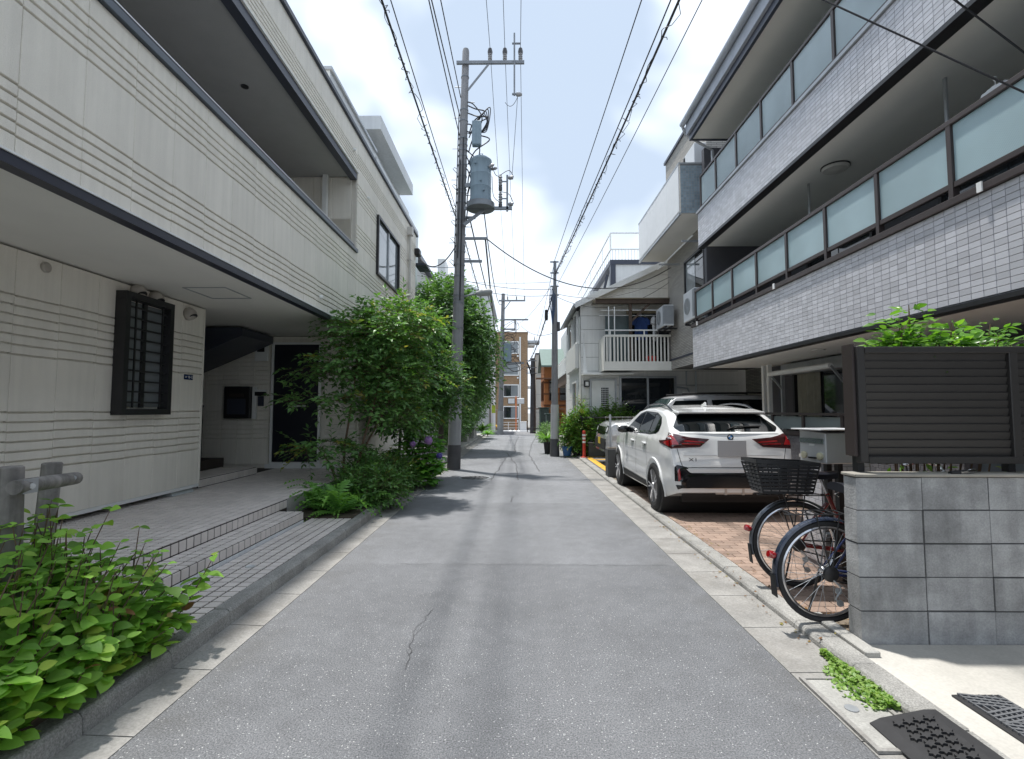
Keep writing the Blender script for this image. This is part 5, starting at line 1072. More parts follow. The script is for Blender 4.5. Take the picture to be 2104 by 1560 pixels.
for (z0, dx, z1) in ((9.6, 0.34, 8.5), (9.5, 0.40, 9.0), (9.3, 0.50, 8.9), (8.8, 0.55, 8.2), (8.3, 0.2, 7.6), (8.1, 0.12, 7.0), (7.8, 0.14, 6.6), (9.0, 0.3, 7.4)):
    s = P1(z0) + Vector((0.1, -0.05, 0)); loop(smoothpts([s, s + Vector((dx*0.5, -0.05, -0.12)), P1((z0+z1)/2) + Vector((0.15+dx, -0.08, 0.06)), P1(z1) + Vector((0.12+dx*0.4, -0.1, 0.05)), P1(z1-0.3) + Vector((0.16, -0.1, 0))]), 0.016)
for k in range(5):
    t = 2*math.pi*k/5; loop(smoothpts([P1(8.9+0.05*k) + Vector((0.35, -0.05, 0)), P1(9.25) + Vector((0.45+0.06*k, -0.05, 0.05*k)), P1(9.05) + Vector((0.62, -0.1, -0.06*k)), P1(8.75) + Vector((0.45, -0.06, 0)), P1(8.6) + Vector((0.30, -0.05, 0))]), 0.013)
loop(smoothpts([(tx+0.3, ty-0.1, 7.75), (-0.55, ty-0.05, 7.55), (-0.45, 12.72, 7.52)]), 0.009); loop(smoothpts([(tx+0.3, ty-0.15, 7.45), (-0.6, ty-0.05, 7.0), (-0.45, 12.72, 6.85)]), 0.009)
loop(smoothpts([(-0.42, 12.72, 7.56), (-0.2, 12.72, 7.68), (-0.08, 12.72, 7.5)]), 0.009); loop(smoothpts([(-0.42, 12.72, 7.12), (-0.2, 12.72, 7.05), (-0.08, 12.72, 6.8)]), 0.009)
loop([P1(9.3) + Vector((-pr1(9)-0.02, -0.06, 0)), P1(5.2) + Vector((-pr1(6)-0.01, -0.08, 0))], 0.014); loop([P1(8.6) + Vector((0.02, -pr1(8)-0.02, 0)), P1(4.3) + Vector((0.05, -pr1(5)-0.01, 0))], 0.016); loop([P1(8.0) + Vector((-0.05, -pr1(8)-0.02, 0)), P1(5.4) + Vector((-0.04, -pr1(6)-0.01, 0))], 0.013)
cab.build('jumper_cables', M['wire'], p1, smooth=True)
for (z, L) in ((5.95, 0.62), (6.5, 0.30), (5.35, 0.5)): bx('cable_arm', M['pole_steel'], p1, P1(z).x+0.08, P1(z).x+0.08+L, 12.86, 12.92, z-0.03, z+0.03)
# street lamp on an arm
lampm = MB(); lampm.tube(smoothpts([P1(4.42) + Vector((0.1, 0, 0)), P1(4.45) + Vector((0.35, 0, 0.03)), P1(4.5) + Vector((0.5, 0, 0.02))]), 0.022, 8); lo = lampm.build('lamp_arm', M['pole_steel'], p1, smooth=True)
lh = MB(); c = P1(4.55); lh.lathe([(0.0, 0.0), (0.05, 0.03), (0.085, 0.14), (0.095, 0.3), (0.08, 0.42), (0.0, 0.46)], c + Vector((0.42, 0, -0.05)), axis=(1, 0, 0.12), seg=14); lh.build('lamp_head', pm('lamp_grey', (0.30, 0.31, 0.31), 0.5), lo, smooth=True)

P2X, P2Y = 1.23, 16.6
p2 = thing('utility_pole', 'thinner utility pole with blue wrapped cables, right of the lane beside the potted shrub', 'utility pole', (P2X, P2Y, 0), group='utility poles')
MB().tube([(P2X, P2Y, 0), (P2X+0.03, P2Y, 5.6)], [0.125, 0.085], 18).build('shaft', pole_c, p2, smooth=True); MB().tube([(P2X+0.03, P2Y, 5.5), (P2X+0.04, P2Y, 6.45)], [0.055, 0.05], 12).build('extension', M['pole_steel'], p2, smooth=True)
MB().tube([(P2X, P2Y, 0.01), (P2X, P2Y, 0.56)], [0.155, 0.14], 18).build('base_sleeve', pole_dark, p2, smooth=True); MB().tube([(P2X, P2Y, 0.57), (P2X+0.01, P2Y, 1.68)], [0.137, 0.13], 18).build('smooth_sheet', pm('pale_sheet', (0.5, 0.5, 0.5), 0.7, var=0.08, streak=0.1), p2, smooth=True)
blue = pm('blue_wrap', (0.05, 0.085, 0.16), 0.5, var=0.4, vs=14); c2 = MB()
for k in range(6): c2.tube(smoothpts([(P2X-0.10+0.03*k, P2Y-0.1, 5.55-0.05*k), (P2X-0.16+0.04*k, P2Y-0.13, 5.1), (P2X-0.10+0.02*k, P2Y-0.12, 4.7), (P2X-0.06, P2Y-0.1, 4.3)]), 0.012, 6)
c2.build('wrapped_cables', blue, p2, smooth=True); bx('box', pole_dark, p2, P2X+0.10, P2X+0.19, P2Y-0.1, P2Y+0.02, 4.1, 4.4, bevel=0.01); MB().lathe([(0.05, 0), (0.06, 0.1), (0.05, 0.34), (0, 0.36)], (P2X-0.26, P2Y-0.1, 4.45), seg=12).build('splice_closure', M['wire'], p2, smooth=True)
for z in (6.42, 6.05, 5.6, 5.3): bx('arm', M['pole_steel'], p2, P2X-0.12, P2X+0.16, P2Y-0.04, P2Y, z-0.02, z+0.02)
P3X, P3Y = -1.12, 34.0; g3 = gz(P3Y)
p3 = thing('utility_pole', 'distant utility pole with two crossarms and a transformer, before the brown flats', 'utility pole', (P3X, P3Y, g3), group='utility poles')
MB().tube([(P3X, P3Y, g3-0.05), (P3X+0.2, P3Y, 9.4)], [0.19, 0.12], 14).build('shaft', pole_c, p3, smooth=True); MB().tube([(P3X, P3Y, g3), (P3X+0.03, P3Y, 1.45)], [0.215, 0.205], 14).build('smooth_sheet', pole_sheet, p3, smooth=True)
bx('crossarm', M['pole_steel'], p3, P3X-0.1, P3X+1.7, P3Y-0.16, P3Y-0.08, 8.85, 8.95); bx('crossarm', M['pole_steel'], p3, P3X, P3X+1.9, P3Y-0.16, P3Y-0.08, 7.55, 7.65); bx('crossarm', M['pole_steel'], p3, P3X, P3X+1.0, P3Y-0.16, P3Y-0.08, 6.9, 7.0); bx('switch_post', M['pole_steel'], p3, P3X+0.95, P3X+1.05, P3Y-0.16, P3Y-0.08, 6.9, 7.6)
b = MB(); beam(b, (P3X+0.2, P3Y-0.12, 8.2), (P3X+0.7, P3Y-0.12, 8.88), 0.05, 0.05); b.build('arm_brace', M['pole_steel'], p3)
for x in (0.5, 1.1, 1.65): insulator(p3, (P3X+x, P3Y-0.12, 8.951), 0.25, 0.05)
t3 = MB().lathe([(0.0, 4.75), (0.28, 4.75), (0.27, 4.85), (0.27, 5.9), (0.29, 5.95), (0, 6.0)], (P3X+0.50, P3Y-0.1, 0), seg=18).build('transformer', tr_m, p3, smooth=True); bx('bracket', M['pole_steel'], p3, P3X+0.1, P3X+1.6, P3Y-0.16, P3Y-0.08, 4.6, 4.72)
c3 = MB(); rnd = random.Random(5)
for k in range(12): c3.tube(smoothpts([(P3X+0.2, P3Y-0.2, 4.4+0.25*k), (P3X+0.5+0.5*rnd.random(), P3Y-0.2, 4.5+0.25*k+0.5*rnd.random()), (P3X+0.9+0.5*rnd.random(), P3Y-0.2, 4.2+0.25*k), (P3X+0.25, P3Y-0.2, 4.0+0.25*k)]), 0.016, 5)
c3.build('jumper_cables', M['wire'], p3)
P4X, P4Y = 1.16, 37.0; g4 = gz(P4Y)
p4 = thing('utility_pole', 'short dark utility pole before the orange house, right of the far lane', 'utility pole', (P4X, P4Y, g4), group='utility poles')
MB().tube([(P4X, P4Y, g4-0.05), (P4X+0.02, P4Y, 5.3)], [0.22, 0.16], 14).build('shaft', pole_dark, p4, smooth=True)
for z in (5.1, 4.6, 4.2): bx('arm', M['pole_steel'], p4, P4X-0.5, P4X+0.3, P4Y-0.2, P4Y-0.14, z-0.03, z+0.03)
MB().tube(smoothpts([(P4X-0.4, P4Y-0.2, 5.0), (P4X-0.2, P4Y-0.25, 4.4), (P4X-0.1, P4Y-0.22, 3.9)]), 0.05, 8).build('wrapped_cables', M['wire'], p4, smooth=True)

# ------------------------------------------------------------------ overhead cables
def cable(label, a, b, sag, r=0.010, spiral=0.0, n=40, group=None, turns=1.2, mat=None):
    a, b = Vector(a), Vector(b); L = (b-a).length
    pts = [a.lerp(b, i/n) - Vector((0, 0, sag*4*(i/n)*(1-i/n))) for i in range(n+1)]
    t = thing('overhead_cable', label, 'cable', a, group=group or 'overhead cables')
    MB().tube(pts, r, 6).build('conductor', mat or M['wire'], t, smooth=True)
    if spiral:
        d = (b-a).normalized(); s = d.cross(Vector((0,0,1))).normalized(); u_ = s.cross(d); m = int(L*10); q = []
        for i in range(m+1):
            f = i/m; p = a.lerp(b, f) - Vector((0, 0, sag*4*f*(1-f))); ph = f*L*turns*2*math.pi/ (1+0.15*math.sin(f*40)); q.append(p + (s*math.cos(ph) + u_*math.sin(ph)) * spiral*(0.8+0.3*math.sin(f*63)) - Vector((0,0,spiral*0.4)))
        MB().tube(q, 0.005, 4).build('lashing_wire', M['wire'], t)
        for i in range(int(L/1.15)):
            f = (i+0.4)*1.15/L; p = a.lerp(b, f) - Vector((0, 0, sag*4*f*(1-f))); MB().tube([p, p + Vector((0.05, 0, 0.0)), p + Vector((0.055, 0, -0.03))], 0.006, 4).build('cable_clip', M['wire'], t)
    return t
T = P1
cable('thick twisted cable sagging over the left roof edge to the transformer pole', (-1.75, -14, 7.3), T(6.55) + Vector((-0.15, -0.05, 0)), 0.35, 0.015, 0.070)
cable('smooth thin cable running beside the twisted cable on the left', (-1.62, -14, 7.55), T(6.75) + Vector((-0.14, -0.05, 0)), 0.35, 0.008)
cable('leftmost of the two thick black feeder cables ending high on the transformer pole', (-1.95, -14, 9.6), T(9.25) + Vector((-0.11, 0, 0)), 0.5, 0.013)
cable('inner thick black feeder cable ending beside the crossarm brace', (-1.75, -14, 10.4), T(9.75) + Vector((-0.1, 0, 0)), 0.4, 0.012)
cable('thin cable between the two feeder cables dropping to the junction box', (-1.72, -14, 9.9), T(8.7) + Vector((-0.1, 0, 0)), 0.4, 0.012)
for x, lb in ((-0.70, 'thin power line over the insulator nearest the transformer pole'), (-0.31, 'thin power line over the middle insulator of the crossarm'), (0.10, 'thin power line over the outermost insulator of the crossarm')):
    cable(lb + ', towards the camera', (x+0.02, -14, 10.9), (x, 12.77, 11.0), 0.3, 0.007); cable(lb + ', towards the far pole', (x, 12.77, 11.0), (P3X + 0.5 + (x+0.70)*1.4, 33.88, 9.2), 0.45, 0.007)
cable('dropper line from the switch rod to the lower cut-outs', (0.03, 12.72, 9.75), (-0.12, 12.72, 7.55), 0.0, 0.007, n=8); cable('fine jumper line beside the outer power line', (0.05, 12.72, 9.72), (-0.30, 12.8, 9.55), 0.2, 0.007, n=10)
cable('thick black cable running from the transformer pole to the distant pole', T(6.4) + Vector((0.25, 0, 0)), (P3X+0.1, 33.9, 6.3), 0.35, 0.018); cable('second black cable from the transformer down to the distant pole', (-0.85, 12.75, 6.65), (P3X+0.15, 33.9, 8.9), 1.1, 0.015)
cable('twisted communication cable from the transformer pole past the street lamp', T(5.9) + Vector((0.12, 0.05, 0)), (P3X-0.05, 33.9, 5.6), 0.35, 0.014, 0.05); cable('heavy bundled cable leaving the pole beside the street lamp', T(5.95) + Vector((0.65, 0, 0)), (P3X-0.05, 33.9, 4.4), 0.30, 0.022)
cable('drop cable curving from the transformer pole to the cream house', T(5.75) + Vector((-0.12, 0, 0)), (-2.9, 14.6, 6.02), 0.42, 0.016, n=24); cable('thin drop line from the pole to the cream house', T(5.2) + Vector((-0.12, 0, 0)), (-2.9, 14.6, 5.75), 0.04, 0.007)
cable('long drop cable crossing the lane from the transformer pole to the grey brick house', T(5.95) + Vector((0.68, 0, 0)), (4.7, 15.3, 5.85), 0.95, 0.014)
cable('thin drop line from the second pole to the grey brick house', (P2X+0.1, P2Y, 5.35), (4.72, 15.4, 5.6), 0.35, 0.008); cable('lowest drop line from the second pole to the grey brick house', (P2X+0.1, P2Y, 5.25), (4.72, 15.5, 5.45), 0.55, 0.008)
cable('thin line crossing from the cream house to the second pole', (-2.85, 14.7, 5.55), (P2X-0.1, P2Y, 5.3), 0.25, 0.008); cable('upper thin line crossing from the cream house to the second pole', (-2.85, 14.7, 5.7), (P2X-0.1, P2Y, 5.5), 0.20, 0.008); cable('faint line crossing behind the transformer pole to the second pole', (-4.0, 20, 6.9), (P2X-0.1, P2Y, 5.75), 0.15, 0.006)
cable('thick twisted bundle running over the right side of the lane to the second pole', (2.75, -14, 7.1), (P2X+0.06, P2Y-0.05, 6.02), 0.35, 0.016, 0.075); cable('smooth cable alongside the right-hand twisted bundle', (2.62, -14, 7.3), (P2X+0.06, P2Y-0.05, 6.08), 0.35, 0.009)
cable('thin line above the right-hand twisted bundle', (2.2, -14, 7.6), (P2X+0.02, P2Y, 6.45), 0.2, 0.008); cable('fine line outside the right-hand twisted bundle', (3.05, -14, 7.0), (P2X+0.1, P2Y-0.05, 5.62), 0.3, 0.006)
cable('bundle running from the second pole to the short far pole', (P2X-0.05, P2Y, 5.3), (P4X-0.3, P4Y-0.2, 5.05), 0.35, 0.022, 0.05); cable('thin line from the second pole to the short far pole', (P2X, P2Y, 6.3), (P4X-0.2, P4Y-0.2, 5.2), 0.3, 0.008); cable('upper thin line from the second pole to the distant pole', (P2X-0.1, P2Y, 5.6), (P3X+1.0, 33.9, 7.3), 0.3, 0.008)
cable('looping line from the distant pole to the pale house', (P3X+1.4, 33.9, 7.2), (2.0, 20.5, 4.9), 0.5, 0.012); cable('black line from the distant pole across to the short far pole', (P3X+0.2, 33.9, 4.8), (P4X-0.4, P4Y-0.2, 5.0), 0.7, 0.02); cable('low line from the distant pole to the orange house', (P3X+0.2, 33.9, 5.2), (2.0, 36, 4.0), 0.3, 0.010)
cable('service wire slanting in front of the upper tiled balcony', (2.12, 5.40, 6.71), (4.19, 3.915, 3.94), 0.0, 0.008); cable('second service wire crossing the balcony soffit', (2.3, 3.16, 4.62), (4.19, 4.0, 4.37), 0.0, 0.008)
# ------------------------------------------------------------------ cars
def lerp_tab(tab, y):
    if y <= tab[0][0]: return tab[0][1]
    for (a, va), (b, vb) in zip(tab[:-1], tab[1:]):
        if y <= b: return va + (vb-va)*(y-a)/(b-a)
    return tab[-1][1]
class CarShape:
    """Half-width of the body at length y (0 = tail) and height z; every panel and pane is laid on this one surface."""
    def __init__(s, L, hw, top, plan, belt, zb, roof_in, crown=0.10, tumble=0.05):
        s.L, s.hw, s.top, s.plan, s.belt, s.zb, s.roof_in, s.crown, s.tumble = L, hw, top, plan, belt, zb, roof_in, crown, tumble
    def W(s, y, z):
        zt, zb = lerp_tab(s.top, y), lerp_tab(s.zb, y)
        if z > zt or z < zb: return -1.0
        w = s.hw * lerp_tab(s.plan, y); bl = s.belt
        if z <= bl:
            if z < 0.52: w0 = w*(0.93 + 0.07*(max(z-zb, 0)/(0.52-zb))**0.6)
            elif z < 0.80: w0 = w*(1.0 - 0.012*math.sin((z-0.52)/0.28*math.pi))
            else: w0 = w*(1.0 - 0.035*((z-0.80)/(bl-0.80))**1.5)
        else: w0 = w*(0.965 - 0.02) - s.roof_in*((z-bl)/(1.55-bl))**1.15
        d = zt - z; c = s.crown
        if d < c:
            t = 1 - d/c; w0 *= math.sqrt(max(0.0, 1 - t**2.6))
        return w0
    def tail_y(s, x, z):
        lo, hi = -0.01, s.L*0.45
        x = abs(x)
        if s.W(hi, z) < x: return hi
        for _ in range(26):
            m = (lo+hi)/2
            if s.W(m, z) >= x: hi = m
            else: lo = m
        return hi
    def front_y(s, x, z):
        lo, hi = s.L*0.5, s.L+0.01
        x = abs(x)
        if s.W(lo, z) < x: return lo
        for _ in range(26):
            m = (lo+hi)/2
            if s.W(m, z) >= x: lo = m
            else: hi = m
        return lo
    def body(s):
        ys = [0.0, 0.01, 0.03, 0.05, 0.08, 0.12, 0.16]; y = 0.2
        while y < s.L - 0.2: ys.append(y); y += 0.05
        ys += [s.L-0.2+0.02*i for i in range(10)] + [s.L-0.01, s.L]
        nz = 40; mb = MB(); vs = []; fs = []
        for y in ys:
            zt, zb = lerp_tab(s.top, y), lerp_tab(s.zb, y)
            for sgn in (-1, 1):
                for k in range(nz+1):
                    t = k/nz; t = 1-(1-t)**1.6 if sgn < 0 else 1-(1-t)**1.6
                    z = zb + (zt-zb)*t*0.99999 + 1e-6; z = min(z, zt-1e-6)
                    vs.append((sgn*max(s.W(y, z), 0.0) if k < nz else 0.0, y, z))
        m = 2*(nz+1)
        def vid(i, sgn, k): return i*m + (0 if sgn < 0 else nz+1) + k
        for i in range(len(ys)-1):
            for sgn in (-1, 1):
                for k in range(nz): fs.append((vid(i,sgn,k), vid(i,sgn,k+1), vid(i+1,sgn,k+1), vid(i+1,sgn,k)))
            fs.append((vid(i,-1,0), vid(i+1,-1,0), vid(i+1,1,0), vid(i,1,0)))
        for i in (0, len(ys)-1):
            fs.append(tuple([vid(i,-1,k) for k in range(nz+1)] + [vid(i,1,k) for k in range(nz, -1, -1)]))
        idx = {}; remap = []; nv = []
        for v in vs:
            key = (round(v[0], 5), round(v[1], 5), round(v[2], 5))
            if key not in idx: idx[key] = len(nv); nv.append(v)
            remap.append(idx[key])
        nf = []
        for f in fs:
            g = []
            for i in f:
                j = remap[i]
                if not g or g[-1] != j: g.append(j)
            if len(g) > 1 and g[0] == g[-1]: g.pop()
            if len(set(g)) >= 3: nf.append(tuple(g))
        mb.add(nv, nf); return mb
    def patch(s, poly, kind, off=0.006, n=14, thick=0.0):
        """A panel lying on the body: poly in (y,z) for 'left'/'right', in (x,z) for 'tail'/'front'. Filled by scanning rows."""
        zs_ = [p[1] for p in poly]; z0, z1 = min(zs_), max(zs_); rows = max(4, int((z1-z0)/0.025)); mb = MB(); vs = []; fs = []
        for j in range(rows+1):
            z = z0 + (z1-z0)*(j + (1e-3 if j == 0 else -1e-3 if j == rows else 0))/rows; xs = []
            for (a, b) in zip(poly, poly[1:]+poly[:1]):
                if (a[1]-z)*(b[1]-z) < 0: xs.append(a[0] + (b[0]-a[0])*(z-a[1])/(b[1]-a[1]))
            if len(xs) < 2: xs = [poly[0][0]]*2
            a, b = min(xs), max(xs)
            for i in range(n+1):
                t = a + (b-a)*i/n
                if kind in ('left', 'right'):
                    w = max(s.W(t, z), 0.0) + off; vs.append((-w if kind == 'left' else w, t, z))
                else:
                    lim = max(s.W(0.30 if kind == 'tail' else s.L-0.30, min(z, 1.19)) if z < 1.2 else s.W(0.8 if kind == 'tail' else s.L*0.6, z), 0.05) - 0.006; tc = max(-lim, min(lim, t))
                    vs.append((tc, s.tail_y(tc, z) - off, z) if kind == 'tail' else (tc, s.front_y(tc, z) + off, z))
        for j in range(rows):
            for i in range(n): a = j*(n+1)+i; fs.append((a, a+1, a+n+2, a+n+1))
        return mb.add(vs, fs)
def cut_arches(ob, centers, r, width):
    dgc = []
    for (y, z) in centers:
        c = MB().lathe([(r, -width), (r, width)], (0, y, z), axis=(1,0,0), seg=40); o = c.build('cutter', None); md = ob.modifiers.new('arch', 'BOOLEAN'); md.operation = 'DIFFERENCE'; md.solver = 'EXACT'; md.object = o; dgc.append(o)
    dg = bpy.context.evaluated_depsgraph_get(); me = bpy.data.meshes.new_from_object(ob.evaluated_get(dg)); ob.modifiers.clear(); ob.data = me
    for o in dgc: bpy.data.objects.remove(o)
paint_w = pm('white_car_paint', (0.76, 0.765, 0.76), 0.22, var=0.02, grime=0.06, grime_col=(0.5, 0.47, 0.43), coat=1.0, spec=0.5)
gloss_black = pm('gloss_black', (0.008, 0.008, 0.010), 0.12, var=0.0, spec=0.6)
matt_black = pm('matt_black', (0.015, 0.015, 0.016), 0.65, var=0.05)
car_glass = glass_mat('car_glass', (0.006, 0.008, 0.009), 0.02)
lamp_red = pm('lamp_red', (0.30, 0.008, 0.012), 0.08, var=0.0, spec=0.8, coat=1.0)
lamp_dark = pm('lamp_dark', (0.05, 0.006, 0.008), 0.08, var=0.0, spec=0.8, coat=1.0)
tyre_m = pm('tyre', (0.018, 0.018, 0.019), 0.8, var=0.1); alloy = pm('alloy', (0.5, 0.5, 0.51), 0.25, metal=0.9, var=0.03); alloy_dk = pm('alloy_dark', (0.03, 0.03, 0.033), 0.35, metal=0.4)
def wheel_meshes(r, w, spokes):
    ty = MB().lathe([(r*0.70, -w/2+0.012), (r*0.80, -w/2), (r*0.95, -w/2+0.012), (r*0.99, -w/2+0.035), (r, -w/2+0.06), (r, w/2-0.06), (r*0.99, w/2-0.035), (r*0.95, w/2-0.012), (r*0.80, w/2), (r*0.70, w/2-0.012)], axis=(1,0,0), seg=40, closed=True).mesh('tyre', tyre_m, smooth=True)
    rm = MB().lathe([(r*0.715, -w/2+0.008), (r*0.69, -w/2+0.006), (r*0.66, -w/2+0.03), (r*0.64, w/2-0.03), (r*0.71, w/2-0.01)], axis=(1,0,0), seg=36).mesh('rim', alloy_dk, smooth=True)
    sp = MB()
    for k in range(spokes):
        for d in (-0.14, 0.14):
            t = 2*math.pi*k/spokes; a = Vector((-w/2+0.02, r*0.14*math.cos(t), r*0.14*math.sin(t))); b = Vector((-w/2+0.018, r*0.68*math.cos(t+d), r*0.68*math.sin(t+d))); beam(sp, a, b, 0.022, 0.028, up=(1,0,0))
    sp.lathe([(0.0, -w/2+0.0), (r*0.16, -w/2+0.004), (r*0.2, -w/2+0.04)], axis=(1,0,0), seg=20)
    sp = sp.mesh('spokes', alloy); bk = MB().lathe([(0.0, 0.02), (r*0.5, 0.02), (r*0.5, 0.035), (0.0, 0.035)], axis=(1,0,0), seg=24).mesh('brake_disc', M['galv'])
    return ty, rm, sp, bk
def add_wheel(car, meshes, x, y, r, side):
    w = inst('wheel', meshes[0], (x, y, r), car, rot=(0, 0, 0 if side < 0 else math.pi), local=True)
    for nm, me in zip(('rim', 'spokes', 'brake_disc'), meshes[1:]): inst(nm, me, (0, 0, 0), w, local=True)
    return w

# the white car
S = CarShape(4.06, 0.885,
    top=[(0, 0.60), (0.012, 0.72), (0.05, 0.80), (0.075, 1.02), (0.11, 1.13), (0.17, 1.19), (0.28, 1.30), (0.46, 1.43), (0.56, 1.495), (0.8, 1.56), (1.3, 1.61), (1.8, 1.605), (2.2, 1.55), (2.55, 1.40), (2.85, 1.22), (3.05, 1.10), (3.2, 1.04), (3.6, 0.97), (3.85, 0.90), (3.98, 0.78), (4.06, 0.60)],
    plan=[(0, 0.80), (0.02, 0.86), (0.05, 0.895), (0.10, 0.925), (0.2, 0.955), (0.4, 0.985), (0.8, 1.0), (3.1, 1.0), (3.5, 0.975), (3.8, 0.91), (3.95, 0.83), (4.06, 0.70)],
    belt=1.06, zb=[(0, 0.36), (0.3, 0.26), (3.8, 0.22), (4.06, 0.26)], roof_in=0.17, crown=0.09)
CX0, CY0 = 2.87, 6.78
car = thing('parked_car', 'white compact SUV with a blank number plate parked on the brick paving', 'car', (CX0, CY0, 0.054))
ob = S.body().build('body', paint_w, car, local=True, smooth=True)
WY = (0.70, 3.26); WR = 0.345
cut_arches(ob, [(WY[0], WR), (WY[1], WR)], 0.395, 1.2)
for p in ob.data.polygons: p.use_smooth = True
smooth_by_angle(ob, 32)
def part(nm, mb, mat, parent=None, smooth=True, **k): return mb.build(nm, mat, parent or car, local=True, smooth=smooth, **k)
def box_l(nm, mat, parent, *b, bevel=0.0): return MB().box(*b).build(nm, mat, parent, local=True, bevel=bevel)
box_l('underbody', matt_black, car, -0.62, 0.62, 0.2, 3.9, 0.20, 0.55)
for y in WY: part('wheel_well', MB().lathe([(0.40, -0.86), (0.40, 0.86)], (0, y, WR), axis=(1,0,0), seg=32), matt_black)
# arch lips and sills
for side in (-1, 1):
    for y in WY:
        pts = []
        for k in range(25):
            t = R(-12 + 204*k/24); yy, zz = y + 0.405*math.cos(t), WR + 0.405*math.sin(t); w = S.W(max(min(yy, 4.05), 0.02), max(zz, 0.30)); pts.append((side*(max(w, 0.7)+0.004), yy, zz))
        part('wheel_arch_lip', MB().tube(pts, 0.016, 6), paint_w)
    part('sill', S.patch([(1.13, 0.27), (2.84, 0.27), (2.84, 0.38), (1.13, 0.36)], 'left' if side < 0 else 'right', 0.012), matt_black)
    sd_ = 'left' if side < 0 else 'right'
    # side glass with dark surround
    part('window_surround', S.patch([(0.62, 1.16), (0.78, 1.085), (2.72, 1.055), (2.62, 1.13), (2.05, 1.45), (1.75, 1.495), (1.1, 1.485), (0.74, 1.40), (0.62, 1.28)], sd_, 0.004, n=40), gloss_black)
    for k, pg in enumerate(([(0.66, 1.17), (0.80, 1.11), (1.06, 1.105), (1.05, 1.455), (0.78, 1.37), (0.66, 1.27)], [(1.10, 1.105), (1.70, 1.09), (1.66, 1.47), (1.09, 1.462)], [(1.76, 1.09), (2.62, 1.078), (2.55, 1.14), (2.04, 1.42), (1.76, 1.468)])):
        part('side_window', S.patch(pg, sd_, 0.008, n=16), car_glass)
    # door handles, shut lines, roof rail, mirror
    for y in (1.22, 2.02):
        x = side*(S.W(y, 0.93)+0.012); part('door_handle', MB().tube([(x-side*0.012, y-0.10, 0.935), (x+side*0.010, y-0.07, 0.94), (x+side*0.010, y+0.07, 0.945), (x-side*0.012, y+0.10, 0.945)], 0.013, 8), paint_w); part('handle_recess', S.patch([(y-0.10, 0.915), (y-0.02, 0.895), (y+0.0, 0.935), (y-0.09, 0.945)], sd_, 0.003, n=6), matt_black)
    for y in (1.08, 1.78, 2.72): part('shut_line', S.patch([(y-0.004, 0.42), (y+0.004, 0.42), (y+0.004, 1.05), (y-0.004, 1.05)], sd_, 0.0025, n=2), matt_black)
    rr = [(side*(0.585 if 0.9 < y < 2.0 else 0.60), y, lerp_tab(S.top, y) - 0.012 + (0.03 if 0.75 < y < 2.15 else 0.0)) for y in (0.62, 0.72, 0.9, 1.3, 1.7, 2.0, 2.2, 2.3)]
    part('roof_rail', MB().tube(smoothpts(rr, 4), 0.016, 8), gloss_black)
    mx_ = side*(S.W(2.5, 1.08)+0.09); mo = part('mirror', MB().lathe([(0.0, -0.11), (0.06, -0.10), (0.085, -0.03), (0.08, 0.05), (0.04, 0.10), (0, 0.11)], (mx_, 2.52, 1.12), axis=(1,0,0), seg=16), gloss_black)
    part('mirror_cap', MB().lathe([(0.0, -0.115), (0.066, -0.105), (0.092, -0.03), (0.086, 0.055), (0.045, 0.105), (0, 0.115)], (mx_, 2.545, 1.145), axis=(1,0,0), seg=16), paint_w, mo)
    part('mirror_foot', MB().tube([(side*0.84, 2.52, 1.07), (mx_, 2.52, 1.10)], 0.025, 8), gloss_black, mo)
# tail: window, spoiler, lamps, bumper, plate, badges
part('rear_window', S.patch([(-0.64, 1.165), (0.64, 1.165), (0.715, 1.235), (0.575, 1.435), (-0.575, 1.435), (-0.715, 1.235)], 'tail', 0.006, n=36), car_glass)
part('window_lower_edge', S.patch([(-0.68, 1.14), (0.68, 1.14), (0.66, 1.165), (-0.66, 1.165)], 'tail', 0.012, n=30), paint_w)
sp = MB(); A_ = [(-0.60, 0.70, 1.535), (-0.60, 0.34, 1.482), (0.60, 0.34, 1.482), (0.60, 0.70, 1.535)]; B_ = [(-0.61, 0.70, 1.48), (-0.61, 0.36, 1.452), (0.61, 0.36, 1.452), (0.61, 0.70, 1.48)]
sp.add(A_ + B_, [(0,1,2,3), (4,7,6,5), (0,4,5,1), (1,5,6,2), (2,6,7,3), (3,7,4,0)]); sp.build('spoiler', paint_w, car, local=True, bevel=0.01, seg=2)
part('spoiler_lip', MB().box(-0.60, 0.60, 0.37, 0.50, 1.438, 1.451), gloss_black, smooth=False)
part('roof_antenna', MB().prism([(-0.012, 0.95, 1.585), (-0.012, 1.12, 1.597), (-0.012, 0.97, 1.655)], (0.024, 0, 0)), paint_w, smooth=False)
part('wiper', MB().tube([(0.0, S.tail_y(0, 1.215)-0.03, 1.21), (0.10, S.tail_y(0.2, 1.24)-0.03, 1.245), (0.46, S.tail_y(0.46, 1.25)-0.025, 1.255)], 0.012, 6), matt_black)
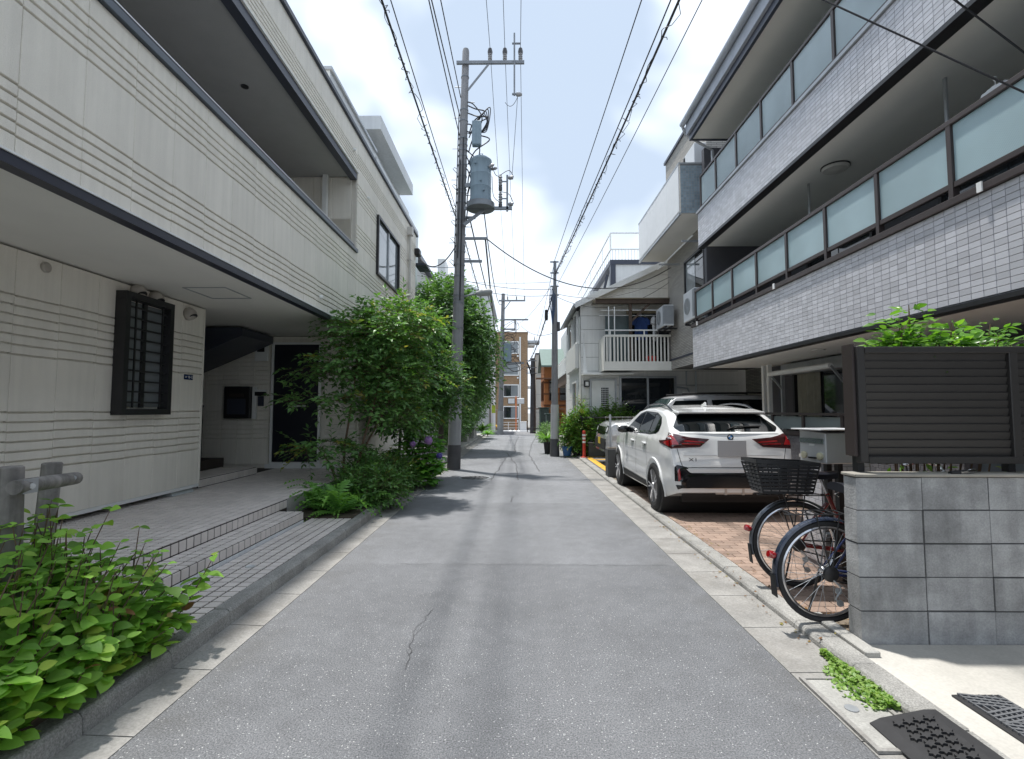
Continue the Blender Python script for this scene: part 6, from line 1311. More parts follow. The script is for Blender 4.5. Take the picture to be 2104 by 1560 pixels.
for side in (-1, 1):
    f = lambda pg: [(side*x, z) for x, z in pg]
    lo = part('tail_lamp', S.patch(f([(0.28, 1.06), (0.52, 1.075), (0.62, 1.10), (0.80, 1.16), (0.835, 1.12), (0.84, 0.98), (0.80, 0.93), (0.42, 0.955)]), 'tail', 0.008, n=24), lamp_dark)
    part('lamp_bar', S.patch(f([(0.36, 1.01), (0.62, 1.022), (0.62, 1.045), (0.36, 1.025)]), 'tail', 0.014, n=14), lamp_red, lo); part('lamp_bar', S.patch(f([(0.42, 0.982), (0.66, 0.975), (0.66, 1.003), (0.40, 0.998)]), 'tail', 0.013, n=14), lamp_red, lo)
    part('lamp_corner', S.patch(f([(0.69, 0.97), (0.81, 0.96), (0.825, 1.10), (0.77, 1.12)]), 'tail', 0.014, n=10), lamp_red, lo)
    sdn = 'left' if side < 0 else 'right'
    ls = part('tail_lamp_side', S.patch([(0.10, 0.94), (0.42, 0.99), (0.46, 1.03), (0.12, 1.052)], sdn, 0.008, n=12), lamp_dark); part('lamp_corner', S.patch([(0.11, 0.96), (0.30, 0.995), (0.24, 1.03), (0.13, 1.04)], sdn, 0.013, n=8), lamp_red, ls)
    bp = part('bumper_vent', S.patch(f([(0.48, 0.41), (0.74, 0.40), (0.775, 0.48), (0.775, 0.69), (0.74, 0.72), (0.63, 0.715), (0.53, 0.57)]), 'tail', 0.007, n=20), gloss_black); part('reflector', S.patch(f([(0.70, 0.51), (0.735, 0.505), (0.745, 0.67), (0.715, 0.675)]), 'tail', 0.013, n=5), lamp_red, bp)
part('bumper_insert', S.patch([(-0.70, 0.42), (0.70, 0.42), (0.70, 0.615), (-0.70, 0.615)], 'tail', 0.0075, n=36), gloss_black)
part('bumper_step', S.patch([(-0.58, 0.622), (0.58, 0.622), (0.63, 0.668), (-0.63, 0.668)], 'tail', 0.016, n=36), paint_w)
sk = MB(); sk.tube(smoothpts([(-0.72, 0.08, 0.37), (-0.56, 0.03, 0.415), (-0.3, 0.012, 0.42), (0.3, 0.012, 0.42), (0.56, 0.03, 0.415), (0.72, 0.08, 0.37)], 5), 0.017, 8); sk.box(-0.24, 0.24, 0.012, 0.05, 0.335, 0.41); sk.box(-0.13, -0.10, -0.005, 0.05, 0.33, 0.41); sk.box(0.10, 0.13, -0.005, 0.05, 0.33, 0.41)
part('diffuser', sk, pm('diffuser_silver', (0.5, 0.47, 0.44), 0.3, metal=0.5), smooth=False); part('lower_valance', MB().box(-0.66, 0.66, 0.055, 0.12, 0.30, 0.43), matt_black, smooth=False)
part('tailgate_gap', S.patch([(-0.66, 0.682), (0.66, 0.682), (0.66, 0.690), (-0.66, 0.690)], 'tail', 0.003, n=30), matt_black); 
part('tailgate_crease', S.patch([(-0.64, 0.835), (0.64, 0.835), (0.66, 0.85), (-0.66, 0.85)], 'tail', 0.013, n=30), paint_w)
for side in (-1, 1): part('tailgate_gap', S.patch([(side*0.665, 0.69), (side*0.673, 0.69), (side*0.733, 0.955), (side*0.725, 0.955)], 'tail', 0.003, n=3), matt_black)
ty_ = S.tail_y(0, 0.93)
pl_ = box_l('number_plate', pm('blank_plate', (0.44, 0.45, 0.46), 0.5, var=0.02), car, -0.19, 0.19, ty_-0.026, ty_-0.012, 0.825, 1.045, bevel=0.004)
by = S.tail_y(0, 1.09); bd = MB().lathe([(0.042, 0), (0.042, 0.008), (0.030, 0.010), (0.030, 0.006), (0, 0.006)], (0, by-0.004, 1.085), axis=(0, -1, 0.15), seg=28).build('badge', gloss_black, car, local=True)
for k in range(4):
    q = [(0, by-0.0112, 1.085)] + [(0.028*math.cos(R(90*k+9*j)), by-0.0112+0.15*0.028*math.sin(R(90*k+9*j)), 1.085+0.028*math.sin(R(90*k+9*j))) for j in range(11)]
    MB().prism(q, (0, -0.001, 0.0)).build('badge_quarter', pm('badge_white', (0.8, 0.8, 0.8), 0.3) if k % 2 else pm('badge_blue', (0.05, 0.25, 0.6), 0.3), bd, local=True)
tx_ = text_mesh('model_lettering', 'X1', 0.075, pm('chrome_dark', (0.18, 0.18, 0.18), 0.2, metal=0.8), None, (0, 0, 0), (0, 0, 0), 0.003)
tx_.parent = car; tx_.location = (-0.52, S.tail_y(-0.52, 0.79)-0.008, 0.785); tx_.rotation_euler = (R(90), 0, R(-6)); tx_.scale = (1.35, 0.85, 1)
wmesh = wheel_meshes(WR, 0.225, 5)
for side in (-1, 1):
    for y in WY: add_wheel(car, wmesh, side*0.785, y, WR, side)
# front pieces (seen from other places)
part('windscreen', S.patch([(-0.70, 1.11), (0.70, 1.11), (0.56, 1.50), (-0.56, 1.50)], 'front', 0.006, n=30), car_glass)
for side in (-1, 1): part('headlamp', S.patch([(side*0.42, 0.70), (side*0.72, 0.72), (side*0.74, 0.82), (side*0.42, 0.79)], 'front', 0.008, n=10), pm('headlamp', (0.5, 0.52, 0.55), 0.1, spec=0.9))
part('grille', S.patch([(-0.32, 0.5), (0.32, 0.5), (0.34, 0.76), (-0.34, 0.76)], 'front', 0.008, n=14), gloss_black)

# the photographed roof line is low: ease everything above the waist down
done_ = set()
def ease(o):
    if o.type == 'MESH' and o.data.name not in done_ and not o.name.startswith(('wheel', 'tyre', 'rim', 'spokes', 'model', 'brake')):
        done_.add(o.data.name)
        for v in o.data.vertices:
            if v.co.z > 1.08: v.co.z = 1.08 + (v.co.z - 1.08) * 0.85
    for c in [x for x in bpy.data.objects if x.parent == o]: ease(c)
ease(car)
# the silver car behind, parked across with its nose towards the lane
paint_s = pm('silver_car_paint', (0.56, 0.57, 0.59), 0.25, metal=0.2, var=0.0, coat=1.0)
S2 = CarShape(4.6, 0.97,
    top=[(0, 0.9), (0.02, 1.5), (0.05, 1.74), (0.15, 1.83), (0.8, 1.87), (2.0, 1.87), (2.75, 1.82), (2.9, 1.74), (3.3, 1.30), (3.38, 1.23), (3.8, 1.21), (4.35, 1.16), (4.5, 1.08), (4.56, 0.9), (4.6, 0.7)],
    plan=[(0, 0.90), (0.06, 0.95), (0.2, 0.98), (0.6, 1.0), (3.8, 1.0), (4.2, 0.985), (4.45, 0.95), (4.56, 0.91), (4.6, 0.86)],
    belt=1.20, zb=[(0, 0.40), (0.3, 0.30), (4.3, 0.30), (4.6, 0.38)], roof_in=0.13, crown=0.07)
car2 = thing('parked_car', 'silver boxy off-road car parked across the lot behind the white car', 'car', (6.85, 13.75, 0.05), rz=R(90))
ob2 = S2.body().build('body', paint_s, car2, local=True, smooth=True); WY2 = (0.9, 3.65); WR2 = 0.385
cut_arches(ob2, [(WY2[0], WR2), (WY2[1], WR2)], 0.44, 1.2)
for p in ob2.data.polygons: p.use_smooth = True
smooth_by_angle(ob2, 32)
car_w = car; car = car2
box_l('underbody', matt_black, car, -0.65, 0.65, 0.3, 4.4, 0.28, 0.6)
for y in WY2: part('wheel_well', MB().lathe([(0.445, -0.92), (0.445, 0.92)], (0, y, WR2), axis=(1,0,0), seg=32), matt_black)
part('windscreen', S2.patch([(-0.80, 1.27), (0.80, 1.27), (0.70, 1.76), (-0.70, 1.76)], 'front', 0.008, n=30), glass_mat('windscreen_glass', (0.03, 0.05, 0.05), 0.03))
for sdn, side in (('left', -1), ('right', 1)):
    part('side_glass', S2.patch([(0.25, 1.27), (3.12, 1.27), (3.02, 1.40), (2.78, 1.70), (0.25, 1.74)], sdn, 0.006, n=40), car_glass); part('pillar', S2.patch([(1.86, 1.26), (1.98, 1.26), (1.98, 1.75), (1.86, 1.75)], sdn, 0.010, n=3), paint_s)
    part('door_line', S2.patch([(1.9, 0.45), (1.91, 0.45), (1.91, 1.2), (1.9, 1.2)], sdn, 0.003, n=2), matt_black); part('cladding', S2.patch([(1.4, 0.33), (3.15, 0.33), (3.15, 0.5), (1.4, 0.5)], sdn, 0.012, n=10), matt_black)
    f = lambda pg: [(side*x, z) for x, z in pg]
    hl = part('headlamp', S2.patch(f([(0.60, 0.86), (0.86, 0.86), (0.87, 1.05), (0.60, 1.05)]), 'front', 0.008, n=10), gloss_black); part('lamp_lens', S2.patch(f([(0.66, 0.90), (0.82, 0.90), (0.82, 1.01), (0.66, 1.01)]), 'front', 0.014, n=6), pm('lens', (0.6, 0.62, 0.65), 0.08, spec=0.9), hl)
    mo = part('mirror', MB().box(side*1.02-0.10, side*1.02+0.10, 3.02, 3.12, 1.24, 1.42), paint_s, smooth=False); 
    part('roof_rail', MB().tube([(side*0.70, 0.3, 1.90), (side*0.70, 2.6, 1.88)], 0.02, 8), matt_black)
part('grille', S2.patch([(-0.56, 0.82), (0.56, 0.82), (0.56, 1.02), (-0.56, 1.02)], 'front', 0.008, n=14), gloss_black); part('bumper', S2.patch([(-0.85, 0.45), (0.85, 0.45), (0.85, 0.72), (-0.85, 0.72)], 'front', 0.02, n=20), matt_black)
box_l('number_plate', pm('yellow_plate', (0.7, 0.5, 0.05), 0.5), car, -0.17, 0.17, 4.62, 4.635, 0.56, 0.73)
wmesh2 = wheel_meshes(WR2, 0.25, 6)
for side in (-1, 1):
    for y in WY2: add_wheel(car, wmesh2, side*0.85, y, WR2, side)
# ------------------------------------------------------------------ bicycles: local x runs towards the front wheel, rear axle at x=0
def ring(r, R_, seg=48, c=(0,0,0)):
    return [(c[0]+R_*math.cos(2*math.pi*k/seg), c[1], c[2]+R_*math.sin(2*math.pi*k/seg)) for k in range(seg)]
def arc(R_, a0, a1, c=(0,0,0), n=22, y=0): return [(c[0]+R_*math.cos(R(a0+(a1-a0)*k/n)), y, c[2]+R_*math.sin(R(a0+(a1-a0)*k/n))) for k in range(n+1)]
chrome = pm('chrome', (0.6, 0.6, 0.62), 0.18, metal=1.0, var=0.02)
def bicycle(label, loc, rz, frame_mat, fender_mat, basket=False, lean=0.05, child_red=False):
    b = thing('bicycle', label, 'bicycle', loc, rz, group='bicycles parked behind the block wall'); b.rotation_euler = (lean, 0, rz)
    WRb = 0.345; Z = WRb; WB = 1.06
    B = lambda nm, mb, mat, par=None, sm=True: mb.build(nm, mat, par or b, local=True, smooth=sm)
    for cx in (0.0, WB):
        w = B('wheel', MB().tube(ring(0, 0.327, 56, (cx, 0, Z)), 0.0185, 8, close=True), M['rubber'])
        B('rim', MB().tube(ring(0, 0.300, 56, (cx, 0, Z)), 0.012, 6, close=True), chrome, w)
        sp = MB()
        for k in range(28):
            t = 2*math.pi*k/28; s = 1 if k % 2 else -1; t2 = t + (0.9 if (k//2) % 2 else -0.9)
            sp.tube([(cx+0.022*math.cos(t2), s*0.03, Z+0.022*math.sin(t2)), (cx+0.295*math.cos(t), 0, Z+0.295*math.sin(t))], 0.0016, 4, cap=False)
        B('spokes', sp, M['galv'], w); B('hub', MB().lathe([(0.012, -0.06), (0.028, -0.035), (0.018, -0.02), (0.018, 0.02), (0.028, 0.035), (0.012, 0.06)], (cx, 0, Z), axis=(0,1,0), seg=14), chrome, w)
    def fender(cx, a0, a1, R_=0.365):
        pr_ = []; n = 26
        for k in range(n+1):
            t = R(a0+(a1-a0)*k/n)
            for (dy, dr) in ((-0.028, -0.012), (-0.020, 0.0), (0.0, 0.006), (0.020, 0.0), (0.028, -0.012)): pr_.append((cx+(R_+dr)*math.cos(t), dy, Z+(R_+dr)*math.sin(t)))
        fs = [(k*5+i, k*5+i+1, k*5+i+6, k*5+i+5) for k in range(n) for i in range(4)]
        o = MB().add(pr_, fs).build('fender', fender_mat, b, local=True, smooth=True); return o
    fr = fender(0, 195, 40); fender(WB, 170, 55)
    rx, rz_ = 0.372*math.cos(R(165)), Z+0.372*math.sin(R(165))
    rl = B('rear_reflector', MB().lathe([(0.0, 0.03), (0.022, 0.03), (0.026, 0.02), (0.026, -0.005), (0.018, -0.02), (0, -0.02)], (rx-0.012, 0, rz_+0.02), axis=(-1, 0, 0.25), seg=16), lamp_red); 
    B('mud_flap', MB().prism([(-0.374, -0.03, Z-0.01), (-0.374, 0.03, Z-0.01), (-0.36, 0.035, Z-0.16), (-0.36, -0.035, Z-0.16)], (0.006, 0, 0)), M['rubber'], fr, False)
    # frame
    bb = Vector((0.44, 0, 0.29)); seat = Vector((0.26, 0, 0.76)); head = Vector((0.92, 0, 0.80)); headlo = Vector((0.95, 0, 0.62))
    fm = MB(); fm.tube([bb, seat], 0.016, 10); fm.tube(smoothpts([bb, bb.lerp(headlo, 0.5) + Vector((0,0,-0.04)), headlo]), 0.020, 10); fm.tube(smoothpts([bb + (seat-bb)*0.45, Vector((0.6, 0, 0.44)), head - Vector((0.0, 0, 0.05))]), 0.015, 10); fm.tube([head + Vector((-0.01, 0, 0.06)), headlo + Vector((0.01, 0, -0.04))], 0.021, 10)
    for s in (-0.055, 0.055):
        fm.tube([bb + Vector((0, s*0.5, 0)), (0.0, s, Z)], 0.010, 8); fm.tube([seat + Vector((0, s*0.4, -0.08)), (0.0, s, Z)], 0.008, 8)
        fm.tube(smoothpts([headlo + Vector((0.02, s*0.8, -0.06)), Vector((0.99, s, 0.48)), Vector((WB, s, Z))]), 0.011, 8)
    B('frame', fm, frame_mat)
    sp_ = MB().tube([seat, seat + (seat-bb).normalized()*0.14], 0.013, 10); st = seat + (seat-bb).normalized()*0.14; B('seat_post', sp_, chrome)
    sd = MB(); vs, fs = [], []; rows = 10
    for k in range(rows+1):
        t = k/rows; x = st.x - 0.13 + 0.27*t; w = 0.10*(1-t)**0.6*(0.75+0.25*min(1, t*5)) + 0.022; zt = st.z + 0.055 - 0.012*math.sin(t*3.1)
        for (a, dz) in ((-1, -0.055), (-0.95, -0.015), (-0.6, 0.0), (0, 0.004), (0.6, 0.0), (0.95, -0.015), (1, -0.055)): vs.append((x, a*w, zt+dz))
    fs = [(k*7+i, k*7+i+1, k*7+i+8, k*7+i+7) for k in range(rows) for i in range(6)] + [tuple(range(7)), tuple(range(rows*7+6, rows*7-1, -1))] + [(k*7, k*7+7, k*7+13, k*7+6) for k in range(rows)]
    B('saddle', sd.add(vs, fs), pm('saddle_black', (0.012, 0.013, 0.02), 0.3))
    sprg = MB()
    for s in (-0.05, 0.05): sprg.tube([(st.x-0.09+0.012*math.cos(k), s+0.012*math.sin(k), st.z-0.05+0.007*k) for k in range(13)], 0.004, 5)
    B('saddle_spring', sprg, chrome)
    # carrier, stand, chain case, cranks, handlebar
    cr = MB(); z0 = Z+0.40
    for s in (-0.06, 0.06): cr.tube(smoothpts([(0.27, s*0.5, z0+0.0), (0.1, s, z0), (-0.26, s, z0), (-0.30, s*0.5, z0)]), 0.005, 6); cr.tube([(-0.10, s, z0), (0, s, Z)], 0.005, 6); cr.tube([(0.06, s, z0), (0, s, Z)], 0.005, 6)
    for k in range(7): cr.tube([(-0.26+k*0.06, -0.06, z0), (-0.26+k*0.06, 0.06, z0)], 0.004, 5)
    B('rear_rack', cr, M['black_metal'])
    B('kickstand', MB().tube([(0.0, 0.07, Z), (-0.02, 0.10, 0.18), (-0.06, 0.13, -0.03)], 0.008, 8), M['black_metal'])
    cw = B('chain_guard', MB().lathe([(0.10, -0.002), (0.10, 0.006), (0.0, 0.006)], bb + Vector((0, -0.055, 0)), axis=(0,-1,0), seg=28), M['black_metal']); B('chain', MB().tube(ring(0, 1.0, 4)[:0] + [(bb.x, -0.048, bb.z+0.085), (0.0, -0.048, Z+0.04), (-0.035, -0.048, Z), (0.0, -0.048, Z-0.04), (bb.x, -0.048, bb.z-0.085)], 0.006, 5), M['black_metal'], cw)
    B('sprocket', MB().lathe([(0.05, -0.004), (0.055, 0.0), (0.05, 0.012), (0.03, 0.02), (0, 0.02)], (0, -0.05, Z), axis=(0,-1,0), seg=22), M['black_metal'])
    dl = MB(); dl.tube(smoothpts([(0.0, -0.06, Z-0.03), (0.05, -0.075, Z-0.09), (0.02, -0.07, Z-0.16), (0.07, -0.07, Z-0.20)]), 0.006, 6); dl.lathe([(0.022, 0), (0.022, 0.01)], (0.04, -0.07, Z-0.11), axis=(0,1,0), seg=14); dl.lathe([(0.022, 0), (0.022, 0.01)], (0.05, -0.07, Z-0.19), axis=(0,1,0), seg=14); B('derailleur', dl, M['galv'])
    ca = MB()
    for s, d in ((-1, 1), (1, -1)): ca.tube([bb + Vector((0, s*0.07, 0)), bb + Vector((d*0.12, s*0.085, -d*0.11))], 0.010, 6); c0 = bb + Vector((d*0.12, s*0.13, -d*0.11)); ca.box(c0.x-0.04, c0.x+0.04, c0.y-0.045, c0.y+0.045, c0.z-0.01, c0.z+0.01)
    B('cranks', ca, M['galv']); hb = MB(); top = head + Vector((-0.02, 0, 0.06)); hb.tube([top, top + Vector((-0.03, 0, 0.14))], 0.012, 8); t2 = top + Vector((-0.03, 0, 0.14))
    hb.tube(smoothpts([t2 + Vector((-0.22, -0.27, 0.05)), t2 + Vector((-0.08, -0.26, 0.06)), t2 + Vector((0.04, -0.14, 0.05)), t2, t2 + Vector((0.04, 0.14, 0.05)), t2 + Vector((-0.08, 0.26, 0.06)), t2 + Vector((-0.22, 0.27, 0.05))]), 0.011, 8); ho = B('handlebar', hb, chrome)
    for s in (-1, 1): B('grip', MB().tube([t2 + Vector((-0.23, s*0.27, 0.05)), t2 + Vector((-0.12, s*0.265, 0.058))], 0.016, 8), M['rubber'], ho)
    if basket:
        bz0, bz1 = z0+0.03, z0+0.26; xa0, xa1, ya = -0.29, 0.09, 0.14
        bk = MB(); nlev = 9
        for k in range(nlev):
            t = k/(nlev-1); z = bz0 + (bz1-bz0)*t; g = 0.045*t; zl = 0.02*t
            q = [(xa0-g*1.3, -ya-g, z+zl), (xa1+g, -ya-g, z), (xa1+g, ya+g, z), (xa0-g*1.3, ya+g, z+zl)]
            for a, c_ in zip(q, q[1:]+q[:1]): beam(bk, a, c_, 0.008, 0.020 if k < nlev-1 else 0.03)
        bko = B('basket', bk, M['black_metal'], None, False); ups = MB(); g = 0.045
        for (x, y, xo, yo) in [(xa0 + i*(xa1-xa0)/6, s*ya, xa0-g*1.3 + i*(xa1-xa0+2.3*g)/6, s*(ya+g)) for i in range(7) for s in (-1, 1)] + [(xx, -ya+j*ya/2, xx + (g if xx > 0 else -g*1.3), (-ya-g)+j*(ya+g)/2) for j in range(1, 4) for xx in (xa0, xa1)]: beam(ups, (x, y, bz0), (xo, yo, bz1), 0.009, 0.009)
        B('upright', ups, M['black_metal'], bko, False); B('basket_floor', MB().box(xa0, xa1, -ya, ya, bz0-0.012, bz0), M['black_metal'], bko, False)
    return b
navy = pm('frame_navy', (0.015, 0.025, 0.09), 0.25, coat=0.8, var=0.0); fend_navy = pm('fender_navy', (0.02, 0.028, 0.05), 0.22, coat=0.6, var=0.0); redf = pm('frame_red', (0.20, 0.012, 0.012), 0.3, coat=0.6, var=0.0); fend_steel = pm('fender_steel', (0.16, 0.17, 0.19), 0.25, metal=0.7)
bicycle('navy blue bicycle with a round red reflector tucked behind the block wall', (2.11, 3.56, 0.056), R(2), navy, fend_navy, False, 0.03)
bicycle('red framed bicycle carrying a large black basket over its rear wheel', (2.30, 4.26, 0.056), R(-6), redf, fend_steel, True, -0.03)
# ------------------------------------------------------------------ plants
def leaf_shape(w=0.5, fold=0.10, droop=0.12, wave=0.0, blunt=0.0):
    v = [(0,0,0), (0,0.3,-0.0), (0,0.65,-droop*0.35), (0,1,-droop)]
    a, b = w*0.5, w*(0.40+blunt)
    v += [(-a,0.32,fold), (-b,0.66,fold*0.8-droop*0.3+wave), (a,0.32,fold), (b,0.66,fold*0.8-droop*0.3-wave), (-a*0.62,0.10,fold*0.5), (a*0.62,0.10,fold*0.5)]
    f = [(0,1,4,8), (1,2,5,4), (2,3,5), (0,9,6,1), (1,6,7,2), (2,7,3)]
    return v, f
def leaf_hi(w=0.7, fold=0.07, droop=0.15, wave=0.02, tip=1.6, seg=6):
    V = []; F = []
    for i in range(seg+1):
        t = i/seg; y = t; z = -droop*t*t; ww = w*0.5*(math.sin(math.pi*t**0.80)**0.75 if 0 < t < 1 else 0.0)*(1-0.12*t**tip)
        V += [(-ww, y, z + fold*ww/(w*0.5+1e-6) + wave*math.sin(t*9)), (0, y, z), (ww, y, z + fold*ww/(w*0.5+1e-6) - wave*math.sin(t*9+1))]
    for i in range(seg):
        a = i*3
        for j in (0, 1):
            q = (a+j, a+j+1, a+j+4, a+j+3)
            if i == 0: q = (1, a+4, a+3) if j == 0 else (1, a+5, a+4)
            elif i == seg-1: q = (a, a+1, a+4) if j == 0 else (a+1, a+2, a+4)
            F.append(q)
    return V, F
def leaf_lo(w=0.45, fold=0.08, droop=0.2):
    return [(0,0,0), (0,0.5,-droop*0.2), (0,1,-droop), (-w*0.5,0.42,fold), (w*0.5,0.42,fold)], [(0,1,3), (1,2,3), (0,4,1), (1,4,2)]
class Leaves:
    def __init__(s, shapes): s.sh = shapes; s.items = []
    def add(s, pos, d, up, size, k=0): s.items.append((Vector(pos), Vector(d), Vector(up), size, k % len(s.sh)))
    def basis(s, d, up):
        d = d.normalized(); x = d.cross(up)
        if x.length < 1e-4: x = d.cross(Vector((1,0,0.3)))
        x.normalize(); z = x.cross(d); return Matrix((x, d, z)).transposed()
    def build(s, parent, mat, limit=300, name='leaf', mass='foliage'):
        off = wloc(parent); it = s.items; obj = []
        if limit:
            it = sorted(it, key=lambda t: (not seen(t[0]), (t[0]-CAMP).length - 2.5*t[3])); obj = it[:limit]; it = it[limit:]
            mes = []
            for v, f in s.sh: mes.append(MB().add(v, f).mesh(name, mat, smooth=True))
            for (p, d, up, sz, k) in obj: inst(name, mes[k], p, parent, rot=s.basis(d, up).to_euler(), scale=sz)
        if it:
            V, F = [], []
            for (p, d, up, sz, k) in it:
                m = s.basis(d, up); v, f = s.sh[k]; o = len(V); q = p - off
                V += [tuple(m @ (Vector(c)*sz) + q) for c in v]; F += [tuple(i+o for i in g) for g in f]
            me = bpy.data.meshes.new(mass); me.from_pydata(V, [], F); me.materials.append(mat); me.polygons.foreach_set('use_smooth', [True]*len(me.polygons))
            o = bpy.data.objects.new(mass, me); COL.objects.link(o); o.parent = parent; tag(o, kind='stuff')
def rv(r=1.0): return Vector((random.uniform(-r, r), random.uniform(-r, r), random.uniform(-r, r)))
def spray(L, tw, p, d, n, gap, size, droop=0.25, flat=0.5, twr=0.003, jit=0.25):
    """A twig with leaves set alternately along it."""
    d = Vector(d).normalized(); p = Vector(p); pts = [p.copy()]; side = d.cross(Vector((0,0,1)))
    if side.length < 1e-3: side = Vector((1,0,0))
    side.normalize()
    for i in range(n):
        d = (d + Vector((0,0,-droop*gap*4)) + rv(0.08)).normalized(); p = p + d*gap; pts.append(p.copy())
        s = 1 if i % 2 else -1
        ld = (d*0.55 + side*s*0.8 + Vector((0,0,0.15)) + rv(jit)).normalized(); up = (Vector((0,0,1))*flat + rv(0.5) + side*s*-0.2).normalized()
        L.add(p, ld, up, size*random.uniform(0.7, 1.2), random.randrange(8))
    L.add(p, d, Vector((0,0,1)) + rv(0.3), size, random.randrange(8))
    if tw is not None: tw.tube([pts[0], pts[len(pts)//2], pts[-1]], [twr, twr*0.8, twr*0.4], 4, cap=False)
def in_blob(blobs, shell=0.55):
    c, r = random.choices(blobs, weights=[b[1][0]*b[1][1]*b[1][2] for b in blobs])[0]
    while True:
        q = rv()
        if q.length <= 1 and q.length > 0.05: break
    q = q.normalized() * (q.length ** shell); return Vector(c) + Vector((q.x*r[0], q.y*r[1], q.z*r[2])), q.normalized()
def tree(name, label, cat, base, stems, blobs, nspray, size, mat, bark, gap=0.035, nleaf=(6, 11), limit=0, group=None, avoid=None, shapes=None, trunk_r=0.03, tips=None, tip_share=0.0, out=0.9, upw=0.15, horiz=1.0):
    t = thing(name, label, cat, base, group=group); L = Leaves(shapes or [leaf_lo(0.46, 0.06, 0.15), leaf_lo(0.54, 0.10, 0.25), leaf_lo(0.44, 0.04, 0.05)]); Lt = Leaves(L.sh); tw = MB(); tk = MB()
    for st in stems:
        pts = smoothpts(st, 5); n = len(pts); tk.tube(pts, [trunk_r*(1-0.75*i/(n-1)) for i in range(n)], 8)
    tk.build('trunk', bark, t, smooth=True)
    ends = [Vector(p) for st in stems for p in smoothpts(st, 5)]
    for c, r in blobs:
        e = min(ends, key=lambda q: (q-Vector(c)).length); m = (e+Vector(c))/2 + rv(0.08); tw.tube(smoothpts([e, m, Vector(c)], 4), [trunk_r*0.35]*4 + [trunk_r*0.25]*4 + [trunk_r*0.15], 6, cap=False)
    for _ in range(nspray):
        p, q = in_blob(blobs)
        if avoid and avoid(p): continue
        d = q*out + rv(0.6) + Vector((0,0,upw)); d.z *= horiz; d.normalize(); tip = random.random() < tip_share * (1.6 if q.z > 0.2 else 0.5)
        spray(Lt if tip else L, tw, p - d*gap*3, d, random.randint(*nleaf), gap, size)
    if tw.v: tw.build('twigs', bark, t)
    L.build(t, mat, limit)
    if Lt.items: Lt.build(t, tips or mat, 0, mass='young_foliage')
    return t
G1 = leaf_mat('shrub_leaf', [(0.117, 0.25, 0.041), (0.2, 0.416, 0.059), (0.1, 0.2, 0.035), (0.316, 0.567, 0.092), (0.25, 0.483, 0.075), (0.3, 0.4, 0.06)], 0.38, 0.6)
G2 = leaf_mat('dark_leaf', [(0.05, 0.122, 0.04), (0.082, 0.18, 0.054), (0.134, 0.27, 0.082), (0.09, 0.198, 0.064)], 0.3, 0.38)
G2b = leaf_mat('bush_leaf', [(0.069, 0.155, 0.048), (0.112, 0.241, 0.069), (0.164, 0.31, 0.095)], 0.3, 0.35)
G3 = leaf_mat('tree_leaf', [(0.07, 0.147, 0.054), (0.116, 0.233, 0.078), (0.171, 0.31, 0.109)], 0.3, 0.4)
GT = leaf_mat('young_leaf', [(0.22, 0.32, 0.06), (0.30, 0.34, 0.08), (0.33, 0.27, 0.08), (0.24, 0.34, 0.06)], 0.4)
GF = leaf_mat('fern_leaf', [(0.098, 0.234, 0.058), (0.166, 0.37, 0.078), (0.234, 0.468, 0.098)], 0.3, 0.4)
GH = leaf_mat('hydrangea_leaf', [(0.096, 0.25, 0.058), (0.173, 0.403, 0.077), (0.288, 0.557, 0.096)], 0.32, 0.42)
GW = leaf_mat('weed_leaf', [(0.13, 0.26, 0.05), (0.22, 0.36, 0.08), (0.30, 0.42, 0.12)], 0.3)
GC = leaf_mat('camellia_leaf', [(0.081, 0.189, 0.034), (0.135, 0.297, 0.047), (0.216, 0.405, 0.068)], 0.38, 0.3)
GB = leaf_mat('dead_leaf', [(0.20, 0.09, 0.04), (0.28, 0.15, 0.06), (0.30, 0.27, 0.07)], 0.3)
OV = [leaf_hi(0.70, 0.06, 0.12, 0.015), leaf_hi(0.76, 0.10, 0.22, -0.02), leaf_hi(0.62, 0.04, 0.04, 0.01), leaf_hi(0.68, 0.08, 0.32, 0.02)]
# foreground shrub
fs_ = thing('leafy_shrub', 'bright green broad leaved shrub beside the log fence at the near left kerb', 'shrub', (-2.6, 2.5, 0.17))
L = Leaves(OV); tw = MB(); Ld = Leaves(OV)
for _ in range(460):
    bx_, by_ = random.uniform(-3.2, -2.10), random.uniform(1.75, 3.08)
    hmax = 0.36 + 0.46*math.sin(max(0.05, min(1, (-1.95-bx_)/0.75))*math.pi/2) - 0.10*abs(by_-2.5)
    tip = Vector((bx_ + random.uniform(-0.12, 0.24), by_ + random.uniform(-0.2, 0.25), 0.17 + hmax*random.uniform(0.15, 1.05)))
    if tip.x > -1.93: tip.x = -1.93 - random.random()*0.1
    b0 = Vector((bx_, by_, 0.15)); mid = b0.lerp(tip, 0.5) + rv(0.04); pts = smoothpts([b0, mid, tip], 4); tw.tube(pts, [0.0035]*4 + [0.003]*4 + [0.0015], 5, cap=False)
    n = random.randint(6, 9)
    for i in range(n):
        f = 1 - 0.80*(i/n)**0.9; p = pts[min(int(f*(len(pts)-1)), len(pts)-1)]
        a = random.random()*6.28; s_ = (0.066 + 0.044*min(1, i/3.0)) * random.uniform(0.6, 1.2)
        for dlt in (0, math.pi):
            d = Vector((math.cos(a+dlt), math.sin(a+dlt), random.uniform(-0.15, 0.35))); LL = Ld if random.random() < 0.06 and p.z < 0.5 else L
            LL.add(p, d, Vector((0.15,-0.2,1)) + rv(0.55), s_, random.randrange(4))
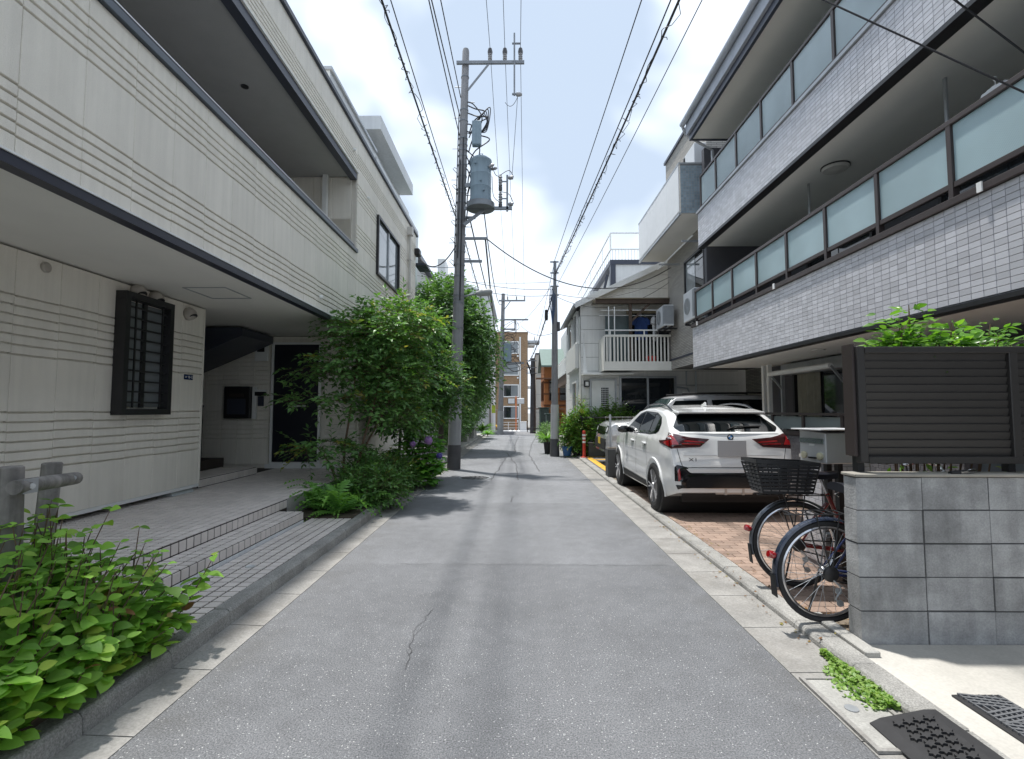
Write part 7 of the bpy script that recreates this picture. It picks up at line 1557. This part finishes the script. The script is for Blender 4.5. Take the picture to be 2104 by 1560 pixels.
for _ in range(85):
    y = random.uniform(1.8, 3.15); b0 = Vector((-2.2, y, 0.15)); tip = Vector((random.uniform(-2.10, -1.97), y + random.uniform(-.15, .15), random.uniform(0.16, 0.5)))
    pts = smoothpts([b0, b0.lerp(tip, 0.5) + Vector((0, 0, 0.06)), tip], 3); tw.tube(pts, 0.003, 4, cap=False)
    for i in range(7):
        p = pts[-1 - i % 5]; a = random.random()*6.28; L.add(p, Vector((math.cos(a)+0.4, math.sin(a), random.uniform(-0.3, 0.3))), Vector((0.3,0,1)) + rv(0.35), 0.10*random.uniform(0.7, 1.2), i)
tw.build('stems', M['stem'], fs_); L.build(fs_, G1, 300); Ld.build(fs_, GB, 0, mass='dry_leaves')
# log fence
lgf = thing('log_fence', 'weathered log fence with two posts and a bolted rail rising from the shrub', 'fence', (-2.75, 2.85, 0.17))
MB().tube([(-2.56, 2.6, 0.1), (-2.585, 2.6, 0.7), (-2.60, 2.6, 1.205), (-2.60, 2.6, 1.212)], [0.056, 0.054, 0.052, 0.045], 16).build('post', M['wood'], lgf, smooth=True)
MB().tube([(-2.99, 3.2, 0.1), (-2.96, 3.19, 0.7), (-2.92, 3.18, 1.165), (-2.92, 3.18, 1.172)], [0.054, 0.053, 0.052, 0.045], 16).build('post', M['wood'], lgf, smooth=True)
rp = [(-2.50, 2.52, 1.115), (-2.53, 2.62, 1.112), (-2.60, 2.85, 1.10), (-2.68, 3.08, 1.088), (-2.695, 3.115, 1.086)]
MB().tube(rp, [0.036, 0.038, 0.038, 0.037, 0.022], 14).build('rail', M['wood'], lgf, smooth=True)
bpl = MB().obox((-2.495, 2.60, 1.112), (0.004, 0, 0), (0, 0.04, 0), (0, 0, 0.036)).build('bolt_plate', M['galv'], lgf); MB().lathe([(0.014, 0), (0.014, 0.012), (0, 0.014)], (-2.49, 2.6, 1.112), axis=(1,-0.3,0), seg=10).build('bolt', M['steel'], bpl)
MB().lathe([(0.013, 0), (0.013, 0.012), (0, 0.014)], (-2.625, 3.0, 1.10), axis=(1,-0.5,0.1), seg=10).build('bolt', M['galv'], lgf)
# small multi-stemmed tree in front of the house
av = lambda p: p.x < -2.92 and p.z > 2.88
tree('small_tree', 'slender multi stemmed small tree with layered leafy sprays before the navy door', 'tree', (-2.75, 8.3, 0.13),
     [[(-2.80, 8.3, 0.1), (-2.82, 8.3, 0.8), (-2.70, 8.25, 1.6), (-2.60, 8.3, 2.6)], [(-2.70, 8.35, 0.1), (-2.55, 8.35, 0.9), (-2.35, 8.4, 1.7), (-2.15, 8.4, 2.7)], [(-2.78, 8.4, 0.1), (-2.62, 8.45, 0.7), (-2.35, 8.6, 1.3), (-1.95, 8.6, 2.1)], [(-2.84, 8.25, 0.1), (-3.0, 8.2, 0.6), (-3.2, 8.15, 0.9)]],
     [((-2.55, 8.25, 2.72), (0.55, 0.6, 0.36)), ((-2.05, 8.4, 2.85), (0.62, 0.6, 0.45)), ((-2.75, 8.2, 2.25), (0.75, 0.55, 0.20)), ((-3.25, 8.1, 2.12), (0.55, 0.35, 0.09)), ((-3.15, 8.0, 1.68), (0.55, 0.35, 0.12)), ((-2.0, 8.5, 2.15), (0.65, 0.6, 0.40)), ((-3.1, 8.1, 0.92), (0.55, 0.4, 0.16)), ((-2.1, 8.5, 1.55), (0.55, 0.55, 0.30)), ((-2.5, 8.2, 1.75), (0.5, 0.4, 0.10)), ((-1.9, 8.6, 3.05), (0.4, 0.4, 0.25))],
     1000, 0.105, G2b, M['stem'], gap=0.045, nleaf=(6, 11), limit=300, avoid=av, trunk_r=0.028, tips=GT, tip_share=0.05, out=0.9, upw=0.05, horiz=0.35)
tree('evergreen_bush', 'dense dark evergreen bush between the small tree and the utility pole', 'bush', (-2.4, 10.7, 0.13),
     [[(-2.5, 10.7, 0.1), (-2.45, 10.7, 1.2), (-2.4, 10.7, 2.4)], [(-2.3, 10.8, 0.1), (-2.0, 10.9, 1.1), (-1.8, 11.0, 2.0)]],
     [((-2.35, 10.6, 2.5), (0.58, 0.85, 0.75)), ((-1.85, 10.9, 2.15), (0.55, 0.75, 0.62)), ((-2.15, 10.4, 3.15), (0.55, 0.5, 0.42)), ((-2.35, 10.5, 1.65), (0.62, 0.8, 0.5)), ((-1.55, 11.0, 1.9), (0.35, 0.5, 0.35))],
     2300, 0.100, G2, M['bark'], gap=0.044, nleaf=(7, 12), limit=0, avoid=lambda p: p.x < -2.9, trunk_r=0.04, tips=GT, tip_share=0.02)
tree('broadleaf_tree', 'large broadleaf tree spreading over the left kerb behind the utility pole', 'tree', (-2.75, 18.3, 0.05),
     [[(-2.75, 18.3, 0.0), (-2.7, 18.3, 1.8), (-2.55, 18.3, 3.4), (-2.5, 18.3, 5.2)], [(-2.7, 18.3, 1.5), (-2.2, 18.4, 2.6), (-1.6, 18.3, 3.4)]],
     [((-2.6, 18.2, 5.1), (0.95, 1.2, 0.95)), ((-3.2, 18.2, 4.3), (0.85, 1.2, 0.9)), ((-1.95, 18.2, 4.2), (0.95, 1.2, 0.85)), ((-1.55, 18.2, 3.35), (0.70, 1.0, 0.65)), ((-2.5, 17.9, 3.3), (1.0, 1.2, 0.9)), ((-1.75, 18.6, 2.5), (0.65, 1.0, 0.6)), ((-2.6, 18.6, 2.2), (0.9, 1.1, 0.8)), ((-1.85, 18.3, 4.9), (0.55, 0.8, 0.45))],
     3600, 0.165, G3, M['bark'], gap=0.08, nleaf=(7, 12), trunk_r=0.11)
tree('garden_hedge', 'shaded tall hedge growing behind the left kerb under the large tree', 'hedge', (-2.9, 21.5, 0.05), [[(-2.9, 21.5, 0), (-2.9, 21.5, 1.6)], [(-2.7, 24, 0), (-2.6, 24, 1.6)]],
     [((-2.9, 20.5, 1.3), (0.6, 1.2, 1.1)), ((-2.75, 22.4, 1.5), (0.55, 1.2, 1.2)), ((-2.5, 24.6, 1.9), (0.55, 1.3, 1.2)), ((-2.3, 27.5, 2.1), (0.5, 1.3, 1.1))], 2200, 0.12, G2, M['bark'], gap=0.06, trunk_r=0.05)
# nandina-like low shrubs along the kerb
for i, (x, y, h, lb) in enumerate(((-2.18, 7.75, 0.62, 'low feathery shrub spilling over the kerb beside the ferns'), (-2.42, 8.75, 0.70, 'low feathery shrub at the kerb under the small tree'), (-2.32, 9.35, 0.52, 'low yellowish shrub at the kerb before the hydrangea'))):
    tree('low_shrub', lb, 'shrub', (x, y, 0.13), [[(x, y, 0.1), (x+0.03, y, h*0.8)], [(x-0.1, y+0.1, 0.1), (x-0.15, y+0.15, h*0.7)]], [((x, y, h*0.62), (0.34, 0.5, h*0.36)), ((x-0.2, y+0.1, h*0.5), (0.35, 0.45, h*0.35)), ((x+0.12, y, 0.3), (0.30, 0.4, 0.2))], 460, 0.075, G2b, M['stem'], gap=0.030, nleaf=(7, 12), trunk_r=0.010, tips=GT, tip_share=0.16 if i == 2 else 0.02, group='low shrubs along the left kerb')
# ferns: each frond is a part
def frond_mesh(L_, W_, arch):
    V, F = [], []; n = 15
    for i in range(n+1):
        t = i/n; y = L_*(t*(1-0.18*t)); z = arch*math.sin(t*2.5)*L_ - 0.16*L_*t*t*2
        V.append((0, y, z))
    for i in range(1, n):
        t = i/n; w = W_*math.sin(min(1, t*1.25+0.12)*math.pi)**0.8 if t < 0.75 else W_*(1-t)*2.4
        for s in (-1, 1):
            b = V[i]; k = len(V); dy = L_/n
            V += [(s*w*0.55, b[1]+dy*0.10, b[2]-0.005), (s*w, b[1]+dy*0.95, b[2]-w*0.25), (s*w*0.5, b[1]+dy*0.85, b[2]-0.005)]
            F.append((i, k, k+1, k+2, i+1))
    return V, F
fronds = [MB().add(*frond_mesh(*a)).mesh('frond', GF) for a in ((0.55, 0.085, 0.30), (0.48, 0.08, 0.22), (0.62, 0.09, 0.34), (0.42, 0.075, 0.16))]
for (x, y, z, n, sc, lb) in ((-2.38, 6.85, 0.12, 26, 1.25, 'arching green fern at the end of the tiled strip'), (-2.72, 7.05, 0.13, 22, 1.2, 'arching green fern beside the terrace step'), (-2.25, 7.35, 0.12, 18, 1.1, 'arching green fern tucked behind the kerb under the shrubs'), (-2.95, 7.45, 0.14, 12, 1.0, 'tall fern behind the others at the terrace edge')):
    t = thing('fern', lb, 'fern', (x, y, z), group='ferns in the planting bed')
    for k in range(n): inst('frond', random.choice(fronds), (x + random.uniform(-.05, .05), y + random.uniform(-.05, .05), z), t, rot=(random.uniform(-0.1, 0.75), 0, 6.28*k/n + random.uniform(-.3, .3)), scale=sc*random.uniform(0.75, 1.1))
    MB().tube([(x, y, z-0.03), (x, y, z+0.05)], [0.04, 0.02], 8).build('crown', M['stem'], t)
# hydrangea with flower heads
hy = thing('hydrangea', 'large leaved hydrangea with purple flower heads in front of the utility pole', 'hydrangea', (-1.92, 10.3, 0.12)); L = Leaves(OV); tw = MB()
for _ in range(130):
    p, q = in_blob([((-1.92, 10.3, 0.72), (0.42, 0.5, 0.48)), ((-2.2, 10.1, 0.6), (0.4, 0.4, 0.4)), ((-1.75, 10.05, 0.40), (0.28, 0.4, 0.30))], 0.4)
    b0 = Vector((-2.05 + random.uniform(-.2, .2), 10.3 + random.uniform(-.2, .2), 0.12)); tw.tube([b0, b0.lerp(p, 0.5) + rv(0.05), p], [0.007, 0.005, 0.003], 5, cap=False)
    for k in range(4):
        a = k*1.57 + random.random(); 
        for z in (0, -0.09): L.add(p + Vector((0,0,z)), Vector((math.cos(a), math.sin(a), 0.25 - 0.3*(z < 0))), Vector((0,0,1)) + rv(0.3), (0.13 if z == 0 else 0.18)*random.uniform(0.8, 1.15), random.randrange(4))
tw.build('stems', M['stem'], hy); L.build(hy, GH, 300)
fm_ = leaf_mat('petal_purple', [(0.32, 0.16, 0.50), (0.45, 0.25, 0.62), (0.55, 0.38, 0.68)], 0.25); fm2 = leaf_mat('petal_blue', [(0.10, 0.08, 0.38), (0.18, 0.14, 0.5)], 0.25)
for (c, r, m_) in (((-1.70, 9.75, 0.92), 0.085, fm_), ((-1.50, 9.85, 0.62), 0.06, fm2), ((-1.98, 9.65, 0.86), 0.055, fm_)):
    mb = MB()
    for k in range(90):
        d = rv().normalized(); u = d.orthogonal().normalized(); v = d.cross(u); p = Vector(c) + d*r; s_ = 0.016; mb.add([p, p+u*s_+d*0.003, p+(u+v)*s_*0.8+d*0.002, p+v*s_+d*0.003], [(0,1,2,3)]); mb.add([p, p-u*s_+d*0.003, p-(u+v)*s_*0.8+d*0.002, p-v*s_+d*0.003], [(0,1,2,3)])
    mb.lathe([(0, -r*0.93), (r*0.8, -r*0.5), (r*0.93, 0), (r*0.8, r*0.5), (0, r*0.93)], c, seg=10); mb.build('flower_head', m_, hy)
# shrub behind the louvred fence
cs = thing('camellia_shrub', 'glossy green shrub growing above the dark louvred fence', 'shrub', (2.95, 3.75, 0.05)); L = Leaves([leaf_hi(0.54, 0.06, 0.15), leaf_hi(0.58, 0.10, 0.28), leaf_hi(0.48, 0.04, 0.05)]); tw = MB()
for (x0, top) in ((2.66, 2.06), (2.70, 2.10), (2.75, 2.02), (2.72, 2.00), (2.80, 2.16), (2.84, 2.26), (2.90, 2.10), (3.0, 2.02), (3.08, 2.12), (3.14, 2.05), (3.22, 2.04), (3.32, 2.10), (3.42, 2.0), (3.5, 2.05), (2.66, 1.98), (3.6, 2.0), (2.96, 1.98), (3.27, 1.97), (2.72, 2.04), (3.05, 2.0), (3.4, 2.03), (2.86, 2.05)):
    b0 = Vector((2.9 + (x0-2.9)*0.4, 3.72, 0.06)); tip = Vector((x0, 3.62 + random.uniform(-.08, .12), top)); pts = smoothpts([b0, b0.lerp(tip, 0.5) + rv(0.05), tip], 6); tw.tube(pts, [0.010]*6 + [0.006]*6 + [0.003], 5, cap=False)
    for i in range(60):
        f = 1 - i*0.011; p = pts[-1].lerp(pts[-5], i*0.0085) + rv(0.035); a = i*2.4; sp_ = 0.05 + 0.09*min(1, i/8); p = p + Vector((math.cos(a), math.sin(a), 0))*random.uniform(0, sp_*1.4)
        L.add(p, Vector((math.cos(a), math.sin(a), 0.55 - 0.4*min(1, i/8))) + rv(0.3), Vector((0,-0.5,1)) + rv(0.6), 0.075*random.uniform(0.75, 1.25), i)
for _ in range(60):
    p = Vector((random.uniform(2.5, 3.6), random.uniform(3.55, 3.8), random.uniform(1.0, 1.5))); L.add(p, rv(), Vector((0,0,1)) + rv(0.4), 0.065, _)
tw.build('stems', M['stem'], cs); L.build(cs, GC, 300)
# weeds spreading in the gutter
wd_ = thing('weed_patch', 'patch of pale green creeping weeds in the gutter beside the pit cover', 'weeds', (1.86, 2.9, 0.01)); L = Leaves([leaf_shape(0.8, 0.08, 0.15, 0, 0.1), leaf_shape(0.75, 0.04, 0.0, 0, 0.1)])
for _ in range(1700):
    y = random.uniform(2.62, 3.20); f = (y-2.62)/0.58; w = 0.15*math.sin(min(1, f*1.1+0.12)*math.pi)**0.5 + 0.015; x = 1.865 + random.gauss(0, 0.42)*w
    if abs(x-1.865) > w*1.1: continue
    L.add((x, y, 0.012 + random.random()*0.035*(1-abs(x-1.865)/(w*1.2))), Vector((random.uniform(-1,1), random.uniform(-1,1), 0.4)), Vector((0,0,1)) + rv(0.4), random.uniform(0.014, 0.026), _)
L.build(wd_, GW, 300)
# ------------------------------------------------------------------ right side plants and street furniture by the parking lot
def bushy(label, base, blobs, n, size, mat, cat='shrub', name='potted_shrub', group=None, **k):
    b = Vector(base); return tree(name, label, cat, base, [[b, b + Vector((0.03, 0, 0.5)), Vector(blobs[0][0])]], blobs, n, size, mat, M['stem'], gap=size*0.6, nleaf=(6, 10), trunk_r=0.02, group=group, **k)
bushy('bushy green shrub in a blue pot beside the second utility pole', (1.72, 16.5, 0.25), [((1.78, 16.5, 0.80), (0.28, 0.35, 0.40)), ((1.92, 16.55, 1.02), (0.26, 0.35, 0.32)), ((1.95, 16.5, 0.55), (0.28, 0.35, 0.35))], 700, 0.085, GC, tips=GT, tip_share=0.06)
po = thing('plant_pot', 'blue plastic pot at the foot of the second utility pole', 'pot', (1.60, 16.25, 0.05)); MB().lathe([(0.12, 0), (0.16, 0.26), (0.175, 0.27), (0.175, 0.30), (0.15, 0.30), (0.14, 0.24), (0, 0.24)], (1.60, 16.25, 0.05), seg=22).build('body', pm('pot_blue', (0.02, 0.09, 0.22), 0.45), po, smooth=True); MB().lathe([(0.14, 0.0), (0, 0.01)], (1.60, 16.25, 0.29), seg=16).build('soil', M['soil'], po)
po = thing('plant_pot', 'dark round pot next to the blue pot', 'pot', (1.90, 16.3, 0.05)); MB().lathe([(0.10, 0), (0.14, 0.22), (0.15, 0.23), (0.13, 0.23), (0.12, 0.2), (0, 0.2)], (1.90, 16.3, 0.05), seg=20).build('body', M['rubber'], po, smooth=True); MB().lathe([(0.12, 0.0), (0, 0.01)], (1.90, 16.3, 0.24), seg=16).build('soil', M['soil'], po)
bp_ = thing('block_planter', 'grey concrete block planter in front of the lattice door', 'planter', (2.95, 16.15, 0.05)); bx('trough', pm('planter_dark', (0.10, 0.105, 0.10), 0.9, var=0.2, bump=0.3, bs=40), bp_, 2.25, 3.9, 15.95, 16.3, 0.05, 0.47, bevel=0.01); bx('coping', M['concrete'], bp_, 2.22, 3.93, 15.92, 16.33, 0.471, 0.50)
bushy('spreading green shrub in the block planter before the lattice door', (2.9, 16.15, 0.47), [((2.6, 16.2, 0.95), (0.40, 0.3, 0.42)), ((3.05, 16.15, 0.85), (0.42, 0.3, 0.36)), ((3.35, 16.3, 1.2), (0.35, 0.3, 0.30)), ((3.1, 16.35, 1.45), (0.35, 0.2, 0.2))], 900, 0.08, GC)
bushy('tall thin shrub against the corner of the pale house', (2.15, 16.2, 0.05), [((2.1, 16.25, 0.9), (0.25, 0.2, 0.6)), ((2.05, 16.3, 1.5), (0.12, 0.12, 0.3))], 260, 0.075, GC, tips=GT, tip_share=0.15)
tp = thing('plant_pot', 'small terracotta pot standing on the block planter', 'pot', (3.42, 16.08, 0.50)); MB().lathe([(0.07, 0), (0.10, 0.16), (0.115, 0.16), (0.115, 0.20), (0.09, 0.20), (0, 0.17)], (3.42, 16.08, 0.50), seg=18).build('body', pm('terracotta', (0.35, 0.13, 0.07), 0.8), tp, smooth=True); MB().tube([(3.42, 16.08, 0.66), (3.43, 16.08, 0.85)], 0.008, 5).build('stem', M['stem'], tp)
# strap-leaved plants
STR = [leaf_shape(0.10, 0.02, 0.35), leaf_shape(0.12, 0.02, 0.5), leaf_shape(0.09, 0.01, 0.2)]
def strappy(label, c, n, size, mat, cat='plant'):
    t = thing('strap_leaf_plant', label, cat, c); L = Leaves(STR)
    for k in range(n): a = k*2.4; L.add(Vector(c) + Vector((0,0,0.02*k/n)), Vector((math.cos(a), math.sin(a), random.uniform(0.3, 1.6))), Vector((0,0,1)), size*random.uniform(0.7, 1.1), k)
    L.build(t, mat, 300, name='leaf'); MB().tube([Vector(c) - Vector((0,0,0.05)), Vector(c) + Vector((0,0,0.06))], 0.03, 6).build('stalk', M['stem'], t)
strappy('strap leaved plant in front of the second pole', (1.05, 17.6, 0.45), 40, 0.5, GC); strappy('variegated strap leaved plant beside the stone planter at the left kerb', (-1.95, 28.3, 0.3), 70, 0.8, GC); strappy('low strap leaved plant at the foot of the far left pole', (-1.75, 30.5, 0.0), 50, 0.6, GF)
po = thing('plant_pot', 'dark pot of the strap leaved plant in front of the second pole', 'pot', (1.05, 17.6, 0.0)); MB().lathe([(0.09, 0), (0.13, 0.38), (0.14, 0.40), (0.12, 0.40), (0, 0.36)], (1.05, 17.6, 0.0), seg=18).build('body', M['rubber'], po, smooth=True); MB().lathe([(0.1, 0), (0, 0.01)], (1.05, 17.6, 0.39), seg=14).build('soil', M['soil'], po)
for (x, y, lb) in ((1.45, 24.2, 'low grey leaved plant at the right kerb beyond the second pole'), (1.55, 27.0, 'low shrub at the right kerb before the sheds')):
    bushy(lb, (x, y, gz(y)), [((x, y, gz(y)+0.35), (0.25, 0.9, 0.3))], 260, 0.09, G3, cat='plant', name='low_plant')
# bollards
rw = pm('bollard_white', (0.75, 0.75, 0.74), 0.4)
def bollard(label, c, striped):
    t = thing('bollard', label, 'bollard', c, group='plastic bollards at the parking lot'); MB().lathe([(0.12, 0.0), (0.12, 0.025), (0.06, 0.04), (0.05, 0.06), (0.045, 0.72), (0.05, 0.74), (0.05, 0.80), (0.03, 0.83), (0, 0.83)], c, seg=18).build('post', M['red'], t, smooth=True)
    for z in ((0.45, 0.56, 0.66) if not striped else (0.30, 0.42, 0.54, 0.66)): MB().lathe([(0.049, z), (0.0505, z+0.01), (0.0505, z+0.05), (0.049, z+0.06)], c, seg=18, closed=False).build('reflective_band', rw, t, smooth=True)
    MB().lathe([(0.125, 0), (0.125, 0.02), (0, 0.02)], Vector(c) - Vector((0,0,0.003)), seg=18).build('foot', rw, t)
bollard('red bollard with white bands at the corner of the parking lot', (2.05, 15.55, 0.05), False)
bollard('red and white striped bollard half hidden by the wire screen', (2.62, 14.3, 0.05), True)
# black pipe frame and white wire screen
pf = thing('pipe_barrier', 'black pipe barrier frame round the parking lot entrance', 'barrier', (2.1, 15.4, 0.05)); q = MB(); q.tube(smoothpts([(2.06, 16.0, 0.05), (2.06, 16.0, 1.20), (2.12, 15.95, 1.26), (3.6, 15.2, 1.27)], 5), 0.025, 8); q.build('frame', M['black_metal'], pf, smooth=True); q = MB().tube([(3.55, 15.22, 0.05), (3.55, 15.22, 1.26)], 0.022, 8); q.build('post', M['black_metal'], pf, smooth=True)
ws = thing('wire_screen', 'white wire mesh screen on a post beside the dark planter block', 'wire screen', (2.2, 11.9, 0.05)); q = MB()
for k in range(8): q.tube([(2.08+k*0.13, 11.9, 0.35), (2.08+k*0.13, 11.9, 1.36)], 0.0016, 4)
for k in range(8): q.tube([(2.06, 11.9, 0.36+k*0.14), (3.0, 11.9, 0.36+k*0.14)], 0.0018, 4)
q.build('mesh', M['white_trim'], ws); bx('post', M['galv'], ws, 2.16, 2.20, 11.88, 11.92, 0.05, 1.40); bx('post', M['galv'], ws, 2.97, 3.01, 11.88, 11.92, 0.05, 1.38)
pb_ = thing('planter_block', 'dark square planter block in front of the white car', 'planter', (2.05, 11.3, 0.05)); bx('body', pm('block_dark', (0.075, 0.075, 0.075), 0.85, var=0.1, bump=0.3, bs=60), pb_, 1.98, 2.32, 11.1, 11.45, 0.05, 0.66, bevel=0.012); bx('soil', M['soil'], pb_, 2.01, 2.29, 11.13, 11.42, 0.661, 0.67)
# bicycle far off, by the short pole, simplified by distance
fb = thing('parked_bicycle', 'small dark bicycle leaning by the short far pole', 'bicycle', (1.0, 41, gz(41))); q = MB()
for cy in (40.6, 41.6): q.tube([(0.85, cy + 0.33*math.cos(2*math.pi*k/24), gz(41)+0.34+0.33*math.sin(2*math.pi*k/24)) for k in range(24)], 0.02, 5, close=True)
q.build('wheels', M['rubber'], fb); q = MB(); q.tube([(0.85, 40.6, gz(41)+0.34), (0.85, 41.0, gz(41)+0.75), (0.85, 41.5, gz(41)+0.75), (0.85, 41.6, gz(41)+0.34)], 0.018, 5); q.tube([(0.85, 41.0, gz(41)+0.75), (0.85, 41.1, gz(41)+0.3), (0.85, 41.5, gz(41)+0.75), (0.85, 41.45, gz(41)+1.0)], 0.018, 5); q.build('frame', M['black_metal'], fb); bx('saddle', M['black_metal'], fb, 0.80, 0.90, 40.88, 41.1, gz(41)+0.86, gz(41)+0.92)
# fallen leaves and litter along the right kerb
lit = tag(MB().build('leaf_litter', None), 'scattered dry leaves along the right kerb', 'leaves', kind='stuff'); bpy.data.objects.remove(lit)
L = Leaves([leaf_shape(0.6, 0.1, 0.1)]); par = empty('leaf_litter', (2.0, 4.0, 0.05))
for _ in range(170):
    y = random.uniform(3.3, 7.0); x = random.choice([random.gauss(2.09, 0.03), random.gauss(1.88, 0.04)]); z = 0.062 if x > 1.9 else 0.016
    L.add((x, y, z), Vector((random.uniform(-1,1), random.uniform(-1,1), 0)), Vector((0,0,1)) + rv(0.3), random.uniform(0.012, 0.03))
for _ in range(260): L.add((random.uniform(2.2, 2.9), random.uniform(3.45, 3.75), 0.062), Vector((random.uniform(-1,1), random.uniform(-1,1), 0)), Vector((0,0,1)) + rv(0.4), random.uniform(0.015, 0.03))
L.build(par, GB, 0, mass='dry_leaf_scatter'); tag(par, 'scattered dry leaves along the right kerb and behind the bicycle wheel', 'leaves', kind='stuff')
